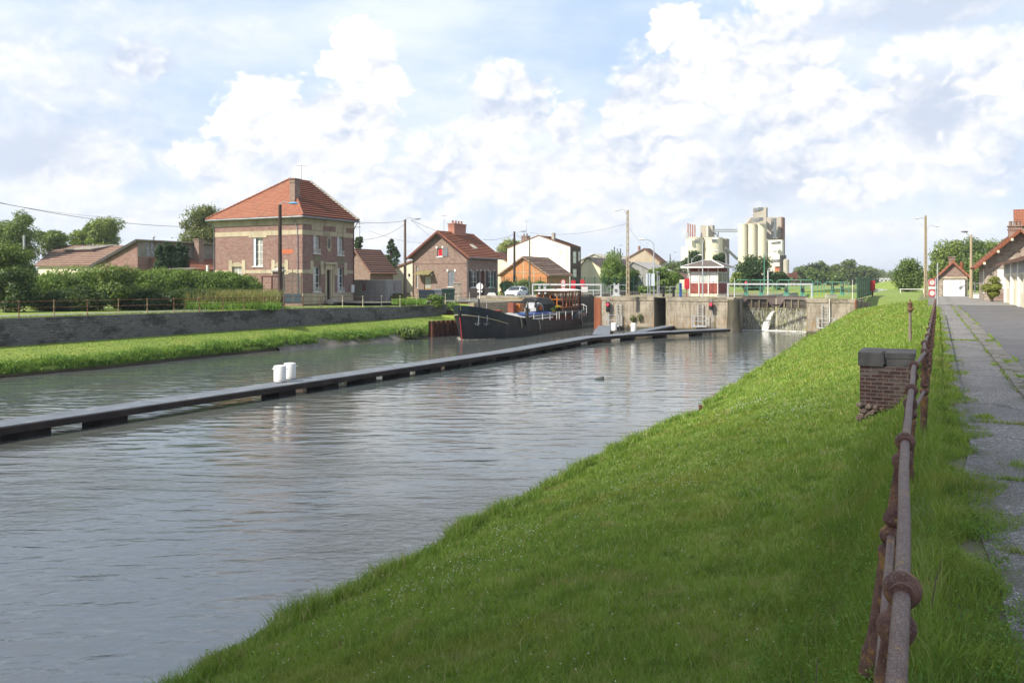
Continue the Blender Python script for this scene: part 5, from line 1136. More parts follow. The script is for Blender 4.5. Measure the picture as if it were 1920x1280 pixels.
o = MB(); bar(o, fa, dr[0]+(dr[1]-dr[0])*.72, dr[1]-.003, dr[2]+.003, dr[3]-.003, .01, .2); o.build('door_reveal', M_creamT, h1)
for q0, q1 in ((dr[0]-.22, dr[0]-.003), (dr[1]+.003, dr[1]+.22)): band(h1, fa, q0, q1, dr[2], dr[3]+.55, M_creamT, .07, 'door_surround')
band(h1, fa, dr[0], dr[1], dr[3]+.003, dr[3]+.55, M_creamT, .065, 'door_surround'); band(h1, fa, dr[0]-.45, dr[1]+.45, dr[3]+.553, dr[3]+.75, M_creamT, .28, 'door_cornice'); o = MB(); bar(o, fa, dr[0]-.2, dr[1]+.2, 0, dr[2]-.003, -.5, -.07); bar(o, fa, dr[0]-.4, dr[1]+.4, -.1, dr[2]*.5, -.9, -.503); o.build('door_step', M_concL, h1)
# oval window
oc = A(616.3); oz = za(456.5, 616); ru = (A(620)-A(612.6))/2; rv = (za(444, 616)-za(469, 616))/2
o = MB(); n = 28; ring = lambda k, d: [(oc+ru*k*math.cos(2*math.pi*i/n), d, oz+rv*k*math.sin(2*math.pi*i/n)) for i in range(n)]
o.add(ring(1.25, -.06)+ring(.8, -.06)+ring(1.25, -.001)+ring(.8, -.001), [(i, (i+1) % n, n+(i+1) % n, n+i) for i in range(n)]+[(i, (i+1) % n, 2*n+(i+1) % n, 2*n+i) for i in range(n)]+[(n+i, n+(i+1) % n, 3*n+(i+1) % n, 3*n+i) for i in range(n)]); ov = o.build('oval_window', M_creamT, h1)
o = MB(); o.add(ring(.8, -.02), [tuple(range(n))]); o.build('pane', plain('dull_oval_glass', (.12, .115, .09), (.09, .085, .07), 3, .3), ov)
band(h1, fb, B(549.5), B(529), zb_(475.5, 539), zb_(467.5, 539), plain('fresh_orange_brick', (.52, .15, .07), (.42, .12, .06), 6), .012, 'patched_brick')
pipe(h1, [(-.3, B(552), ze-.15), (-.06, B(558.5), ze-1.1), (-.06, B(559.5), .2)], M_zinc); pipe(h1, [(La+.1, -.4, ze-.1), (La-.1, -.07, ze-.9), (La-.1, -.07, .1)], M_brown); pipe(h1, [(-.4, Lb+.3, ze-.1), (-.07, Lb-.1, ze-.9), (-.07, Lb-.1, .1)], M_zinc)
cb = fr.b(552.5, 1.6); chimney(h1, 1.25, 2.0, cb-.32, cb+.32, ze, fr.z(337, 1.6, cb), M_brickP); 
x_, y_ = fr.w(5.4, Lb/2); antenna('tv antenna on a mast above the ridge of the tall house', at(565.5, y_), y_, zr+fr.z0, zz(309, y_), .9)
x_, y_ = fr.w(La, 0); wb = thing('tv_antenna', 'sideways tv antenna bracketed to the right corner of the tall house', 'antenna', (x_, y_, 0)); o = MB(); zt = zz(425, y_); o.cyl((0, 0, zt-.1), (.75, 0, zt), .025, None, 6); o.cyl((.6, 0, zt-1.6), (.6, 0, zt+.35), .022, None, 6); o.cyl((0, 0, zt-1.3), (.6, 0, zt-1.1), .02, None, 6); o.cyl((.4, -.1, zt+.3), (1.1, .1, zt+.3), .018, None, 6); o.build('bracket', M_zinc, wb)
o = MB(); bar(o, fa, La-.55, La-.2, .95, 1.75, -.22, -.052); o.build('meter_box', M_whitew, h1)
# garden gate and brick gate pier at the corner of the house
def seg_wall(name, label, cat, pts, z0, z1, th_, m, capm=None):
    o = MB(); t_ = thing(name, label, cat, (pts[0][0], pts[0][1], 0)); c_ = MB()
    for (x0, y0), (x1, y1) in zip(pts, pts[1:]):
        L_ = math.hypot(x1-x0, y1-y0); nx, ny = -(y1-y0)/L_*th_/2, (x1-x0)/L_*th_/2; x0 -= pts[0][0]; y0 -= pts[0][1]; x1 -= pts[0][0]; y1 -= pts[0][1]
        def bxs(mb, k, a, b_): mb.add([(x0-nx*k, y0-ny*k, a), (x1-nx*k, y1-ny*k, a), (x1+nx*k, y1+ny*k, a), (x0+nx*k, y0+ny*k, a), (x0-nx*k, y0-ny*k, b_), (x1-nx*k, y1-ny*k, b_), (x1+nx*k, y1+ny*k, b_), (x0+nx*k, y0+ny*k, b_)], [(0, 3, 2, 1), (4, 5, 6, 7), (0, 1, 5, 4), (1, 2, 6, 5), (2, 3, 7, 6), (3, 0, 4, 7)])
        bxs(o, 1, z0, z1); bxs(c_, 1.3, z1+.003, z1+.09)
    o.build('wall', m, t_)
    if capm: c_.build('coping', capm, t_)
    return t_
Yg = 75.5; z_g = -.49
gp = thing('gate_pier', 'square brick gate pier with a stone cap left of the arched garden gate', 'gate pier', (at(519.5, Yg), Yg+.4, z_g)); o = MB(); o.bx(-.42, .42, -.42, .42, -.2, 3.0); o.build('shaft', M_brickR, gp); o = MB(); o.bx(-.55, .55, -.55, .55, 3.003, 3.14); o.add([(-.5, -.5, 3.143), (.5, -.5, 3.143), (.5, .5, 3.143), (-.5, .5, 3.143), (0, 0, 3.5)], [(0, 1, 4), (1, 2, 4), (2, 3, 4), (3, 0, 4)]); o.build('cap', M_concL, gp)
gg = thing('garden_gate', 'arched wrought iron garden gate with blue-grey lower panels beside the tall house', 'gate', (at(532, Yg), Yg, z_g)); Wg = at(565, Yg)-at(532, Yg); zt = zz(511, Yg)-z_g; zp_ = zz(551, Yg)-z_g
o = MB(); n = 15; arc = lambda q: zt-.55+.55*math.sin(math.pi*q)
for i in range(n): q = (i+.5)/n; o.cyl((Wg*q, 0, zp_), (Wg*q, 0, arc(q)), .026, None, 5)
o.tube([(Wg*q/12, 0, arc(q/12)) for q in range(13)], .03, 6); o.tube([(Wg*q/12, 0, arc(q/12)-.22) for q in range(13)], .018, 6); o.cyl((0, 0, zp_+1.2), (Wg, 0, zp_+1.2), .02, None, 5)
for c_ in (.25, .75): o.tube([(Wg*(c_+.12*math.cos(a)), 0, zp_+1.75+.3*math.sin(a)) for a in np.linspace(0, 2*math.pi, 13)], .015, 5)
o.cyl((0, 0, 0), (0, 0, zt), .05, None, 6); o.cyl((Wg, 0, 0), (Wg, 0, zt), .05, None, 6); o.cyl((Wg/2, 0, 0), (Wg/2, 0, zt+.3), .035, None, 6); o.build('ironwork', plain('aged_gate_iron', (.12, .15, .12), (.08, .09, .07), 5, .7), gg)
for s_ in (0, 1): o = MB(); o.bx(Wg*.5*s_+.06, Wg*.5*(s_+1)-.05, -.02, .02, .08, zp_); o.build('leaf_panel', plain('blue_grey_gate_paint', (.065, .10, .125), (.05, .08, .10), 3, .6), gg)
rf_ = thing('rusty_steel_frame', 'rust-brown square steel frame in the long grass left of the gate pier', 'steel frame', (at(491.5, 73.5), 73.5, -.5)); Wf = at(510, 73.5)-at(491.5, 73.5); zt = zz(519.5, 73.5)+.5; o = MB()  # plain rusty frame, its use not known
for x_ in (0, Wf): o.bx(x_-.05, x_+.05, -.05, .05, 0, zt)
o.bx(-.05, at(524, 73.5)-at(491.5, 73.5), -.045, .045, zt+.003, zt+.1); o.build('frame', M_brown, rf_)

# ---- gabled house in the middle distance
fr = FR(875.5, 100, -.45); La, Lb = fr.a(933.4), fr.b(773.5); ze = fr.z(477); br = Lb/2; zr = fr.z(434.5, 0, br)
za = lambda py, px: fr.z(py, fr.a(px), 0); zb_ = lambda py, px: fr.z(py, 0, fr.b(px)); A = fr.a; B = fr.b
wat = (B(829), B(819.5), zb_(481.3, 824), zb_(464.6, 824)); wlo = (B(852.5), B(840), zb_(537, 846), zb_(508, 846)); wdo = (B(808.5), B(795), zb_(557, 800), zb_(516, 800)); wst = (B(784), B(780), zb_(540, 782), zb_(499, 782))
a1 = (A(883), A(894.5), za(538.5, 888), za(508, 888)); a2 = (A(915), A(926.5), za(538.5, 920), za(508, 920)); ad = (A(901.5), A(908.5), za(556, 905), za(508, 905))
h2, rf2 = bldg(fr, 'gabled_brick_house', 'brown brick house with a steep tiled gable, open grey attic shutter and red chimney block', La, Lb, ze, ze, zr, br, M_brickP, M_tileO, .55, .55, [a1, a2, ad], [wat, wlo, wdo, wst], cat='house')
window(h2, fb, *wlo, M_shut, M_shut, d=.04, fw=.06, vert=1, hor=1, sill=M_whitew, name='closed_shutters')
w = window(h2, fb, *wat, M_whitew, plain('red_curtain', (.62, .02, .03), (.45, .01, .02), 3, .8), d=.15, fw=.1, vert=0, hor=0, sill=M_whitew)
sw = wat[1]-wat[0]
o = MB(); bar(o, fb, wat[0]-sw-.1, wat[0]-.1, wat[2], wat[3], -.06, -.01)
s_ = o.build('shutter', M_shut, h2); o = MB()
for z in (.15, .8): bar(o, fb, wat[0]-sw-.06, wat[0]-.14, wat[2]+(wat[3]-wat[2])*z, wat[2]+(wat[3]-wat[2])*z+.07, -.085, -.0605)
o.prism([(wat[0]-sw-.02, wat[2]+.25), (wat[0]-sw+.08, wat[2]+.25), (wat[0]-.18, wat[3]-.25), (wat[0]-.28, wat[3]-.25)], lambda u, d, w: (d, u, w), -.083, -.061); o.build('ledge', M_zinc, s_)
for (a, b_, z0, z1) in (wat, wlo, wdo):
    for q in (a-.16, b_-.05): o = MB(); bar(o, fb, q, q+.22, z1-.08, z1+.22, -.035, -.001); o.build('corner_stone', M_whitew, h2)
for (a, b_, z0, z1) in (a1, a2, ad):
    for q in (a-.1, b_-.05): o = MB(); bar(o, fa, q, q+.14, z1-.05, z1+.2, -.035, -.001); o.build('corner_stone', M_whitew, h2)
window(h2, fa, *a1, M_white, M_glass, d=.1, fw=.07, sill=M_whitew); window(h2, fa, *a2, M_white, M_glass, d=.1, fw=.07, sill=M_whitew); window(h2, fb, *wst, M_white, M_glassL, d=.1, fw=.05, vert=0, hor=3)
for (a, b_, z0, z1) in (a1, a2):
    for q0, q1 in ((a-.45, a-.0), (b_+.0, b_+.45)): o = MB(); bar(o, fa, q0, q1, z0, z1, -.06, -.01); o.build('shutter', plain('near_black_shutter', (.035, .033, .035), (.03, .028, .03), 4, .6), h2)
o = MB(); bar(o, fa, ad[0], ad[1], ad[2], ad[3], .12, .18); o.build('door', M_brown, h2); o = MB(); bar(o, fb, wdo[0], wdo[1], wdo[2], wdo[3], .12, .18); dd_ = o.build('door', plain('ochre_door', (.45, .25, .04), (.35, .2, .04), 3, .6), h2); o = MB(); bar(o, fb, wdo[0]+.12, wdo[1]-.12, wdo[2]+1.1, wdo[3]-.15, .10, .118); o.build('pane', M_glassL, dd_)
o = MB(); c0, c1 = B(812.5), B(783.5); zt = zb_(508, 800); zl = zb_(515.5, 800); o.add([(-.01, c0, zt), (-.01, c1, zt), (-1.1, c1, zl), (-1.1, c0, zl), (-.01, c0, zt+.06), (-.01, c1, zt+.06), (-1.1, c1, zl+.05), (-1.1, c0, zl+.05)], [(0, 1, 2, 3), (4, 5, 6, 7), (0, 1, 5, 4), (1, 2, 6, 5), (2, 3, 7, 6), (3, 0, 4, 7)]); o.build('door_canopy', plain('mossy_canopy', (.24, .20, .09), (.17, .15, .07), 2, .9), h2)
band(h2, fb, .05, Lb-.05, zb_(494.6, 830), zb_(492.8, 830), M_brickR, .04, 'string_course')
for q in (0, 1): 
    o = MB(); y0, y1 = (br, -.6) if q == 0 else (br, Lb+.6); k_ = (zr-ze)/br
    o.add([(-.6, y0, zr-.02), (-.6, y1, zr-.02-k_*abs(y1-y0)), (-.57, y1, zr-.02-k_*abs(y1-y0)), (-.57, y0, zr-.02), (-.6, y0, zr-.26), (-.6, y1, zr-.26-k_*abs(y1-y0)), (-.57, y1, zr-.26-k_*abs(y1-y0)), (-.57, y0, zr-.26)], [(0, 1, 2, 3), (4, 5, 6, 7), (0, 1, 5, 4), (1, 2, 6, 5), (2, 3, 7, 6), (3, 0, 4, 7)]); o.build('bargeboard', M_brown, h2)
gutter(h2, (-.5, -.62, ze-.42), (La+.5, -.62, ze-.42), M_zinc); pipe(h2, [(.15, -.5, ze-.45), (.1, -.07, ze-.9), (.1, -.07, .1)], M_zinc); pipe(h2, [(-.07, Lb-.1, ze-.5), (-.07, Lb-.1, .1)], M_brown)
c0 = A(844)if 0 else fr.a(846, br); c1 = fr.a(868, br); M_chr = brick('orange_chimney_brick', (.46, .16, .10), (.40, .13, .08), (.4, .25, .2), dirtamt=.1)
chimney(h2, c0, min(c1, La-.3), br-.45, br+.45, zr-.9, fr.z(421.5, (c0+c1)/2, br), M_chr, 4, M_chr, axis=0)
x_, y_ = fr.w(1.5, br); antenna('tv antenna with a round dish on the ridge of the gabled house', at(832.5, y_), y_, zr+fr.z0, zz(402, y_), .8, .8)
o = MB(); sk = fr.a(886, 1.3); o.add([(sk, 1.0, ze+.92), (sk+.9, 1.0, ze+.92), (sk+.9, 1.7, ze+1.42), (sk, 1.7, ze+1.42), (sk, 1.0, ze+.6), (sk+.9, 1.0, ze+.6), (sk+.9, 1.7, ze+1.1), (sk, 1.7, ze+1.1)], [(0, 1, 2, 3), (4, 5, 6, 7), (0, 1, 5, 4), (1, 2, 6, 5), (2, 3, 7, 6), (3, 0, 4, 7)]); o.build('skylight', M_concL, h2)

# ---- small outbuildings between the two houses
fr = FR(694, 104, -.45); La, Lb = fr.a(737), fr.b(640); br = Lb*.5; hh, _ = bldg(fr, 'brick_outbuilding', 'low brick outbuilding with a red tiled roof between the tall house and the gabled house', La, Lb, fr.z(506.5), fr.z(506.5), fr.z(469, 2, br), br, M_brickP, M_tileB, .4, .4, (), (), cat='outbuilding')
chimney(hh, La*.62, La*.62+.5, 1.9, 2.4, fr.z(500), fr.z(484.5, La*.6, 2), M_creamT, cap=False)
fr = FR(774, 110, -.45); La, Lb = 5.5, fr.b(737); wn_ = (fr.b(769.5), fr.b(765), fr.z(520, 0, 1), fr.z(513, 0, 1)); hh, _ = bldg(fr, 'cream_annex', 'low cream rendered annex with a sloping tiled roof behind the second utility pole', La, Lb, fr.z(489), fr.z(503, 0, Lb), fr.z(489)+.02, .0, M_cream, M_tileB, .2, .3, (), [wn_], cat='outbuilding', ridge=False)
window(hh, fb, *wn_, M_white, M_glass, d=.08, fw=.05, vert=0, hor=0, sill=M_whitew)
# concrete yard wall with painted windmills
p0, p1, p2 = G(664, 563.5, -.47), G(724, 566, -.47), (at(752, 93), 93.)
sw_ = seg_wall('concrete_yard_wall', 'grey concrete yard wall with painted red windmills right of the tall house', 'wall', [p0, p1, p2], -.7, zz(526, p1[1]), .16, plain('stained_concrete_wall', (.30, .29, .275), (.23, .22, .21), 1., .9, streak=True, bump=.004), M_concL)
def windmill(p, q, px, yb, yt, nm):
    kx_ = kx(px); dx, dy = q[0]-p[0], q[1]-p[1]; t_ = (kx_*p[1]-p[0])/(dx-kx_*dy); X, Y = p[0]+dx*t_, p[1]+dy*t_; L_ = math.hypot(dx, dy); ux, uy = dx/L_, dy/L_; nx, ny = uy, -ux
    z0, z1 = zz(yb, Y), zz(yt, Y); h = (z1-z0)*1.25; f_ = lambda u, d, w: (X+ux*u+nx*(.085+d)-p0[0], Y+uy*u+ny*(.085+d)-p0[1], w)
    o = MB(); o.prism([(-.38*h, z0), (.38*h, z0), (.3*h, z0+.35*h), (.42*h, z0+.38*h), (.2*h, z0+.62*h), (-.2*h, z0+.62*h), (-.42*h, z0+.38*h), (-.3*h, z0+.35*h)], f_, .0, .012)
    for a in (math.radians(48), math.radians(132)): 
        c_, s_ = math.cos(a), math.sin(a); r = .72*h; w = .05*h; cx, cz = 0, z0+.55*h
        for sg_ in (1, -.15): o.prism([(cx-s_*w, cz+c_*w), (cx+s_*w, cz-c_*w), (cx+s_*w+c_*r*sg_, cz-c_*w+s_*r*sg_), (cx-s_*w+c_*r*sg_, cz+c_*w+s_*r*sg_)], f_, .013, .024)
    o.build('painted_windmill', plain('windmill_red', (.22, .07, .05), (.17, .05, .04), 4), sw_)
windmill(p0, p1, 684, 545, 530, 0); windmill(p1, p2, 738, 545, 535, 1)
# low stone wall, bins and gate piers before the gabled house
seg_wall('low_stone_wall', 'low pale stone wall between the yard wall and the gabled house', 'wall', [G(763, 556, -.45), G(798, 557.5, -.45)], -.7, .05, .25, M_stone, M_concL)
gpz = thing('gate_pier', 'square brown brick gate pier by the right corner of the gabled house', 'gate pier', (*G(857, 561, -.45), -.5)); o = MB(); o.bx(-.45, .45, -.4, .4, 0, 1.85); o.build('shaft', M_brickS, gpz); o = MB(); o.bx(-.5, .5, -.45, .45, 1.853, 1.95); o.build('cap', M_concL, gpz)
for i, (px, w, h, m_, lb) in enumerate(((800, 1.7, 1.05, plain('grey_bin', (.12, .15, .17), (.1, .12, .14), 3, .5), 'long grey-blue bin left of the others before the gabled house'), (825, 1.1, 1.1, M_zinc, 'middle grey bin before the gabled house'), (840, 1.4, 1.15, plain('dark_green_bin', (.02, .06, .045), (.02, .05, .04), 3, .5), 'dark green bin next to the brick gate pier'))):
    X, Y = G(px, 563, -.45); bn = thing('wheeled_bin', lb, 'bin', (X, Y, -.47), .2, 'bins before the gabled house'); o = MB(); o.add([(-w/2+.06, -.3, .08), (w/2-.06, -.3, .08), (w/2-.06, .3, .08), (-w/2+.06, .3, .08), (-w/2, -.36, h), (w/2, -.36, h), (w/2, .36, h), (-w/2, .36, h)], [(0, 1, 2, 3), (4, 5, 6, 7), (0, 1, 5, 4), (1, 2, 6, 5), (2, 3, 7, 6), (3, 0, 4, 7)]); o.build('body', m_, bn); o = MB(); o.prism([(-.4, h+.003), (.4, h+.003), (.36, h+.1), (-.2, h+.16), (-.4, h+.06)], lambda u, d, w_: (d, u, w_), -w/2-.03, w/2+.03); o.build('lid', m_, bn)
    for x_ in (-w/2+.15, w/2-.15): o = MB(); o.cyl((x_-.04, .2, .08), (x_+.04, .2, .08), .09, None, 10); o.build('wheel', M_black, bn)
o = MB(); o.lathe((0, 0, 0), [(.07, 0), (.06, .4), (.045, .42), (.045, 1.7), (.07, 1.72), (.06, 1.8)], 8); o.build('white_post', M_white, None, True, loc=(*G(811, 558, -.45), -.5), label='white post in front of the door canopy of the gabled house', cat='post')
ty = thing('scrap_rubber', 'black tyre leaning by the end of the concrete yard wall', 'tyre', (*G(745, 564, -.46), -.1)); o = MB(); n = 16; o.tube([(.36*math.cos(a), 0, .36*math.sin(a)) for a in np.linspace(0, 2*math.pi, n+1)], .12, 8); o.build('rubber', M_black, ty, True)
X, Y = vs(-41.2, 74.9); sg = thing('round_sign', 'round white sign seen from behind on a white pole near the barge bow', 'sign', (at(899.5, Y), Y, -.55)); zc = zz(537, Y)+.55; o = MB(); o.lathe((0, .04, zc), [(.36, 0), (.36, .02)], 20, (0, 1, 0)); o.build('disc', M_whitew, sg); o = MB(); o.cyl((0, 0, -.1), (0, 0, zc+.4), .045); o.build('pole', M_whitew, sg); o = MB(); o.bx(-.26, .26, .05, .07, zc-.62, zc-.42); o.build('plate', M_whitew, sg)
X, Y = G(921, 561, -.42); wd = MB(); wd.add([(-.8, -.8, 0), (.85, -.8, 0), (.85, .9, 0), (-.8, .9, 0), (-.3, -.3, .78), (.4, -.3, .78), (.4, .4, .78), (-.3, .4, .78)], [(0, 1, 2, 3), (4, 5, 6, 7), (0, 1, 5, 4), (1, 2, 6, 5), (2, 3, 7, 6), (3, 0, 4, 7)]); wd.build('concrete_block', plain('pale_grey_block', (.50, .50, .49), (.42, .42, .41), 2, .8), None, loc=(X, Y, -.45), label='pale sloped concrete block between the round sign and the white car', cat='concrete block')

# ---- orange brick shed, white house, works
fr = FR(1025.5, 122, -.45); La, Lb = fr.a(1068), fr.b(939); br = Lb*.5; sh_, rfs = bldg(fr, 'orange_brick_shed', 'low orange brick shed with worn tile gable roof in front of the white house', La, Lb, fr.z(513), fr.z(513), fr.z(482, 0, br), br, M_brickO, M_tileW, .4, .5, (), (), cat='shed')
o = MB()
for q in (.28, .5, .72): bar(o, fb, Lb*q-.06, Lb*q+.06, .5, fr.z(488, 0, br)-abs(q-.5)*4.2, -.03, -.001)
bar(o, fb, .1, Lb-.1, fr.z(511), fr.z(511)+.1, -.04, -.001); o.build('concrete_ribs', M_creamT, sh_); o = MB(); bar(o, fb, .4, 1.6, .3, 2.0, -.02, -.001); o.build('shed_window', M_dark, sh_)
fr = FR(1069, 146, -.45); La, Lb = fr.a(1088.5), fr.b(951.5); zap = fr.z(441.5, 0, fr.b(1010)); br = fr.b(1010); q1 = (fr.a(1074), fr.a(1080.5), fr.z(494, 2), fr.z(471, 2)); q2 = (fr.a(1084), fr.a(1087.5), fr.z(490, 4), fr.z(471, 4)); q3 = (fr.a(1074), fr.a(1081), fr.z(520, 2), fr.z(504, 2))
wh, _ = bldg(fr, 'white_gabled_house', 'big house with a blank white gable wall and a dark brick side', La, Lb, fr.z(462), fr.z(465.5, 0, Lb), zap, br, M_whitew, M_tileB, .05, .05, (), (), cat='house', ridge=False)
o = MB(); wall(o, lambda u, d, w: (u, d-.04, w), [(-.03, fr.z(461)), (La+.05, fr.z(461))], [q1, q2, q3], 0); o.build('side_wall', plain('dark_brown_brickwork', (.09, .055, .045), (.06, .04, .035), 2), wh)
for q in (q1, q2, q3): window(wh, lambda u, d, w: (u, d-.04, w), *q, M_concL, M_glass, d=.02, fw=.15, vert=0, hor=1)
o = MB(); bar(o, fb, .35, .75, 4.6, 8.0, -.01, -.001); bar(o, fb, 1.3, 2.2, 6.8, 7.6, -.01, -.001); o.build('bare_patch', plain('flaked_render', (.5, .48, .45), (.62, .6, .56), 6), wh)
chimney(wh, .9, 1.6, fr.b(1040, 1.2), fr.b(1035.5, 1.2), zap-2, fr.z(436, 1, 2), M_concL, cap=False); cy = fr.b(985, 1.2); chimney(wh, .8, 1.8, cy-.6, cy+.6, zap-3, fr.z(443, 1, cy), M_brickP, 2, M_brickP)
antenna('tall tv antenna above the left chimney of the white house', at(987, 150), 150, zz(450, 150), zz(413, 150), 1.1, .5, 4)
fr = FR(952, 152, -.45); hh, _ = bldg(fr, 'red_roofed_outbuilding', 'small outbuilding with a dark red roof between the gabled house and the white house', 6, 7, fr.z(491), fr.z(491), fr.z(473), 3, M_cream, M_tileB, .2, .3, (), (), cat='outbuilding')
M_ruin = plain('dark_slates', (.11, .09, .08), (.06, .05, .045), .9, .9, c3=(.2, .12, .09), streak=True)
fr = FR(1126, 150, -.45); La, Lb = 22, fr.b(1086); br = Lb*.6; hh, _ = bldg(fr, 'old_works_building', 'old works building with patched dark roof and cream wall left of the concrete pole', La, Lb, fr.z(500), fr.z(500), fr.z(482, 0, br), br, M_cream, M_ruin, .3, .3, (), (), cat='works building', rows_on=False, ridge=False)
fr = FR(1150, 180, -.45); La, Lb = 26, fr.b(1080); br = Lb*.5; hh, _ = bldg(fr, 'long_shed', 'pale low-roofed shed behind the old works building', La, Lb, fr.z(490), fr.z(490), fr.z(475.5, 0, br), br, M_concL, M_concL, .3, .3, (), (), cat='shed', rows_on=False, ridge=False)
fr = FR(1222, 165, -.45); La, Lb = 14, fr.b(1176); br = Lb*.75; hh, _ = bldg(fr, 'grey_roofed_works', 'low works building with a pale fibre cement roof behind the bushes right of the pole', La, Lb, fr.z(506), fr.z(500), fr.z(490, 0, br), br, plain('grey_render', (.3, .3, .29), (.22, .22, .21), 1), plain('pale_fibre_roof', (.42, .40, .37), (.34, .32, .3), .6, .9, streak=True), .3, .3, (), (), cat='works building', rows_on=False, ridge=False)
fr = FR(1236.5, 190, -.45); La, Lb = fr.a(1247), fr.b(1176); br = fr.b(1208); hh, _ = bldg(fr, 'tan_gabled_house', 'distant tan rendered house with a brown gable roof right of the concrete pole', La, Lb, fr.z(489), fr.z(484, 0, Lb), fr.z(466, 0, br), br, plain('tan_render', (.46, .38, .27), (.4, .33, .24), .6), M_tileB, .3, .4, (), (), cat='house')
chimney(hh, 1, 1.8, fr.b(1199, 1), fr.b(1196, 1), fr.z(480), fr.z(461, 1, 6), M_brickP, cap=False)
antenna('small tv antenna on the roof of the tan house', at(1213, 192), 192, zz(470, 192), zz(454, 192), .9, .4, 3)
fr = FR(1290, 170, -.3); hh, _ = bldg(fr, 'brown_hut', 'small brown-roofed building directly left of the control cabin', 5, fr.b(1274), fr.z(524), fr.z(524), fr.z(510), 2.0, M_cream, M_tileB, .2, .2, (), (), cat='hut', rows_on=False)

# ---- factory on the left
fr = FR(258, 96, -.45); Lb = fr.b(173); La = 24.; zh = fr.z(450.5); zl = fr.z(497, 0, Lb)
fac = thing('brick_workshop', 'brick workshop with a single steep roof slope, dark panelled side and red lean-to roof', 'workshop', (fr.X, fr.Y, fr.z0), fr.rot)
o = MB(); wall(o, fb, [(0, zh), (Lb, zl)], (), -.3); o.q((0, 0, 0), (La, 0, 0), (La, 0, zh-1.9), (0, 0, zh-1.9)); o.build('wall', M_brickR, fac)
o = MB(); o.q((.01, -.02, zh-1.9), (La, -.02, zh-1.9), (La, .25, zh), (.01, .25, zh)); 
o.q((0, 0, zh-1.9), (0, .25, zh), (0, 0, zh)); o.build('panelled_side', M_fibro, fac)
o = MB()
for i, q in enumerate((1.2, 1.9, 3.0, 12.5, 13.1, 19.5, 20.1)): o = MB(); o.q((q, -.03, zh-1.7), (q+.4, -.03, zh-1.7), (q+.4, .19, zh-.15), (q, .19, zh-.15)); o.build('roof_light', plain('dusty_roof_light', (.35, .37, .40), (.12, .12, .13), 3, .4), fac)
o = MB(); slope(o, (-.35, Lb+.4, zl-.2), (La, Lb+.4, zl-.2), (-.35, -.2, zh+.12), (La, -.2, zh+.12), 18, .02, .14); o.build('roof', M_fibro, fac)
o = MB(); o.add([(-.36, -.2, zh+.14), (-.36, Lb+.5, zl-.2), (-.38, Lb+.5, zl-.2), (-.38, -.2, zh+.14), (-.36, -.2, zh-.2), (-.36, Lb+.5, zl-.55), (-.38, Lb+.5, zl-.55), (-.38, -.2, zh-.2)], [(0, 1, 2, 3), (4, 5, 6, 7), (0, 1, 5, 4), (1, 2, 6, 5), (2, 3, 7, 6), (3, 0, 4, 7)]); o.build('bargeboard', M_dark, fac)
lt0 = 1.6; o = MB(); slope(o, (lt0, -3.4, fr.z(505, 4, -3)), (La+1, -3.4, fr.z(505, 4, -3)), (lt0, -.05, zh-2.0), (La+1, -.05, zh-2.0), 10, .05, .1); o.build('lean_to_roof', M_tileO, fac)
o = MB(); o.add([(lt0+.2, -3.1, 0), (lt0+.2, -3.1, fr.z(505, 4, -3)-.05), (lt0+.2, -.02, zh-2.15), (lt0+.2, -.02, 0), (La+1, -3.1, 0), (La+1, -3.1, fr.z(505, 4, -3)-.05)], [(0, 1, 2, 3), (0, 4, 5, 1)]); o.build('lean_to_wall', M_brickR, fac)
cx = fr.a(371, -.6); chimney(fac, cx-.4, cx+.4, -1.2, -.4, zh-2.6, fr.z(449.5, cx, -.8), M_brickP)
vx = fr.a(288, .8); o = MB(); o.cyl((vx, .8, zh-.2), (vx, .8, zh+.5), .09); o.lathe((vx, .8, zh+.5), [(.25, 0), (.12, .18), (0, .2)], 10); o.build('roof_cowl', M_galv, fac)
fr = FR(172, 103, -.45); Lb = fr.b(72); ze = fr.z(497)
ff = thing('tiled_factory_hall', 'low hall with large weathered pale tile roof and grey dormer at far left', 'factory hall', (fr.X, fr.Y, fr.z0), fr.rot)
zrr = fr.z(462, 9, 2); 
def rx(px, py_unused=0): return fr.b(px)
o = MB(); wall(o, fb, [(-.5, ze), (Lb, ze)], (), -.3); o.q((0, Lb, -.3), (9, Lb+3, -.3), (9, Lb+3, ze), (0, Lb, ze)); o.build('wall', M_cream, ff)
o = MB(); slope(o, (-.4, -1.5, ze), (-.4, Lb+.3, ze), (9, -4.5, zrr), (9, Lb+9, zrr+.5), 20, .09, .12); o.build('roof', M_tileW, ff)
o = MB(); P0_ = Vector((-.42, Lb+.4, ze)); P1_ = Vector((4.0, Lb+4.2, ze+(zrr-ze)*.46)); o.tube([P0_, P1_], .12, 6); o.build('white_verge', M_white, ff)
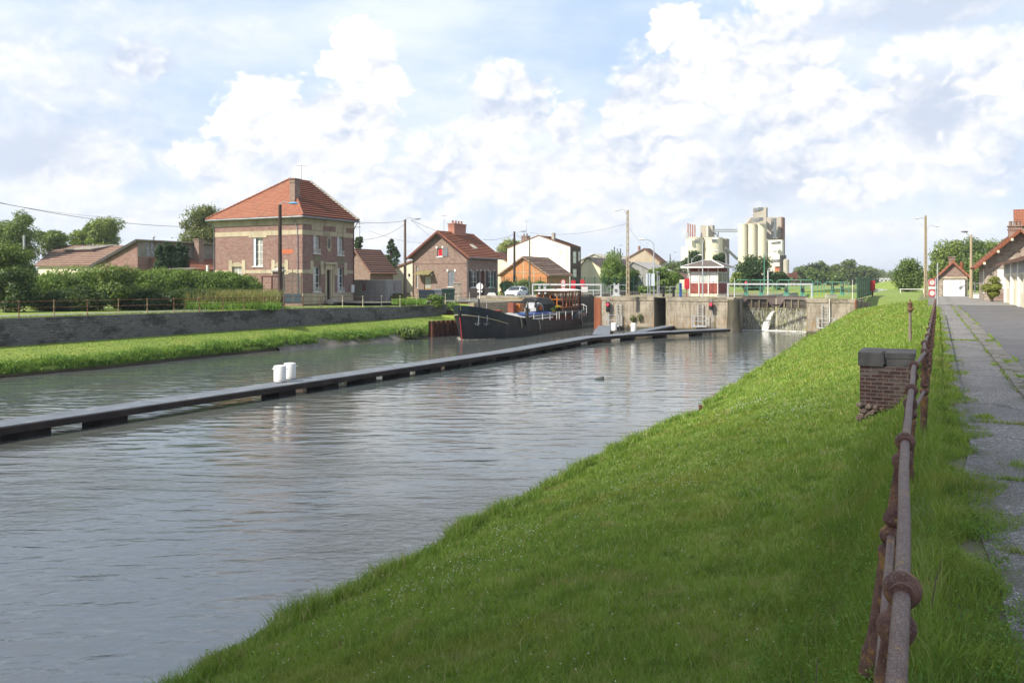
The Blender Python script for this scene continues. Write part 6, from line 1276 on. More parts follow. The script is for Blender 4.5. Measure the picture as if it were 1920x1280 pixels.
def dorm(px0, px1, u0, u1, h, nm, m):
    y0, y1 = fr.b(px1, u0), fr.b(px0, u0); f_ = lambda u: ze+(zrr-ze)*(u+.4)/9.4
    o = MB(); o.add([(u0, y0, f_(u0)), (u0, y1, f_(u0)), (u0, y1, f_(u0)+h), (u0, y0, f_(u0)+h), (u1, y0, f_(u1)), (u1, y1, f_(u1)), (u1, y1, f_(u1)+h*.5), (u1, y0, f_(u1)+h*.5)], [(0, 1, 2, 3), (4, 7, 6, 5), (0, 4, 5, 1), (3, 2, 6, 7), (0, 3, 7, 4), (1, 5, 6, 2)]); d_ = o.build(nm, M_brickR, ff)
    o = MB(); o.add([(u0-.3, y0-.1, f_(u0)+h+.003), (u0-.3, y1+.1, f_(u0)+h+.003), (u1+.3, y1+.1, f_(u1)+h*.5+.03), (u1+.3, y0-.1, f_(u1)+h*.5+.03), (u0-.3, y0-.1, f_(u0)+h+.08), (u0-.3, y1+.1, f_(u0)+h+.08), (u1+.3, y1+.1, f_(u1)+h*.5+.10), (u1+.3, y0-.1, f_(u1)+h*.5+.10)], [(0, 1, 2, 3), (4, 5, 6, 7), (0, 1, 5, 4), (1, 2, 6, 5), (2, 3, 7, 6), (3, 0, 4, 7)]); o.build('dormer_roof', m, d_)
dorm(122, 174, 5.5, 9, .55, 'dormer', M_fibro)
y0, y1 = fr.b(96, 6.5), fr.b(66, 6.5); f_ = lambda u: ze+(zrr-ze)*(u+.4)/9.4
o = MB()
for i in (): a = 0; b_ = 0; o.add([(5.0, a, f_(5.0)+.16), (5.0, b_, f_(5.0)+.16), (8.6, b_+.7, f_(8.6)+.16), (8.6, a+.7, f_(8.6)+.16)], [(0, 1, 2, 3)])
for i in range(4): a = y0+(y1-y0)*i/4+.1; b_ = y0+(y1-y0)*(i+1)/4-.1; o = MB(); o.add([(5.0, a, f_(5.0)+.16), (5.0, b_, f_(5.0)+.16), (8.6, b_+.7, f_(8.6)+.16), (8.6, a+.7, f_(8.6)+.16)], [(0, 1, 2, 3)]); o.build('roof_light', plain('grey_roof_light', (.25, .23, .22), (.4, .4, .4), 1.5, .4), ff)
o = MB(); o.cyl((0, 0, 0), (0, 0, 3), .12); o.build('flue_pipe', M_galv, None, loc=(at(45, 96), 96, zz(462, 96)-1.7), label='grey flue pipe rising left of the factory hall roof lights', cat='pipe')
o = MB(); 
for i in range(24): o.cyl((0, i*.2, 0), (1.5, i*.2, .1), .09, None, 6, False)
q_ = o.build('corrugated_sheet', M_concL, None, loc=(at(348, 82), 82, zz(505, 82)), label='white corrugated sheet roof edge just below the cypress trees', cat='corrugated sheet'); q_.rotation_euler = (0, 0, ROT)
# white gas bottle like post near house
o = MB(); o.cyl((0, 0, 0), (0, 0, 2.6), .16, None, 10); o.build('white_flue', M_white, None, loc=(at(389.5, 84), 84, zz(512, 84)-1.8), label='short white pipe standing left of the tall house behind the brambles', cat='pipe')

# ------------------------------------------------------------------ poles and wires on the left
def wood_pole(label, px, Y, ytop, z=-.5, arm=None, r=.16, m=None, wm=None):
    th = thing('utility_pole', label, 'utility pole', (at(px, Y), Y, z)); H_ = zz(ytop, Y)-z
    o = MB(); o.cyl((0, 0, -.3), (0, 0, H_), r, r*.7, 10); o.build('pole', m or M_wood, th, True)
    if arm:
        ax, ay, by = arm; dx = at(ax, Y)-at(px, Y); hz = zz(ay, Y)-z; zs = zz(by, Y)-z
        a_ = MB(); a_.tube([(0, -.1, zs), (dx*.3, -.12, hz+.2 if by < ay+3 else zs+(hz-zs)*.5), (dx*.65, -.12, hz)], .03, 6); am = a_.build('lamp_arm', M_galv, th, True); o = MB(); s_ = 1 if dx > 0 else -1; o.ball((dx*.65+s_*.35, -.12, hz+.03), .42, 12, (1, .4, .24)); o.build('lamp_head', m_ if 0 else (M_blueL if 'blue' in label else M_galv), am, True)
    return th
wood_pole('dark wooden street lamp pole with a blue lamp in front of the tall house', 525, 69, 384, -.5, (553, 382, 383.5), .19)
wood_pole('wooden utility pole with a small lamp between the tall house and the gabled house', 759.5, 90, 411.5, -.45, (785, 411, 412), .17, plain('brown_pole', (.20, .15, .11), (.14, .10, .075), 2, .85, streak=True))
wood_pole('dark wooden utility pole with a lamp in front of the orange shed', 964.5, 112, 434, -.45, (983, 434, 438), .19)
wood_pole('greenish thin wooden pole just right of the dark pole at the orange shed', 993, 104, 443.5, -.45, None, .13, M_woodL)
wood_pole('small distant utility pole left of the tan house with a lamp', 1152, 190, 463, -.45, (1166, 460, 466), .16)
wood_pole('small distant utility pole behind the bushes near the concrete pole', 1163.5, 180, 466, -.45, None, .16)
wood_pole('small distant utility pole between the tan house and the silos', 1256.5, 210, 476, -.45, (1267, 473, 478), .16)
def cable(label, a, b_, sag, r=.014):
    (x0, Y0, py0), (x1, Y1, py1) = a, b_; P0 = Vector((at(x0, Y0), Y0, zz(py0, Y0))); P1 = Vector((at(x1, Y1), Y1, zz(py1, Y1))); o = MB(); n = 12
    o.tube([P0.lerp(P1, i/n)-Vector((0, 0, sag*4*(i/n)*(1-i/n))) for i in range(n+1)], r, 5); o.build('overhead_cable', M_dark, None, label=label, cat='cable')
cable('overhead cable crossing the sky at the far left down to the tall tree', (-60, 62, 367), (345, 88, 425), .5, .022)
cable('second thin overhead cable at the far left', (-60, 62, 369), (230, 88, 409), .3, .012)
cable('cable from the corner of the tall house to the brown pole', (672, 82, 416.5), (759, 90, 414), .15, .02)
cable('lower cable from the brown pole down to the tall house', (672, 84, 449), (759, 90, 420), .5, .018)
cable('cable from the brown pole to the gable of the brick house', (770, 90, 412), (822, 101, 434), .05, .02)
cable('second cable from the brown pole to the gabled roof', (770, 90, 412), (806, 101, 442), .05, .014)
cable('cable from the roof of the gabled house to the dark pole', (905, 106, 449), (964, 112, 439), .3, .02)
cable('thin high cable from the dark pole towards the concrete pole', (993, 104, 436), (1176, 81.5, 419), .6, .012)
cable('thin cable falling from the concrete pole to the tan house', (1180, 81.5, 428), (1211, 190, 463), .3, .012)
cable('thin cable from the dark pole down across the white house', (968, 112, 441), (1060, 146, 480), .3, .02)
cable('thin cables behind the second pole to the gabled house', (690, 84, 432), (800, 101, 456), .3, .012)

# ------------------------------------------------------------------ white car
def car(label, px, Y, z, rz):
    c = thing('parked_car', label, 'car', (at(px, Y), Y, z), rz)
    M_car = plain('white_car_paint', (.72, .75, .78), (.66, .70, .74), 1, .3, spec=.6, bump=-1)
    side = [(-2.0, .35), (-2.02, .62), (-1.95, .80), (-1.1, .98), (-.35, 1.42), (.9, 1.46), (1.6, 1.30), (1.9, .95), (1.98, .60), (1.95, .32)]
    o = MB(); n = len(side)
    def half(x, z): return .80 if z < .98 else .80-(z-.95)*.42
    L_ = [(x, -half(x, z), z) for x, z in side]; Rr = [(x, half(x, z), z) for x, z in side]
    o.add(L_+Rr, [tuple(range(n)), tuple(range(2*n-1, n-1, -1))]+[(i, n+i, n+(i+1) % n, (i+1) % n) for i in range(n)]); o.build('body', M_car, c)
    o = MB(); o.add([(-1.07, -.66, 1.02), (-1.07, .66, 1.02), (-.42, .57, 1.40), (-.42, -.57, 1.40)], [(0, 1, 2, 3)]); g = o.build('windscreen', M_glass, c); g.location = (-.03, 0, .012)
    for s_ in (-1, 1):
        for x0, x1, x2, x3 in ((-.95, -.35, .28, .28), (.36, .36, 1.0, 1.35)): o = MB(); o.q((x0, s_*.795, 1.0), (x3 if x0 > 0 else .28, s_*.795, 1.0), (x2 if x0 > 0 else .28, s_*.655, 1.36), (x1, s_*.655, 1.36)); o.build('side_window', M_glass, c)
        for x_ in (-1.25, 1.25): o = MB(); o.cyl((x_, s_*.62, .31), (x_, s_*.83, .31), .31, None, 18); w = o.build('wheel', M_black, c); o = MB(); o.cyl((x_, s_*.832, .31), (x_, s_*.845, .31), .19, None, 14); o.build('rim', M_galv, w)
        o = MB(); o.ball((-1.9, s_*.58, .74), .15, 10, (.5, 1.1, .6)); o.build('headlight', M_tint, c, True); o = MB(); o.bx(-.75, -.6, s_*.88-.1, s_*.88+.1, .98, 1.1); o.build('mirror', M_car, c)
    o = MB(); o.bx(-2.04, -2.0, -.5, .5, .42, .56); o.build('grille', M_dark, c); return c
car('small white car parked behind the green fence, bonnet towards the canal', 969, 96, -.43, R(68))
# ------------------------------------------------------------------ right-hand side
fr = FR(1814, 88, 0.); La, Lb = 7., fr.b(1760); br = Lb/2; gdo = (fr.b(1809.5), fr.b(1767.5), 0, fr.z(522.5, 0, br)); 
gar, _ = bldg(fr, 'garage', 'small brick garage with white double door and tiled gable at the road end', La, Lb, fr.z(515.5), fr.z(515.5, 0, Lb), fr.z(491, 0, br), br, M_brickP, M_tileO, .35, .35, (), [gdo], cat='garage')
o = MB(); bar(o, fb, gdo[0], gdo[1], 0.01, gdo[3]-.01, .1, .16); dd_ = o.build('garage_door', M_white, gar); o = MB()
for i in range(5): u = gdo[0]+(gdo[1]-gdo[0])*(i+.5)/5; bar(o, fb, u-.25, u+.25, .15, 1.0, .085, .099); bar(o, fb, u-.25, u+.25, 1.15, gdo[3]-.2, .085, .099)
o.build('door_panel', M_whitew, dd_); band(gar, fb, gdo[0]-.2, gdo[1]+.2, gdo[3]+.003, gdo[3]+.22, M_creamT, .03, 'lintel')
for q0, q1 in ((0, gdo[0]-.003), (gdo[1]+.003, Lb)): band(gar, fb, q0, q1, 0, gdo[3], M_brickS, .02, 'door_jamb')
chimney(gar, 2, 2.7, fr.b(1790, 2.3), fr.b(1779, 2.3), 2.5, fr.z(483, 2.3, br), M_brickP, cap=True); o = MB(); o.cyl((1.5, .5, 2.3), (1.5, .5, fr.z(491, 1.5, .5)), .16); o.build('flue', M_redsteel, gar)
# brick and stone house with gable end
fr = FR(1846, 70, 0.); B = fr.b; bR = B(1911); ze = fr.z(489); zr = fr.z(431, 0, bR)
r1 = thing('stone_gable_house', 'stone and brick house on the right with steep red roof edge and white panel', 'house', (fr.X, fr.Y, 0), fr.rot)
o = MB(); fbn = lambda u, d, w: (d, -u, w); W2 = -bR*2; pan = (-B(1869.5), -B(1886.5), fr.z(541, 0, B(1878)), fr.z(503.5, 0, B(1878)))
wall(o, fbn, [(0, ze), (-bR, zr-.1), (W2, ze)], [pan], -.1); o.q((0, 0, -.1), (9, 0, -.1), (9, 0, ze), (0, 0, ze)); o.build('wall', brick('mixed_stone_brick', (.40, .33, .27), (.24, .14, .11), (.42, .37, .30), .3, .13, .02, dirtamt=.15), r1)
o = MB(); bar(o, fbn, *pan, .05, .1); o.build('white_panel', M_whitew, r1)
o = MB(); slope(o, (-.9, .75, ze-.55), (9.2, .75, ze-.55), (-.9, bR, zr), (9.2, bR, zr), 14, .05, .12); o.build('roof', M_tileO, r1); o = MB(); slope(o, (-.9, 2*bR-.7, ze-.5), (9.2, 2*bR-.7, ze-.5), (-.9, bR, zr), (9.2, bR, zr), 14, .05, .12); o.build('roof', M_tileO, r1)
k_ = (zr-ze)/-bR; o = MB(); o.add([(-.92, .8, ze-.62), (-.92, bR, zr+.02), (-.96, bR, zr+.02), (-.96, .8, ze-.62), (-.92, .8, ze-.84), (-.92, bR, zr-.24), (-.96, bR, zr-.24), (-.96, .8, ze-.84)], [(0, 1, 2, 3), (4, 5, 6, 7), (0, 1, 5, 4), (1, 2, 6, 5), (2, 3, 7, 6), (3, 0, 4, 7)]); o.build('bargeboard', M_redsteel, r1)
for i in range(3): t_ = .15+i*.33; o = MB(); y_ = .5+(bR-.5)*t_; z_ = ze-.45+(zr-ze+.4)*t_; o.bx(-.99, 0, y_-.09, y_+.09, z_-.32, z_-.12); o.build('purlin_end', M_cream, r1)
o = MB(); bar(o, fbn, .12, .62, 0, ze-.4, -.06, -.001); o.build('corner_pilaster', M_brickS, r1)
o = MB(); bar(o, fbn, .7, -B(1885), .02, fr.z(549, 0, -1), -1.0, -.7); o.build('front_brick_wall', M_brickP, r1)
chimney(r1, .6, 1.5, B(1915, 1), B(1891, 1), zr-2.2, fr.z(425.5, 1, bR*.8), M_brickP, 3, M_brickP)
o = MB(); bar(o, lambda u, d, w: (u, -d, w), .3, 1.3, .6, ze-.7, -.05, -.001); o.build('side_shutter', M_white, r1)
lw_ = seg_wall('low_white_wall', 'low white garden wall between the right lamp pole and the stone gable house', 'wall', [G(1819, 558.5, 0), G(1846, 560, 0)], -.1, .42, .2, M_white, M_concL)
o = MB(); 
for i in range(5): o.bx(i*.5, i*.5+.08, -.04, .04, 0, 1.6)
o.bx(0, 2.1, -.02, .02, 1.4, 1.5); o.build('white_picket', M_white, None, loc=(at(1823, 80), 80.5, .0), label='white slatted fence piece behind the low white wall on the right', cat='fence')
# white row of outhouses along the street
X0, Y0 = vs(5.2, 44); r2 = thing('whitewashed_outhouse', 'low whitewashed lean-to with narrow dark windows along the right edge of the road', 'outhouse', (X0, Y0, 0), ROT)
fs_ = lambda u, d, w: (u, -d, w); L2 = 32.
def s_of(px): X, Y = on_v(px, 5.2); return X*ST+Y*CT-44
wins = [(s_of(1895.6), s_of(1888.3), 1.15, 2.05), (s_of(1902.5), s_of(1900), 1.15, 2.05), (s_of(1909.5), s_of(1904.5), .05, 2.1), (s_of(1918), s_of(1913.5), .9, 2.1), (6, 7, 1, 2.1), (9, 10.2, .05, 2.1)]
wins = [(min(a, b_), max(a, b_), c_, d_) for a, b_, c_, d_ in wins]
o = MB(); wall(o, fs_, [(0, 3.15), (L2, 3.15)], wins, -.1); o.q((L2, 0, -.1), (L2, -4, -.1), (L2, -4, 4.), (L2, 0, 3.15)); o.q((0, 0, -.1), (0, -4, -.1), (0, -4, 4.), (0, 0, 3.15)); o.build('wall', M_cream, r2)
for q in wins: window(r2, fs_, *q, M_woodL if q[2] < .5 else M_white, M_dark, d=.1, fw=.07, vert=3 if q[2] > .5 else 0, hor=0)
for a, b_ in ((s_of(1886.5), s_of(1885)), (s_of(1899.3), s_of(1897)), (s_of(1912.5), s_of(1910.5))): band(r2, fs_, min(a, b_), max(a, b_), 0, 3.0, M_whitew, .12, 'pilaster')
band(r2, fs_, .2, L2-1, 2.25, 2.95, plain('grey_render_panel', (.42, .42, .42), (.36, .36, .36), 1), .03, 'grey_panel')
o = MB(); slope(o, (-.3, .65, 2.95), (L2+.4, .65, 2.95), (-.3, -4.2, 4.6), (L2+.4, -4.2, 4.6), 14, .04, .1); o.build('roof', M_tileB, r2)
X0, Y0 = vs(6.6, 40); r3 = thing('pale_stone_house', 'two-storey pale stone house rising behind the whitewashed outhouse at the right edge', 'house', (X0, Y0, 0), ROT)
o = MB(); wall(o, fs_, [(0, 5.6), (30.5, 5.6)], [(27.3, 28.3, 3.9, 5.2)], 0); o.q((30.5, 0, 0), (30.5, -8, 0), (30.5, -8, 5.6), (30.5, -4, 8.4), (30.5, 0, 5.6)); o.build('wall', M_brickS, r3); window(r3, fs_, 27.3, 28.3, 3.9, 5.2, M_white, M_glassL, d=.1); o = MB(); slope(o, (-.3, .5, 5.4), (31, .5, 5.4), (-.3, -4, 8.4), (31, -4, 8.4), 14, .04, .1); o.build('roof', M_tileB, r3)
X0, Y0 = at(1901.5, 100), 100; r4 = thing('red_roofed_house', 'distant house whose steep orange tile roof shows above the brick chimney at the right edge', 'house', (X0, Y0, 0), -TH-.06)
o = MB(); o.bx(0, 9, .3, 7, 0, zz(423, 100)); o.build('wall', M_brickP, r4); o = MB(); slope(o, (-.05, 0, zz(423.5, 100)), (9.2, 0, zz(423.5, 100)), (-.05, 2.2, zz(393, 102)), (9.2, 2.2, zz(393, 102)), 9, .05, .1); o.build('roof', M_tileO, r4)
ladder_pole('tall concrete pole with a lamp on each side near the red and white road signs', 1735.5, 84, 405, 0., [(1719, 409.5, 408), (1758, 424, 431)], w=.3, gap=.5)
rp = thing('concrete_pole', 'round concrete pole with a single lamp beside the garage', 'lamp pole', (at(1821, 80), 80, 0)); H_ = zz(440, 80); o = MB(); o.cyl((0, 0, -.1), (0, 0, H_), .17, .1, 10); o.build('pole', M_cpole, rp, True); dx = at(1808, 80)-at(1821, 80); o = MB(); o.tube([(0, 0, H_-.4), (dx*.3, 0, H_-.1), (dx*.75, 0, zz(435.5, 80))], .03, 6); am = o.build('lamp_arm', M_galv, rp); o = MB(); o.ball((dx*.95, 0, zz(434.5, 80)), .38, 12, (1, .4, .25)); o.build('lamp_head', M_zinc, am, True)
Ys = 57.6; sg = thing('road_sign_post', 'two round white road signs with red rings on posts beyond the near railing', 'road sign', (at(1758, Ys), Ys, 0))
o = MB(); o.cyl((0, 0, -.1), (0, 0, zz(493, Ys)), .045, None, 8); o.build('post', M_galv, sg); o = MB(); o.cyl((-.13, 0, 0), (-.13, 0, zz(522, Ys)), .03, None, 8); o.build('post', plain('pale_blue_post', (.45, .52, .6), (.4, .46, .54), 3, .5), sg)
xs = at(1747.6, Ys)-at(1758, Ys)
for y_ in (529.5, 549.5): ring_sign(sg, xs, 0, zz(y_, Ys), .285, False)
o = MB(); o.bx(xs-.25, xs+.25, .0, .02, zz(542, Ys), zz(537, Ys)); o.build('plate', M_whitew, sg); o = MB(); 
for y_ in (529.5, 549.5): o.bx(xs, 0, .025, .05, zz(y_, Ys)-.03, zz(y_, Ys)+.03)
o.build('bracket', M_blue, sg)
ba = thing('white_barrier', 'long low white barrier rail on the grass beside the tall concrete pole', 'barrier', (at(1687, 112), 112, -.05)); Lr = at(1733, 112)-at(1687, 112); o = MB(); o.cyl((0, 0, .55), (Lr, 0, .55), .06); o.build('rail', M_whitew, ba)
for x_ in (0.1, Lr-.1): o = MB(); o.cyl((x_, 0, -.1), (x_, 0, .55), .05); o.build('post', M_whitew, ba)
# bridge over the upper canal
Yb = 330; bg_ = thing('truss_bridge', 'distant white lattice bridge over the canal beyond the lock', 'bridge', (at(1610, Yb), Yb, 0)); Lr = at(1712, Yb)-at(1610, Yb); z0, z1 = zz(529.5, Yb), zz(521.5, Yb)
o = MB(); o.bx(0, Lr, -.3, .3, z0-.45, z0); o.bx(0, Lr, -.2, .2, z1-.35, z1); n = 14
for i in range(n): 
    for a, b_ in ((z0, z1-.3), (z1-.3, z0)): o.cyl((Lr*i/n, 0, a), (Lr*(i+1)/n, 0, b_), .14, None, 4)
o.build('lattice', M_whitew, bg_); o = MB(); o.bx(0, 2, -2, 2, -1, z0-.45); o.bx(Lr-2, Lr, -2, 2, -1, z0-.45); o.build('abutment', M_concL, bg_)
# ------------------------------------------------------------------ grain silos
YS = 270.
M_silo = plain('cream_silo_concrete', (.74, .68, .53), (.68, .61, .46), .12, .85, streak=True); M_siloW = plain('white_silo_concrete', (.80, .77, .66), (.7, .66, .54), .12, .85, streak=True); M_siloG = plain('greyed_silo_concrete', (.46, .42, .35), (.36, .32, .27), .25, .9, streak=True); M_siloB = plain('brown_silo_edge', (.25, .13, .09), (.2, .1, .07), .3)
def sbox(par, name, pa, pc, pb, y0, y1, m, Y=YS, side=None):
    """box: lit face px pa..pc, side face px pc..pb"""
    f = FR(pc, Y, 0); lb, la = f.b(pa), f.a(pb) if pb > pc else .5
    o = MB(); X, Yw = f.X-par.location.x, f.Y-par.location.y; a = (math.sin(TH), math.cos(TH)); b_ = (-math.cos(TH), math.sin(TH)); z0, z1 = zz(y1, Y), zz(y0, Y)
    P = lambda u, v, z: (X+a[0]*u+b_[0]*v, Yw+a[1]*u+b_[1]*v, z)
    o.add([P(0, 0, z0), P(la, 0, z0), P(la, lb, z0), P(0, lb, z0), P(0, 0, z1), P(la, 0, z1), P(la, lb, z1), P(0, lb, z1)], [(0, 1, 2, 3), (4, 5, 6, 7), (0, 1, 5, 4), (1, 2, 6, 5), (2, 3, 7, 6), (3, 0, 4, 7)]); return o.build(name, m, par), P, la, lb, z0, z1
def scyl(par, pa, pb, y0, m, Y=YS, rim=True, name='silo_cylinder'):
    r = (at(pb, Y)-at(pa, Y))/2; x = at((pa+pb)/2, Y)-par.location.x; z1 = zz(y0, Y); o = MB(); o.lathe((x, Y+r-par.location.y, -1), [(r, 0), (r, z1+.6), (r*1.03, z1+.6), (r*1.03, z1+1)], 32); return o.build(name, m, par, True)
sa = thing('grain_silos', 'squat pair of cream grain silos with striped vent pipes and a grey head house', 'silo', (at(1320, YS), YS, 0))
for pa, pb in ((1289.5, 1322), (1322.5, 1359)): scyl(sa, pa, pb, 444.5, M_silo)
sbox(sa, 'silo_block', 1277, 1291, 1292, 462, 540, M_siloW, YS-3); sbox(sa, 'silo_block', 1352, 1361, 1367.5, 447, 540, M_siloG, YS+8)
h_, P, la, lb, z0, z1 = sbox(sa, 'head_house', 1313.5, 1336, 1340, 422, 444, M_siloG, YS+3)
sbox(sa, 'head_house', 1325, 1327, 1336, 423, 444, M_siloW, YS+1.5); sbox(sa, 'landing', 1285.5, 1290, 1291, 437, 447, M_galv, YS-2)
M_strip = plain('striped_vent', (.80, .76, .70), (.7, .66, .6), 1)
for i, px in enumerate((1294, 1298.3, 1302.6, 1307)):
    o = MB(); x = at(px, YS)-sa.location.x; o.cyl((x, 3, zz(445, YS)), (x, 3, zz(418+i, YS)), .24, None, 10); v_ = o.build('vent_pipe', M_strip, sa, True); o = MB(); o.cyl((x-.14, 2.86, zz(444, YS)), (x-.14, 2.86, zz(417.6+i, YS)), .17, None, 10); o.build('red_stripe', plain('faded_vent_red', (.34, .08, .06), (.45, .2, .15), .6), v_)
for px, yy in ((1306, 449), (1338, 448)): o = MB(); x = at(px, YS)-sa.location.x; r = 3.3; o.bx(x-.6, x+.9, -.25, .5, zz(yy+5, YS), zz(yy, YS)); o.build('silo_window', M_zinc, sa)
cv = thing('conveyor_bridge', 'high grey conveyor bridge linking the two silo groups', 'conveyor', (at(1339, YS), YS, 0)); Lr = at(1387, YS)-at(1339, YS); za_, zb__ = zz(434, YS), zz(428.5, YS)
o = MB(); o.bx(0, Lr, 2, 4, za_, za_+.3); o.bx(0, Lr, 2, 4, zb__-.25, zb__); o.build('deck', M_galv, cv); o = MB(); n = 12
for i in range(n+1): o.bx(Lr*i/n-.06, Lr*i/n+.06, 1.95, 2.05, za_+.3, zb__-.25)
o.build('railing', M_galv, cv); o = MB(); xx = at(1351, YS)-at(1339, YS); o.cyl((xx, 3, za_), (xx, 3, za_-1.8), .15); xa = at(1346, YS)-at(1339, YS); o.cyl((xa-.8, 3, za_-1.8), (xa, 3, za_-.3), .15); o.cyl((xa+.8, 3, za_-1.8), (xa, 3, za_-.3), .15); o.build('trestle', M_zinc, cv)
o = MB(); p0_ = (0, 0, 0); p1_ = (at(1383, YS)-at(1359, YS), 1, zz(486, YS)-zz(465, YS)); o.tube([p0_, p1_], .45, 6); o.build('grain_chute', M_zinc, None, loc=(at(1359, YS), YS-1, zz(465, YS)), label='thin slanting grain chute between the squat silos and the tall silo block', cat='chute')
sb_ = thing('grain_silos', 'tall grain elevator with three cream cylinders, stepped tower and brown edged block', 'silo', (at(1430, YS), YS, 0))
for pa, pb in ((1386.5, 1403.3), (1403.7, 1421), (1421.4, 1440)): scyl(sb_, pa, pb, 419.5, M_silo)
sbox(sb_, 'tower', 1412, 1436.5, 1439.5, 388.5, 470, M_siloG, YS+7); sbox(sb_, 'elevator_block', 1437, 1467, 1471.7, 406.5, 530, M_siloG, YS+4); sbox(sb_, 'lower_block', 1439, 1466.5, 1470, 449.5, 530, M_siloW, YS-1); sbox(sb_, 'brown_edge', 1464.8, 1467.2, 1471.9, 407, 530, M_siloB, YS+3.3)
f = FR(1436.5, YS+6.9, 0); o = MB(); xa, xb = at(1402.5, YS+6), at(1413, YS+6); o.prism([(xa, zz(420, YS)), (xb+1.5, zz(420, YS)), (xb+1.5, zz(404, YS)), (xb, zz(404, YS))], lambda u, d, w: (u-sb_.location.x, d, w), 9, 12); o.build('sloping_shoulder', M_siloG, sb_)
for px, y0, y1, w, Yq in ((1418, 391.5, 397, 8, -1), (1418, 410, 415.5, 8, -1), (1451, 454, 458.5, 6, -7), (1451, 487, 492.5, 6, -7)):
    o = MB(); Yw = YS+Yq+4; x = at(px, Yw)-sb_.location.x; ww = w/F*Yw/2; o.bx(x-ww, x+ww, Yq-1.5, Yq+5, zz(y1, Yw), zz(y0, Yw)); o.build('silo_window', M_zinc, sb_)
o = MB(); x = at(1453.8, YS)-sb_.location.x; o.bx(x-.45, x+.45, .2, 3, zz(447, YS), zz(409, YS)); o.build('stair_strip', M_zinc, sb_)
o = MB(); x = at(1459.5, YS)-sb_.location.x; o.bx(x-1.2, x+1.2, -5.0, 1, zz(509, YS), zz(499.5, YS)); o.build('orange_base', plain('orange_cladding', (.5, .17, .08), (.42, .14, .07), 1), sb_)
dt = thing('dark_silo', 'small dark steel tower and grey tank at the right foot of the tall silo block', 'silo', (at(1476, 255), 255, 0)); o = MB(); o.lathe((0, 1, 0), [(.85, 0), (.85, zz(487, 255)), (.2, zz(485, 255))], 16); o.build('tank', M_siloG, dt, True); o = MB(); o.bx(-1.0, .6, 2.6, 4.2, 0, zz(478, 255)); o.build('tower', M_dark, dt)
wg = thing('rusty_hopper', 'rust-red grain hopper at the canal edge right of the silos', 'hopper', (at(1484, 230), 230, 0)); o = MB(); o.bx(-.7, 1.5, 0, 1.5, 2.4, zz(512, 230)); o.bx(1.0, 1.6, -.3, 1.5, 1.6, zz(509.5, 230)); o.bx(-1.0, 3.0, .2, 1.5, 1.3, 1.8); o.build('body', plain('dull_red_steel', (.16, .06, .04), (.12, .05, .035), 1), wg); o = MB(); 
for x_ in (-.7, .3, 1.5): o.bx(x_-.1, x_+.1, .2, .5, -.1, 1.7)
o.build('frame', M_dark, wg)

# ------------------------------------------------------------------ green chain-link fence behind the left chamber
m = bpy.data.materials.new('chain_link'); m.use_nodes = True; nt_ = m.node_tree; t = T(nt_); bs = nt_.nodes['Principled BSDF']; bs.inputs['Base Color'].default_value = (.015, .11, .07, 1); bs.inputs['Alpha'].default_value = .22; bs.inputs['Roughness'].default_value = .5; M_link = m
fl = thing('chain_link_fence', 'long green chain-link fence behind the left lock chamber and white car', 'fence', (at(921, 93), 93, -.3)); x1, y1 = at(1205, 112)-fl.location.x, 112-93.; n = 14
for i in range(n+1): o = MB(); o.cyl((x1*i/n, y1*i/n, 0), (x1*i/n, y1*i/n, 2.5), .045, None, 6); o.build('post', M_green, fl)
for i in range(n): o = MB(); o.q((x1*i/n, y1*i/n, .1), (x1*(i+1)/n, y1*(i+1)/n, .1), (x1*(i+1)/n, y1*(i+1)/n, 2.4), (x1*i/n, y1*i/n, 2.4)); o.build('mesh_panel', M_link, fl)

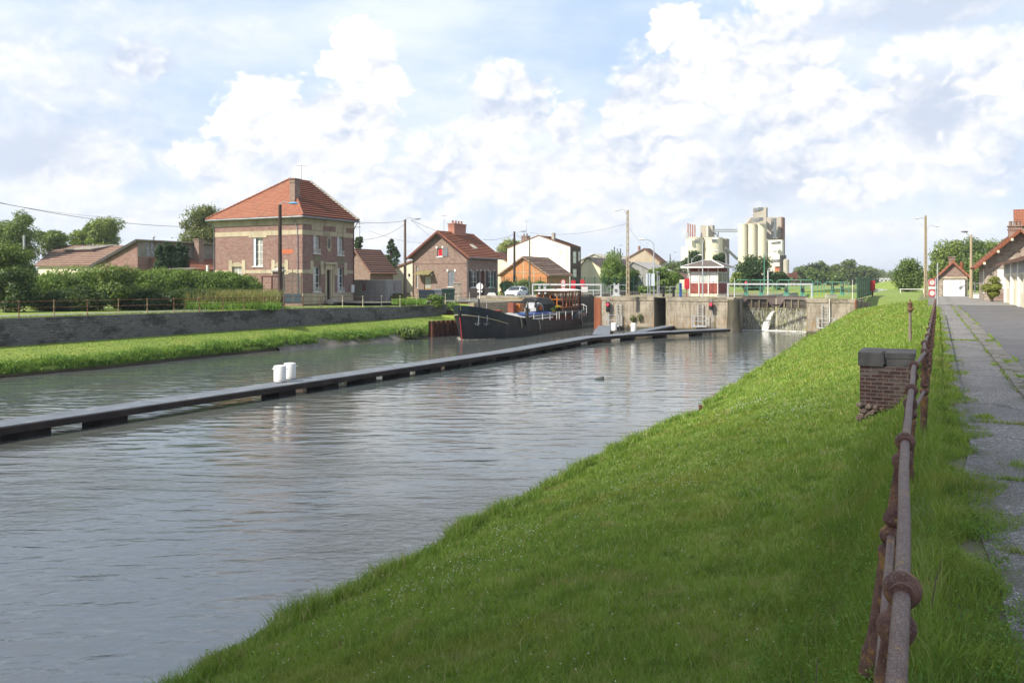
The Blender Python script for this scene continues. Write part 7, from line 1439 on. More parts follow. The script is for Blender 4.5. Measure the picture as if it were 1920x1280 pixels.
# ------------------------------------------------------------------ trees and shrubs
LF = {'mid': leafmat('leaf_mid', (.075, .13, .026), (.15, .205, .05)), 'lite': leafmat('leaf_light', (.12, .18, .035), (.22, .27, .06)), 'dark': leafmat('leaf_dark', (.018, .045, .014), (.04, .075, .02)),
      'con': leafmat('conifer_needles', (.015, .04, .018), (.035, .065, .025), None, .15), 'far': leafmat('leaf_far', (.085, .125, .045), (.14, .17, .06)), 'olive': leafmat('leaf_olive', (.085, .115, .03), (.14, .16, .05), (.2, .17, .08)),
      'bram': leafmat('bramble_leaf', (.08, .155, .025), (.16, .24, .045)), 'yell': leafmat('leaf_yellow_green', (.16, .20, .035), (.26, .27, .06))}
M_bark = plain('bark', (.10, .08, .06), (.06, .05, .04), 4, .9)
def tree(name, label, x0, x1, yt, yb, Y, kind, zg=-.4, seed=1, dens=1., trunk=True, shape='round', leaf=None, group=None, k=None, cat=None, depth=.8):
    g = np.random.default_rng(seed); W_ = at(x1, Y)-at(x0, Y); xc = at((x0+x1)/2, Y); zt, zb = zz(yt, Y), zz(yb, Y); H_ = zt-zb
    th = thing(name, label, cat or ('tree' if trunk else 'shrub'), (xc, Y, zg), group=group)
    k = k or int(np.clip(W_*H_/1.7, 20, 75)); cr = np.clip((W_*H_)**.5*.18, .35, 2.0)
    if shape == 'round':
        d = g.normal(size=(k, 3)); d /= np.linalg.norm(d, axis=1, keepdims=True); rr = g.random(k)**.33
        rr[:k//2] = .85+.15*g.random(k//2); C = d*rr[:, None]*np.array([max(W_/2-cr*.8, .1), max(W_/2*depth-cr*.8, .1), max(H_/2-cr*.75, .1)]); C[:, 2] += zb+H_/2-zg
        w_ = 1-.35*np.clip(-(C[:, 2]-(zb+H_/2-zg))/(H_/2), 0, 1); C[:, 0] *= w_; C[:, 0] += 0
        Rd = np.full((k, 3), cr)*(.65+.65*g.random((k, 1)))*np.array([1.15, 1.15, .8])
    elif shape == 'cone':
        q = g.random(k)**1.2; q[:k//3] = np.linspace(0, 1, k//3); a = g.random(k)*2*np.pi; r = (W_/2-cr*.4)*(1-q)**.8*(.6+.4*g.random(k)); C = np.stack([r*np.cos(a), r*np.sin(a), zb-zg+q*(H_-cr*.5)], -1); Rd = np.full((k, 3), cr)*(1.1-.75*q)[:, None]*np.array([1, 1, .7])
    else:                                               # column
        q = np.linspace(.03, .97, k); a = g.random(k)*2*np.pi; r = W_*.22*g.random(k); C = np.stack([r*np.cos(a), r*np.sin(a), zb-zg+q*H_], -1); Rd = np.stack([np.full(k, W_*.33), np.full(k, W_*.33), np.full(k, H_/k*2.2)], -1)*(1-.5*q[:, None]**3)
    lf = leaf or max(.06, Y*.00125); area = W_*H_; n = int(np.clip(area/(lf*lf)*5.2*dens, 1500, 30000))
    V = leaves(n, C, Rd, lf, .45, .35, 1.1, g); cm = leafmesh('crown', V); link('crown', cm, LF[kind], th, fix=False)
    if trunk:
        o = MB(); h0 = zb-zg+H_*.15; r0 = max(.12, W_*.035); lean = g.normal()*.2
        o.tube([(0, 0, -.2), (lean*.3, 0, h0*.5), (lean, 0, h0), (lean*1.5, 0, zb-zg+H_*.55)], [r0*1.2, r0, r0*.8, r0*.4], 8)
        for i in range(6):
            j = g.integers(0, k); p = C[j]; o.tube([(lean, 0, h0*.8+H_*.05*i), (p[0]*.5+lean*.5, p[1]*.5, (h0+p[2])*.52), tuple(p)], [r0*.5, r0*.3, r0*.08], 5)
        o.build('trunk', M_bark, th, True)
    return th
def shrub(name, label, x0, x1, yt, yb, Y, kind, **k): return tree(name, label, x0, x1, yt, yb, Y, kind, trunk=k.pop('trunk', False), **k)
tree('broadleaf_tree', 'tall uneven tree at the far left edge with a spiky top above the factory roof', -60, 78, 402, 520, 112, 'mid', seed=11, depth=.6, dens=.9)
tree('broadleaf_tree', 'narrow dark-topped tree poking up at the far left behind the flue pipe', 12, 62, 384, 470, 110, 'mid', seed=12, dens=.8)
tree('broadleaf_tree', 'lower spreading tree right of the tallest one at the far left', 50, 130, 424, 480, 118, 'mid', seed=13)
tree('broadleaf_tree', 'light green round tree behind the pale factory roof', 150, 238, 402, 482, 125, 'lite', seed=14)
tree('broadleaf_tree', 'small light green tree left of the round one behind the factory', 128, 172, 424, 475, 128, 'lite', seed=15)
tree('broadleaf_tree', 'large round tree directly left of the tall house behind the workshop', 328, 432, 374, 498, 112, 'olive', seed=16)
for i, (a, b_, y0) in enumerate(((290, 306, 461), (302, 321, 456), (318, 332, 462), (327, 345, 456.5), (340, 354, 463))):
    tree('cypress', ['leftmost dark cypress in the row before the workshop', 'second cypress from the left in the row before the workshop', 'middle cypress of the row before the workshop', 'fourth cypress from the left before the workshop', 'rightmost cypress of the row before the workshop'][i], a-3, b_+3, y0, 506, 84+i*.3, 'con', seed=20+i, shape='column', k=14, dens=1.6, group='cypress row', leaf=.09, zg=-.4)
tree('conifer', 'dark conical conifer between the tall house and the brown utility pole', 711, 757, 446, 496, 135, 'con', seed=30, shape='cone', k=40, leaf=.2)
shrub('garden_tree', 'bit of dark tree showing at the right corner of the tall house', 664, 682, 441, 470, 112, 'dark', seed=31)
tree('broadleaf_tree', 'yellow-green treetop behind the white gabled house', 930, 990, 443, 500, 210, 'yell', seed=32)
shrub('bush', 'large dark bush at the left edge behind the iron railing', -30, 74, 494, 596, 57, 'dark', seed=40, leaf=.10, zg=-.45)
shrub('bush', 'tall green bush at the left edge above the dark one', -30, 66, 440, 540, 66, 'mid', seed=41, leaf=.10)
shrub('bush', 'round green shrub in the hedge in front of the brick workshop', 176, 262, 481, 586, 60.5, 'mid', seed=42, leaf=.09, zg=-.45)
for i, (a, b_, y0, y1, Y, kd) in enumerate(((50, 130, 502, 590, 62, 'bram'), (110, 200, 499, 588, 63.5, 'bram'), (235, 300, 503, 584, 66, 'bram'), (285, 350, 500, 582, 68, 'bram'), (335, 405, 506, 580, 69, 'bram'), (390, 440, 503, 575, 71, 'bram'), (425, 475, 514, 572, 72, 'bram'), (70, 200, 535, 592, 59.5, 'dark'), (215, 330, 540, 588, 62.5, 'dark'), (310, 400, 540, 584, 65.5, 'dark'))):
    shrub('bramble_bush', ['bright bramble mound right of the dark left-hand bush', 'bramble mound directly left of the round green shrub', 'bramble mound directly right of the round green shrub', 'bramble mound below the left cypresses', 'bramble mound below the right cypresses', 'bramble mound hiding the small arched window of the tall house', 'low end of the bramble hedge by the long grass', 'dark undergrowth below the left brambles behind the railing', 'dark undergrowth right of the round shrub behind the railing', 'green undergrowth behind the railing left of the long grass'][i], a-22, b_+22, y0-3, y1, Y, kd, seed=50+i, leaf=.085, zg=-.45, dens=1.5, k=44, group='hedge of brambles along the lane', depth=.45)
def gmass(name, label, px0, px1, Y0, Y1, n, h, m, w=.02, z=-.48, kind='stuff'):
    g = np.random.default_rng(len(name)+int(px0)); Y = g.uniform(Y0, Y1, n); px = g.uniform(px0, px1, n); X = (px-960)/F*Y; P = np.stack([X, Y, np.full(n, z)], -1)
    o = blades(name, P, h*(.5+.7*g.random(n)), w, .45, m, kind=kind, g=g); 
    return o
gmass('tall_dry_grass', '', 345, 520, 64, 72, 9000, 1.35, M_dry, .035); gmass('tall_green_grass', '', 350, 525, 62, 65, 4500, .55, M_weed, .035); gmass('tall_green_grass', '', 735, 800, 76, 84, 2500, .42, M_weed, .03)
shrub('planter_shrub', 'bright green bush growing on the rusty stepped planter', 798, 835, 551, 579, 80, 'bram', seed=70, leaf=.08, zg=-1., k=22)
shrub('planter_shrub', 'smaller flowering bush at the planter end near the barge bow', 836, 862, 563, 582, 80, 'bram', seed=71, leaf=.07, zg=-1., k=14)
shrub('bush', 'scrubby dry bush at the right end of the concrete yard wall', 733, 760, 548, 566, 86, 'olive', seed=72, leaf=.09, zg=-.45)
shrub('riverside_bush', 'leafy green clump at the waterline left of the sheet piling', 738, 806, 609, 637, 69, 'mid', seed=73, leaf=.08, zg=-3., k=26, depth=.5)
for i, (a, b_, y0) in enumerate(((934, 974, 523), (956, 1004, 522), (988, 1036, 525))): shrub('clipped_hedge', ['left part of the green hedge behind the white car', 'middle part of the green hedge behind the white car', 'right part of the green hedge before the orange shed'][i], a, b_, y0, 566, 106, 'lite', seed=80+i, leaf=.12, depth=.3, dens=1.4, k=40, group='hedge before the orange shed')
tree('bushy_tree', 'bushy green tree left of the concrete ladder pole', 1120, 1182, 469, 556, 112, 'bram', seed=90, leaf=.13); shrub('bush', 'lower bush right behind the concrete ladder pole', 1166, 1203, 502, 556, 114, 'mid', seed=91, leaf=.12)
tree('bushy_tree', 'bushy green tree between the notice board and the red lifebuoy case', 1213, 1274, 495, 556, 110, 'bram', seed=92, leaf=.13); shrub('bush', 'low green bush behind the notice board', 1194, 1222, 532, 556, 106, 'bram', seed=93, leaf=.11)
tree('broadleaf_tree', 'distant trees left of the silos behind the cabin', 1240, 1292, 484, 535, 205, 'far', seed=94); tree('conifer', 'dark pointed tree in front of the squat silos', 1279, 1322, 466, 520, 155, 'dark', seed=95, shape='round'); shrub('tree_top', 'small dark treetop showing above the right side of the cabin roof', 1335, 1362, 473, 510, 150, 'dark', seed=96)
tree('broadleaf_tree', 'round dense dark green tree before the tall silos', 1376, 1464, 470, 556, 140, 'dark', seed=97, dens=1.2); shrub('bush', 'bright bush at the left foot of the round dense tree', 1366, 1392, 508, 545, 130, 'lite', seed=98); shrub('bush', 'low dark bush at the right foot of the round dense tree', 1440, 1480, 505, 548, 150, 'dark', seed=99)
for i, (a, b_, y0, Y, kd) in enumerate(((1486, 1530, 492, 300, 'far'), (1508, 1560, 486, 290, 'far'), (1545, 1590, 490, 300, 'olive'), (1572, 1618, 484, 290, 'far'), (1600, 1640, 494, 300, 'far'), (1622, 1652, 504, 320, 'far'), (1500, 1545, 500, 270, 'mid'), (1540, 1585, 505, 270, 'mid'))):
    tree('broadleaf_tree', ['leftmost tree of the wood beyond the lock', 'tall tree in the left half of the wood beyond the lock', 'olive tree in the middle of the wood beyond the lock', 'highest tree of the wood beyond the lock', 'tree sloping down right of the highest in the far wood', 'last low tree of the far wood before the bridge', 'darker tree at the front left of the far wood', 'darker tree at the front middle of the far wood'][i], a, b_, y0, 536, Y, kd, seed=100+i, zg=0, leaf=.42, group='wood beyond the lock', k=34)
def farwood(label, x0, x1, yt, Y, seed, h=None):
    g = np.random.default_rng(seed); n = 40; xs = np.linspace(at(x0, Y), at(x1, Y), n)+g.normal(size=n)*2; hh_ = zz(yt, Y)*(.72+.3*g.random(n)); C = np.stack([xs, Y+g.random(n)*30, hh_*.5], -1); Rd = np.stack([np.full(n, abs(xs[-1]-xs[0])/n*1.6), np.full(n, 8), hh_*.52], -1); V = leaves(15000, C, Rd, Y*.0016, .6, .4, 1., g); link('distant_wood', leafmesh('distant_wood', V), LF['far'], kind='stuff', fix=False)
farwood('', 1596, 1664, 502, 620, 3); farwood('', 1655, 1700, 513, 900, 4); farwood('', 1160, 1300, 512, 520, 5); farwood('', 1470, 1600, 513, 520, 6); farwood('', -200, 420, 500, 480, 7); farwood('', 660, 960, 512, 520, 8); farwood('', 1700, 2100, 505, 420, 9)
tree('broadleaf_tree', 'mid green tree standing on the grass right of the distant bridge', 1672, 1734, 480, 553, 125, 'mid', seed=120, zg=-.03, leaf=.15, k=60)
for i, (a, b_, y0, Y, kd) in enumerate(((1742, 1790, 446, 150, 'lite'), (1768, 1815, 441, 155, 'lite'), (1798, 1850, 436, 150, 'mid'), (1832, 1885, 444, 160, 'lite'), (1740, 1775, 482, 130, 'lite'), (1815, 1862, 470, 125, 'mid'), (1866, 1930, 436, 165, 'mid'))):
    tree('broadleaf_tree', ['left tree of the group behind the garage', 'second tree of the group behind the garage', 'highest tree behind the garage and right lamp pole', 'tree behind the left eave of the stone gable house', 'low leafy tree just left of the garage roof', 'lower tree between the garage and the stone gable house', 'tree partly hidden by the stone gable house roof'][i], a, b_, y0, 552, Y, kd, seed=130+i, zg=0, leaf=.19, group='trees behind the garage', k=40)
tree('garden_shrub', 'yellow-green shrub in front of the stone gable house', 1842, 1881, 516, 560, 66.5, 'yell', seed=143, zg=0, leaf=.06, cat='shrub', k=16)
# mound of grass beyond the barrier
o = MB(); n = 24; vv = []
for j in range(7):
    for i in range(n+1):
        X = at(1690, 150)+(at(1760, 150)-at(1690, 150))*i/n*1.3; h = 1.9*math.sin(math.pi*min(1, (i+.3)/n*1.0))*math.sin(math.pi*j/6); vv.append((X, 140+j*6, -.06+max(0, h)))
o.add(vv, [(j*(n+1)+i, j*(n+1)+i+1, (j+1)*(n+1)+i+1, (j+1)*(n+1)+i) for j in range(6) for i in range(n)]); o.build('grass_mound', M_ground, None, True, kind='structure')
# small leafy plants hanging on the lock wall
for i, (px, py) in enumerate(((1187, 598), (1200, 594))):
    X, Y = on_s(px, 78.8); g = np.random.default_rng(i); V = leaves(260, np.array([[0, 0, 0.]]), np.array([[.35, .25, .4]]), .07, .2, .3, 1., g); link('wall_plant', leafmesh('wall_plant', V), LF['olive'], None, loc=(X, Y, zz(py, Y)), label=['brownish plant growing from the lock wall above the right white drum', 'second plant on the lock wall just right of the first'][i], cat='plant', fix=False)
# the cloud behind the camera that shades the near bank
cg = np.random.default_rng(77); o = MB(); Hc_ = 1500.; off = Vector((sd.x, sd.y))*(Hc_/sd.z)
for i in range(150):
    a = cg.random()*2*math.pi; q = cg.random()**.5; x = 4+62*q*math.cos(a); y = -29+46*q*math.sin(a); r = cg.uniform(8, 17)*(1.05-.55*q)
    o.ball((x, y, cg.normal()*5), r, 10, (1, 1, .5))
M_cloud = plain('cloud_white', (.85, .85, .86), (.8, .8, .82), .02, 1., bump=-1)
o.build('cloud', M_cloud, None, True, loc=(off.x, off.y, Hc_), kind='structure')
# ------------------------------------------------------------------ the barge (local x from stem to stern, y away from the camera side)
X0, Y0 = vs(-34.6, 59.1); bt = thing('canal_barge', 'dark old motor barge with teal bow, red stem and glazed wheelhouse leaving the lock', 'barge', (X0, Y0, -3.2), ROT)
LB = 25.4
xs = [0, .25, .7, 1.4, 2.4, 4, 7, 12, 18, 21, 23, 24.4, 25.4]
hbD = [.10, .75, 1.25, 1.7, 2.02, 2.2, 2.25, 2.25, 2.25, 2.15, 1.85, 1.3, .5]        # half beam at deck
hbW = [.04, .22, .55, 1.05, 1.6, 1.98, 2.15, 2.2, 2.15, 1.9, 1.35, .6, .08]         # at waterline
sh = np.interp(xs, [0, 2, 4.2, 9, 14, 20, 23, 25.4], [2.87, 2.42, 1.92, 1.35, 1.0, .95, 1.15, 1.5])
rake = [-.55, -.45, -.3, -.15, -.05, 0, 0, 0, 0, 0, .1, .35, .6]
def ring(i, f):       # f: 0 water -> 1 deck
    h = -.6+(sh[i]+.6)*f; w = hbW[i]+(hbD[i]-hbW[i])*(max(0, (h)/sh[i]))**.8 if h > 0 else hbW[i]*(1+h*.3); return (xs[i]+rake[i]*max(0, h)/2.87, w, h)
M_hull = plain('barge_hull_black', (.010, .011, .014), (.02, .02, .022), 1.2, .45, spec=.4, c3=(.045, .035, .03), streak=True); M_teal2 = plain('barge_bow_teal', (.006, .020, .030), (.004, .013, .02), 1.5, .4, spec=.5)
def strip(f0, f1, m, name, push=0., i0=0, i1=len(xs)-1, absz=None):
    o = MB()
    for s_ in (-1, 1):
        vv = []
        n = 6
        for i in range(i0, i1+1):
            for j in range(n+1):
                if absz: a, b_ = absz(i); f = a+(b_-a)*j/n
                else: f = f0+(f1-f0)*j/n
                x, w, h = ring(i, f); vv.append((x-push*(1 if i < 2 else 0)+push*(1 if i == len(xs)-1 else 0), s_*(w+push), h))
        c = n+1; o.add(vv, [(i*c+j, (i+1)*c+j, (i+1)*c+j+1, i*c+j+1) for i in range(i1-i0) for j in range(n)])
    return o.build(name, m, bt, True)
strip(0, 1, M_hull, 'hull')
fz = lambda dz: (lambda i: ((sh[i]-dz[1]+.6)/(sh[i]+.6), (sh[i]-dz[0]+.6)/(sh[i]+.6)))
strip(0, 1, M_teal2, 'bow_bulwark', .02, 0, 5, lambda i: ((sh[i]-(.72 if i < 5 else .45)+.6)/(sh[i]+.6), 1.0))
strip(0, 1, M_dark, 'rubbing_strake', .07, 0, len(xs)-1, lambda i: ((sh[i]-(.86 if i < 5 else .62)+.6)/(sh[i]+.6), (sh[i]-(.73 if i < 5 else .47)+.6)/(sh[i]+.6)))
strip(0, 1, plain('cream_line', (.55, .50, .30), (.45, .40, .25), 4), 'cream_stripe', .078, 0, 5, lambda i: ((sh[i]-.80+.6)/(sh[i]+.6), (sh[i]-.745+.6)/(sh[i]+.6)))
strip(0, 1, M_hull, 'lower_chine', .02, 0, len(xs)-1, lambda i: ((.75 if i < 4 else .45)/(sh[i]+.6)+.6/(sh[i]+.6)*.3, (.80 if i < 4 else .50)/(sh[i]+.6)+.6/(sh[i]+.6)*.3))
o = MB(); pts = [ring(0, f) for f in np.linspace(0, 1, 8)]; o.tube([(x-.07, 0, z) for x, w, z in pts], .10, 8); o.build('stem', M_hull, bt, True)
o = MB(); o.tube([(x-.16, -.03, z) for x, w, z in pts if z < 2.1], .045, 6); o.build('red_stem_line', plain('stem_red', (.36, .03, .04), (.3, .02, .03), 4), bt)
o = MB()                                                  # deck
for i in range(len(xs)-1):
    a, b_ = ring(i, 1), ring(i+1, 1); d = .45 if i < 5 else .15; o.q((a[0], -a[1]+.03, a[2]-d), (b_[0], -b_[1]+.03, b_[2]-(.45 if i < 4 else .15)), (b_[0], b_[1]-.03, b_[2]-(.45 if i < 4 else .15)), (a[0], a[1]-.03, a[2]-d))
o.build('deck', plain('barge_deck', (.10, .05, .035), (.07, .04, .03), 2, .8), bt)
# anchors
for s_ in (-1,):
    for x_, w_ in ((.55, 1.30), (1.25, 1.72)):
        a_ = MB(); a_.tube([(x_-.1, s_*(w_-.02), 2.0), (x_, s_*(w_-.10), 1.5), (x_+.05, s_*(w_-.22), 1.25)], .05, 6); a_.tube([(x_-.2, s_*(w_-.3), 1.35), (x_+.05, s_*(w_-.2), 1.18), (x_+.3, s_*(w_-.12), 1.38)], .045, 6); a_.build('anchor', plain('pale_anchor_steel', (.22, .25, .27), (.14, .16, .18), 5, .5), bt, True)
for x_, w_, z_ in ((.35, 1.05, 2.62), (-.2, .35, 2.66)): o = MB(); o.lathe((x_, -w_, z_), [(.10, 0), (.10, .05)], 12, (-.5, -1, 0)); o.build('fairlead', M_white, bt)
# fenders / hanging ropes
M_rope = plain('pale_rope', (.40, .36, .28), (.3, .27, .2), 9)
for x_, zt in ((6.2, 1.6), (10.0, 1.25), (20.5, .98)): o = MB(); o.tube([(x_-.1, -1.9, zt+.05), (x_, -2.3, zt-.05), (x_+.12, -2.36, zt-.6), (x_+.14, -2.36, zt-.9)], [.04, .055, .06, .03], 6); o.build('fender_rope', M_rope, bt, True)
# foredeck gear
th = bt
o = MB(); o.cyl((2.2, -.3, 2.0), (2.2, -.3, 3.35), .09, .08, 8); o.build('bitt_post', M_dark, th); 
o = MB(); o.cyl((3.6, -.6, 2.05), (3.6, .6, 2.05), .28, None, 14); o.cyl((3.6, -.75, 2.05), (3.6, -.68, 2.05), .40, None, 14); o.cyl((3.6, .68, 2.05), (3.6, .75, 2.05), .40, None, 14); o.bx(3.3, 3.9, -.5, .5, 1.5, 1.78); o.cyl((3.6, -.2, 2.1), (3.75, -.2, 2.75), .05); o.build('windlass', plain('windlass_brown', (.06, .03, .025), (.12, .1, .09), 6, .6), th, True)
o = MB(); o.tube([(2.6, 0, 2.3), (3.0, .3, 2.6), (3.4, .2, 2.5), (2.9, -.4, 2.35), (2.4, -.2, 2.45)], .16, 8); o.build('black_tarpaulin_roll', M_black, th, True)
o = MB(); o.bx(5.0, 5.8, -.6, .2, 1.85, 2.2); o.bx(4.95, 5.85, -.65, .25, 2.203, 2.27); o.build('red_box', plain('deep_red_box', (.42, .02, .02), (.3, .015, .015), 4, .5), th); o = MB(); o.bx(5.0, 5.8, -.7, .1, 1.5, 1.84); o.build('white_locker', M_whitew, th)
for i in range(3): o = MB(); o.tube([(3.0+i*.8, -1.9, 2.2-i*.13), (4+i*.9, -1.95, 1.95-i*.1), (6.4, -2.0, 1.62)], .035, 5); o.build('mooring_line', M_rope, th, True)
o = MB(); o.bx(7.1, 7.5, -2.45, -2.30, .95, 2.5); o.add([(7.1, -2.45, 2.503), (7.5, -2.45, 2.503), (7.5, -2.3, 2.503), (7.1, -2.3, 2.503), (7.38, -2.4, 3.0), (7.5, -2.4, 3.0), (7.5, -2.35, 3.0), (7.38, -2.35, 3.0)], [(0, 1, 2, 3), (4, 5, 6, 7), (0, 1, 5, 4), (1, 2, 6, 5), (2, 3, 7, 6), (3, 0, 4, 7)]); o.build('leeboard', M_black, th)
# hatch coaming, covers
M_coam = plain('red_brown_coaming', (.13, .035, .025), (.09, .03, .02), 2, .7)
o = MB(); o.bx(8.0, 19.2, -1.75, 1.75, .9, 1.55); o.build('hatch_coaming', M_coam, th)
o = MB(); o.prism([(-1.85, 1.553), (1.85, 1.553), (1.85, 1.62), (0, 1.95), (-1.85, 1.62)], lambda u, d, w: (d, u, w), 8.0, 15.0); o.build('hatch_cover', plain('pale_hatch_cover', (.46, .48, .50), (.36, .38, .4), 2, .6), th)
o = MB(); o.prism([(-1.9, 1.553), (1.9, 1.553), (1.85, 1.78), (0, 2.1), (-1.85, 1.78)], lambda u, d, w: (d, u, w), 15.01, 19.3); o.build('hatch_cover', plain('dark_green_tarpaulin', (.05, .06, .05), (.035, .045, .035), 2, .7), th)
o = MB(); o.prism([(-1.7, 1.72), (-1.0, 1.86), (-1.0, 1.95), (-1.7, 1.84)], lambda u, d, w: (d, u, w), 8.0, 14.4); o.build('blue_tarpaulin', plain('blue_tarpaulin', (.04, .10, .32), (.03, .07, .24), 2, .5), th)
o = MB(); o.bx(8.0, 14.0, -1.93, -1.88, 1.3, 1.42); o.build('white_rub_rail', M_whitew, th)
for x_ in (9.3, 11.2, 12.9, 14.5, 15.1, 16.7, 18.4, 20.2): o = MB(); o.cyl((x_, -2.1, .85), (x_, -2.1, 1.85), .03, None, 6); o.build('stanchion', M_whitew, th)
o = MB(); o.cyl((8.2, -2.1, 1.75), (20.5, -2.1, 1.8), .018, None, 5); o.build('guard_wire', M_galv, th)
kk = MB(); n = 10; prof = [(-1.4, .02), (-1.0, .18), (-.3, .27), (.4, .27), (1.1, .18), (1.5, .02)]; vv = []
for x, r in prof:
    for i in range(n): w = 2*math.pi*i/n; vv.append((x, r*math.cos(w), r*.55*math.sin(w)))
kk.add(vv, [(j*n+i, j*n+(i+1) % n, (j+1)*n+(i+1) % n, (j+1)*n+i) for j in range(5) for i in range(n)])
def onb(x, y, z): return tuple(Vector((X0, Y0, -3.2))+Matrix.Rotation(ROT, 3, 'Z') @ Vector((x, y, z)))
k_ = kk.build('yellow_canoe', M_yellow, None, True, loc=onb(17.0, -.9, 2.25), label='small yellow canoe lying on the barge hatch in front of the wheelhouse', cat='canoe'); k_.rotation_euler = (0, 0, ROT)
o = MB(); o.cyl((0, 0, 0), (0, 0, 1.45), .14, .12, 10); o.ball((0, 0, 1.5), .16, 10); o.cyl((-.35, 0, 1.0), (.35, 0, 1.0), .04); q_ = o.build('mast_stub', M_dark, bt, True); q_.location = (11.6, -1.2, 1.5)
# black hooded frames, tent, orange chest
o = MB(); o.prism([(-1.1, 1.95), (1.1, 1.95), (1.1, 2.7), (.5, 3.25), (-.5, 3.15), (-1.1, 2.6)], lambda u, d, w: (d, u, w), 12.8, 16.4); o.build('black_tent', plain('black_canvas', (.012, .012, .013), (.03, .03, .032), 1.5, .8), bt)
o = MB(); a_ = [(.9*math.cos(q), .8*math.sin(q)) for q in np.linspace(0, math.pi, 9)]; o.prism([(x, 2.0+z) for x, z in a_], lambda u, d, w: (12.3+u, d, w), -1.3, -.2); o.build('dinghy_hood', plain('light_grey_hood', (.42, .43, .45), (.3, .3, .32), 3, .6), bt); o = MB(); a_ = [(.72*math.cos(q), .62*math.sin(q)) for q in np.linspace(0, math.pi, 9)]; o.prism([(x, 2.0+z) for x, z in a_], lambda u, d, w: (12.3+u, d, w), -1.33, -1.303); o.build('hood_opening', M_black, bt)
o = MB(); o.lathe((12.3, -1.35, 2.3), [(.22, 0), (.22, .05), (.12, .05), (.12, 0)], 14, (0, -1, 0)); o.build('life_ring', plain('orange_ring', (.7, .18, .06), (.6, .14, .05), 4), bt)
o = MB(); o.bx(9.4, 10.3, -.6, .1, 2.0, 2.75); o.build('wooden_chest', M_orange, bt); o = MB(); o.bx(8.7, 9.2, -.3, .3, 1.95, 2.85); o.build('companionway', plain('red_brown_cabin', (.25, .08, .05), (.2, .06, .04), 3, .6), bt)
# wheelhouse
wx0, wx1 = 17.6, 21.6; wz0, wz1 = 1.6, 3.86
wh = thing('x', None, None); bpy.data.objects.remove(wh)
o = MB(); o.bx(wx0, wx1, -1.5, 1.5, wz0, 2.15); w_ = o.build('wheelhouse', plain('dark_varnish', (.07, .03, .015), (.04, .02, .012), 4, .4), bt)
o = MB(); o.prism([(-1.75, wz1), (1.75, wz1), (1.2, wz1+.12), (0, wz1+.17), (-1.2, wz1+.12)], lambda u, d, w: (d, u, w), wx0-.5, wx1+.35); o.build('wheelhouse_roof', M_creamT if 0 else M_whitew, w_)
o = MB()
for x_ in np.linspace(wx0, wx1, 6): 
    for y_ in (-1.5, 1.42): o.bx(x_-.05, x_+.05, y_, y_+.08, 2.153, wz1-.003)
for y_ in (-.75, 0, .75):
    for x_ in (wx0, wx1-.08): o.bx(x_, x_+.08, y_-.05, y_+.05, 2.153, wz1-.003)
o.build('wooden_posts', M_orange, w_)
o = MB()
for z_ in (2.16, 2.95, 3.7): o.bx(wx0-.01, wx1+.01, -1.52, -1.45, z_, z_+.09); o.bx(wx0-.01, wx1+.01, 1.45, 1.52, z_, z_+.09); o.bx(wx0-.03, wx0-.012, -1.44, 1.44, z_, z_+.09)
o.build('window_rail', M_orange, w_)
o = MB(); o.bx(wx0+.6, wx0+1.0, -.3, .3, 2.16, 2.9); o.lathe((wx0+.55, 0, 2.95), [(.42, 0), (.42, .05), (.36, .05), (.36, 0)], 16, (1, 0, 0)); o.bx(wx0+2.3, wx1-.3, -.8, .8, 2.16, 2.7); o.build('helm', M_brown, w_)
o = MB(); o.bx(wx0, wx1, 1.3, 1.42, 2.16, 3.5); o.build('aft_panel', M_orange, w_)
for x_ in (wx0-.4, wx1+.2): o = MB(); o.bx(x_-.07, x_+.07, -1.65, -1.5, 1.3, wz1-.01); o.build('roof_post', M_brown, w_)
o = MB(); o.cyl((18, -.4, wz1+.15), (18, -.4, wz1+.5), .08); o.cyl((18.6, .5, wz1+.15), (18.6, .5, wz1+.65), .05); o.build('stove_pipe', M_dark, w_)
# stern: rails, clutter, flag
o = MB(); pts = [(xs[i]+rake[i]*.5, -hbD[i]+.1, sh[i]+.75) for i in range(9, 13)]; pts += [(x, -y, z) for x, y, z in pts[::-1]]; o.tube(pts, .03, 6)
for p in pts: o.cyl((p[0], p[1], p[2]-.8), p, .025, None, 5)
o.build('stern_rail', M_white, bt, True)
o = MB(); o.bx(21.9, 22.9, -1.2, -.3, 1.0, 1.5); o.bx(22.2, 23.6, -.2, .8, 1.1, 1.55); o.build('stern_lockers', M_black, bt); o = MB(); o.ball((21.7, -1.5, 1.45), .32, 10, (1.2, .8, .7)); o.build('fender_ball', M_galv, bt, True); o = MB(); o.bx(22.0, 23.6, -1.35, -1.25, 1.55, 1.75); o.build('teal_board', M_teal, bt)
o = MB(); o.bx(24.9, 25.25, -.12, .12, -.6, 1.9); o.tube([(25.0, 0, 1.9), (23.5, .1, 2.2)], .05, 6); o.build('rudder', M_dark, bt)
st_ = MB(); p0_ = Vector((24.1, -.2, 1.4)); p1_ = Vector((23.6, -.2, 3.95)); st_.cyl(p0_, p1_, .03, None, 6); fs = st_.build('flagstaff', M_white, bt)
for k_, (c_, nm) in enumerate((((.45, .03, .05), 'red_band'), ((.8, .8, .78), 'white_band'), ((.02, .04, .16), 'blue_band'))):
    o = MB(); n = 6
    for i in range(n):
        def pf(q, e): 
            zz_ = 3.85-1.5*q; x = 23.62+.42*(1-(zz_/3.95))+(k_+e)*.17*(1-.35*q)+.06*math.sin(q*6+k_); return (x, -.2+.07*math.sin((k_+e)*2.2+q*4), zz_-(k_+e)*.28)
        o.q(pf(i/n, 0), pf(i/n, 1), pf((i+1)/n, 1), pf((i+1)/n, 0))
    o.build(nm, plain('flag_'+nm, c_, None, 3, .8), fs)
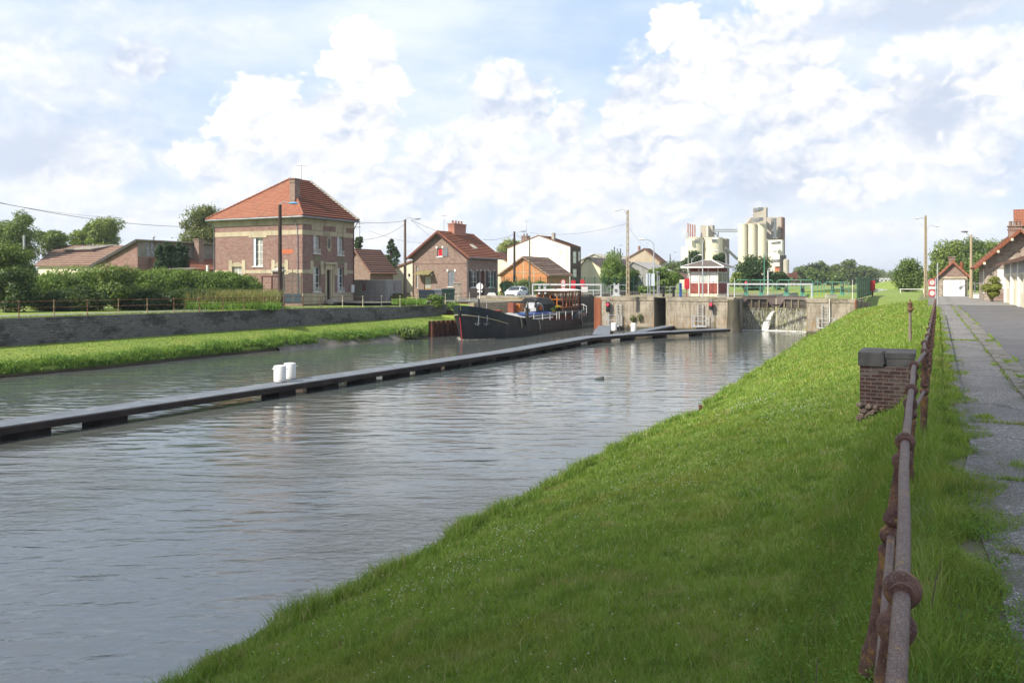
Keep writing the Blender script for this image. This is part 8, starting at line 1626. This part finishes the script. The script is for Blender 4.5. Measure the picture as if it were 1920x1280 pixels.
# deck clutter
rr = random.Random(12); cols = [((.45, .42, .36), 'deck_box'), ((.06, .16, .10), 'green_crate'), ((.30, .10, .06), 'wooden_crate'), ((.12, .12, .13), 'tool_chest'), ((.5, .5, .48), 'deck_box'), ((.35, .2, .08), 'wooden_crate')]
for i, (x_, y_, z_) in enumerate(((4.2, -1.2, 1.55), (4.6, .9, 1.55), (5.9, -.4, 1.3), (6.3, .8, 1.3), (8.5, -1.3, 1.56), (10.9, .3, 1.95), (11.4, -.4, 1.93), (16.8, .6, 1.98), (17.0, -.2, 2.0), (19.6, -1.9, .95), (22.2, .9, 1.1), (23.4, -.9, 1.2))):
    c_, nm = cols[i % 6]; w, d, h = rr.uniform(.3, .7), rr.uniform(.25, .5), rr.uniform(.2, .5); o = MB(); o.bx(x_-w/2, x_+w/2, y_-d/2, y_+d/2, z_, z_+h); o.bx(x_-w/2-.02, x_+w/2+.02, y_-d/2-.02, y_+d/2+.02, z_+h+.003, z_+h+.04); o.build(nm, plain('crate_%d' % (i % 6), c_, None, 6, .7), bt)
for i, (x_, y_, z_) in enumerate(((2.9, -1.0, 2.15), (5.6, -1.5, 1.45), (21.2, .5, 1.15), (23.9, .2, 1.35))):
    o = MB(); o.tube([(x_+.22*math.cos(a)*(1+.03*a), y_+.22*math.sin(a), z_+.02*a) for a in np.linspace(0, 16, 40)], .03, 5); o.build('rope_coil', M_rope, bt, True)
for i, (x_, y_, c_) in enumerate(((9.0, 1.3, (.1, .2, .05)), (14.9, -1.5, (.09, .18, .04)))):
    o = MB(); o.lathe((x_, y_, 1.6), [(.14, 0), (.2, .3), (.17, .3)], 10); fp = o.build('flower_pot', plain('terracotta', (.35, .13, .07)), bt); g = np.random.default_rng(i); link('pot_plant', leafmesh('pot_plant', leaves(160, np.array([[x_, y_, 2.05]]), np.array([[.25, .25, .22]]), .06, .2, .3, 1., g)), LF['bram'], fp, fix=False)
for y_ in (-.9, .9): o = MB(); o.tube([(2.5, y_, 2.0), (2.5, y_, 3.0)], .03, 6); o.build('light_pole', M_galv, bt)
o = MB(); o.tube([(2.2, -.3, 3.3), (7.5, -.5, 3.6), (12, -1.2, 3.1)], .012, 5); o.build('stay_wire', M_galv, bt)
# bow wave
o = MB(); rr = random.Random(3)
for i in range(160):
    x = rr.uniform(-.3, 2.4); s_ = rr.choice((-1, 1)); y = s_*(np.interp(x, xs, hbW)+.06+abs(rr.gauss(0, .08))); o.box((x, float(y), rr.uniform(.0, .05)), (.10, .05, .02))
q_ = o.build('bow_foam', M_concL, None, loc=(X0, Y0, -3.2), kind='stuff'); q_.rotation_euler = (0, 0, ROT)
# ------------------------------------------------------------------ thin summer haze
m = bpy.data.materials.new('haze'); m.use_nodes = True; nt_ = m.node_tree; nt_.nodes.clear(); o_ = nt_.nodes.new('ShaderNodeOutputMaterial'); pv = nt_.nodes.new('ShaderNodeVolumePrincipled')
pv.inputs['Color'].default_value = (.86, .92, 1., 1); pv.inputs['Density'].default_value = .0003; pv.inputs['Anisotropy'].default_value = .3; nt_.links.new(pv.outputs[0], o_.inputs['Volume'])
o = MB(); o.bx(-1500, 1500, -80, 3000, -8, 45); hz_ = o.build('haze', m, None, kind='stuff')
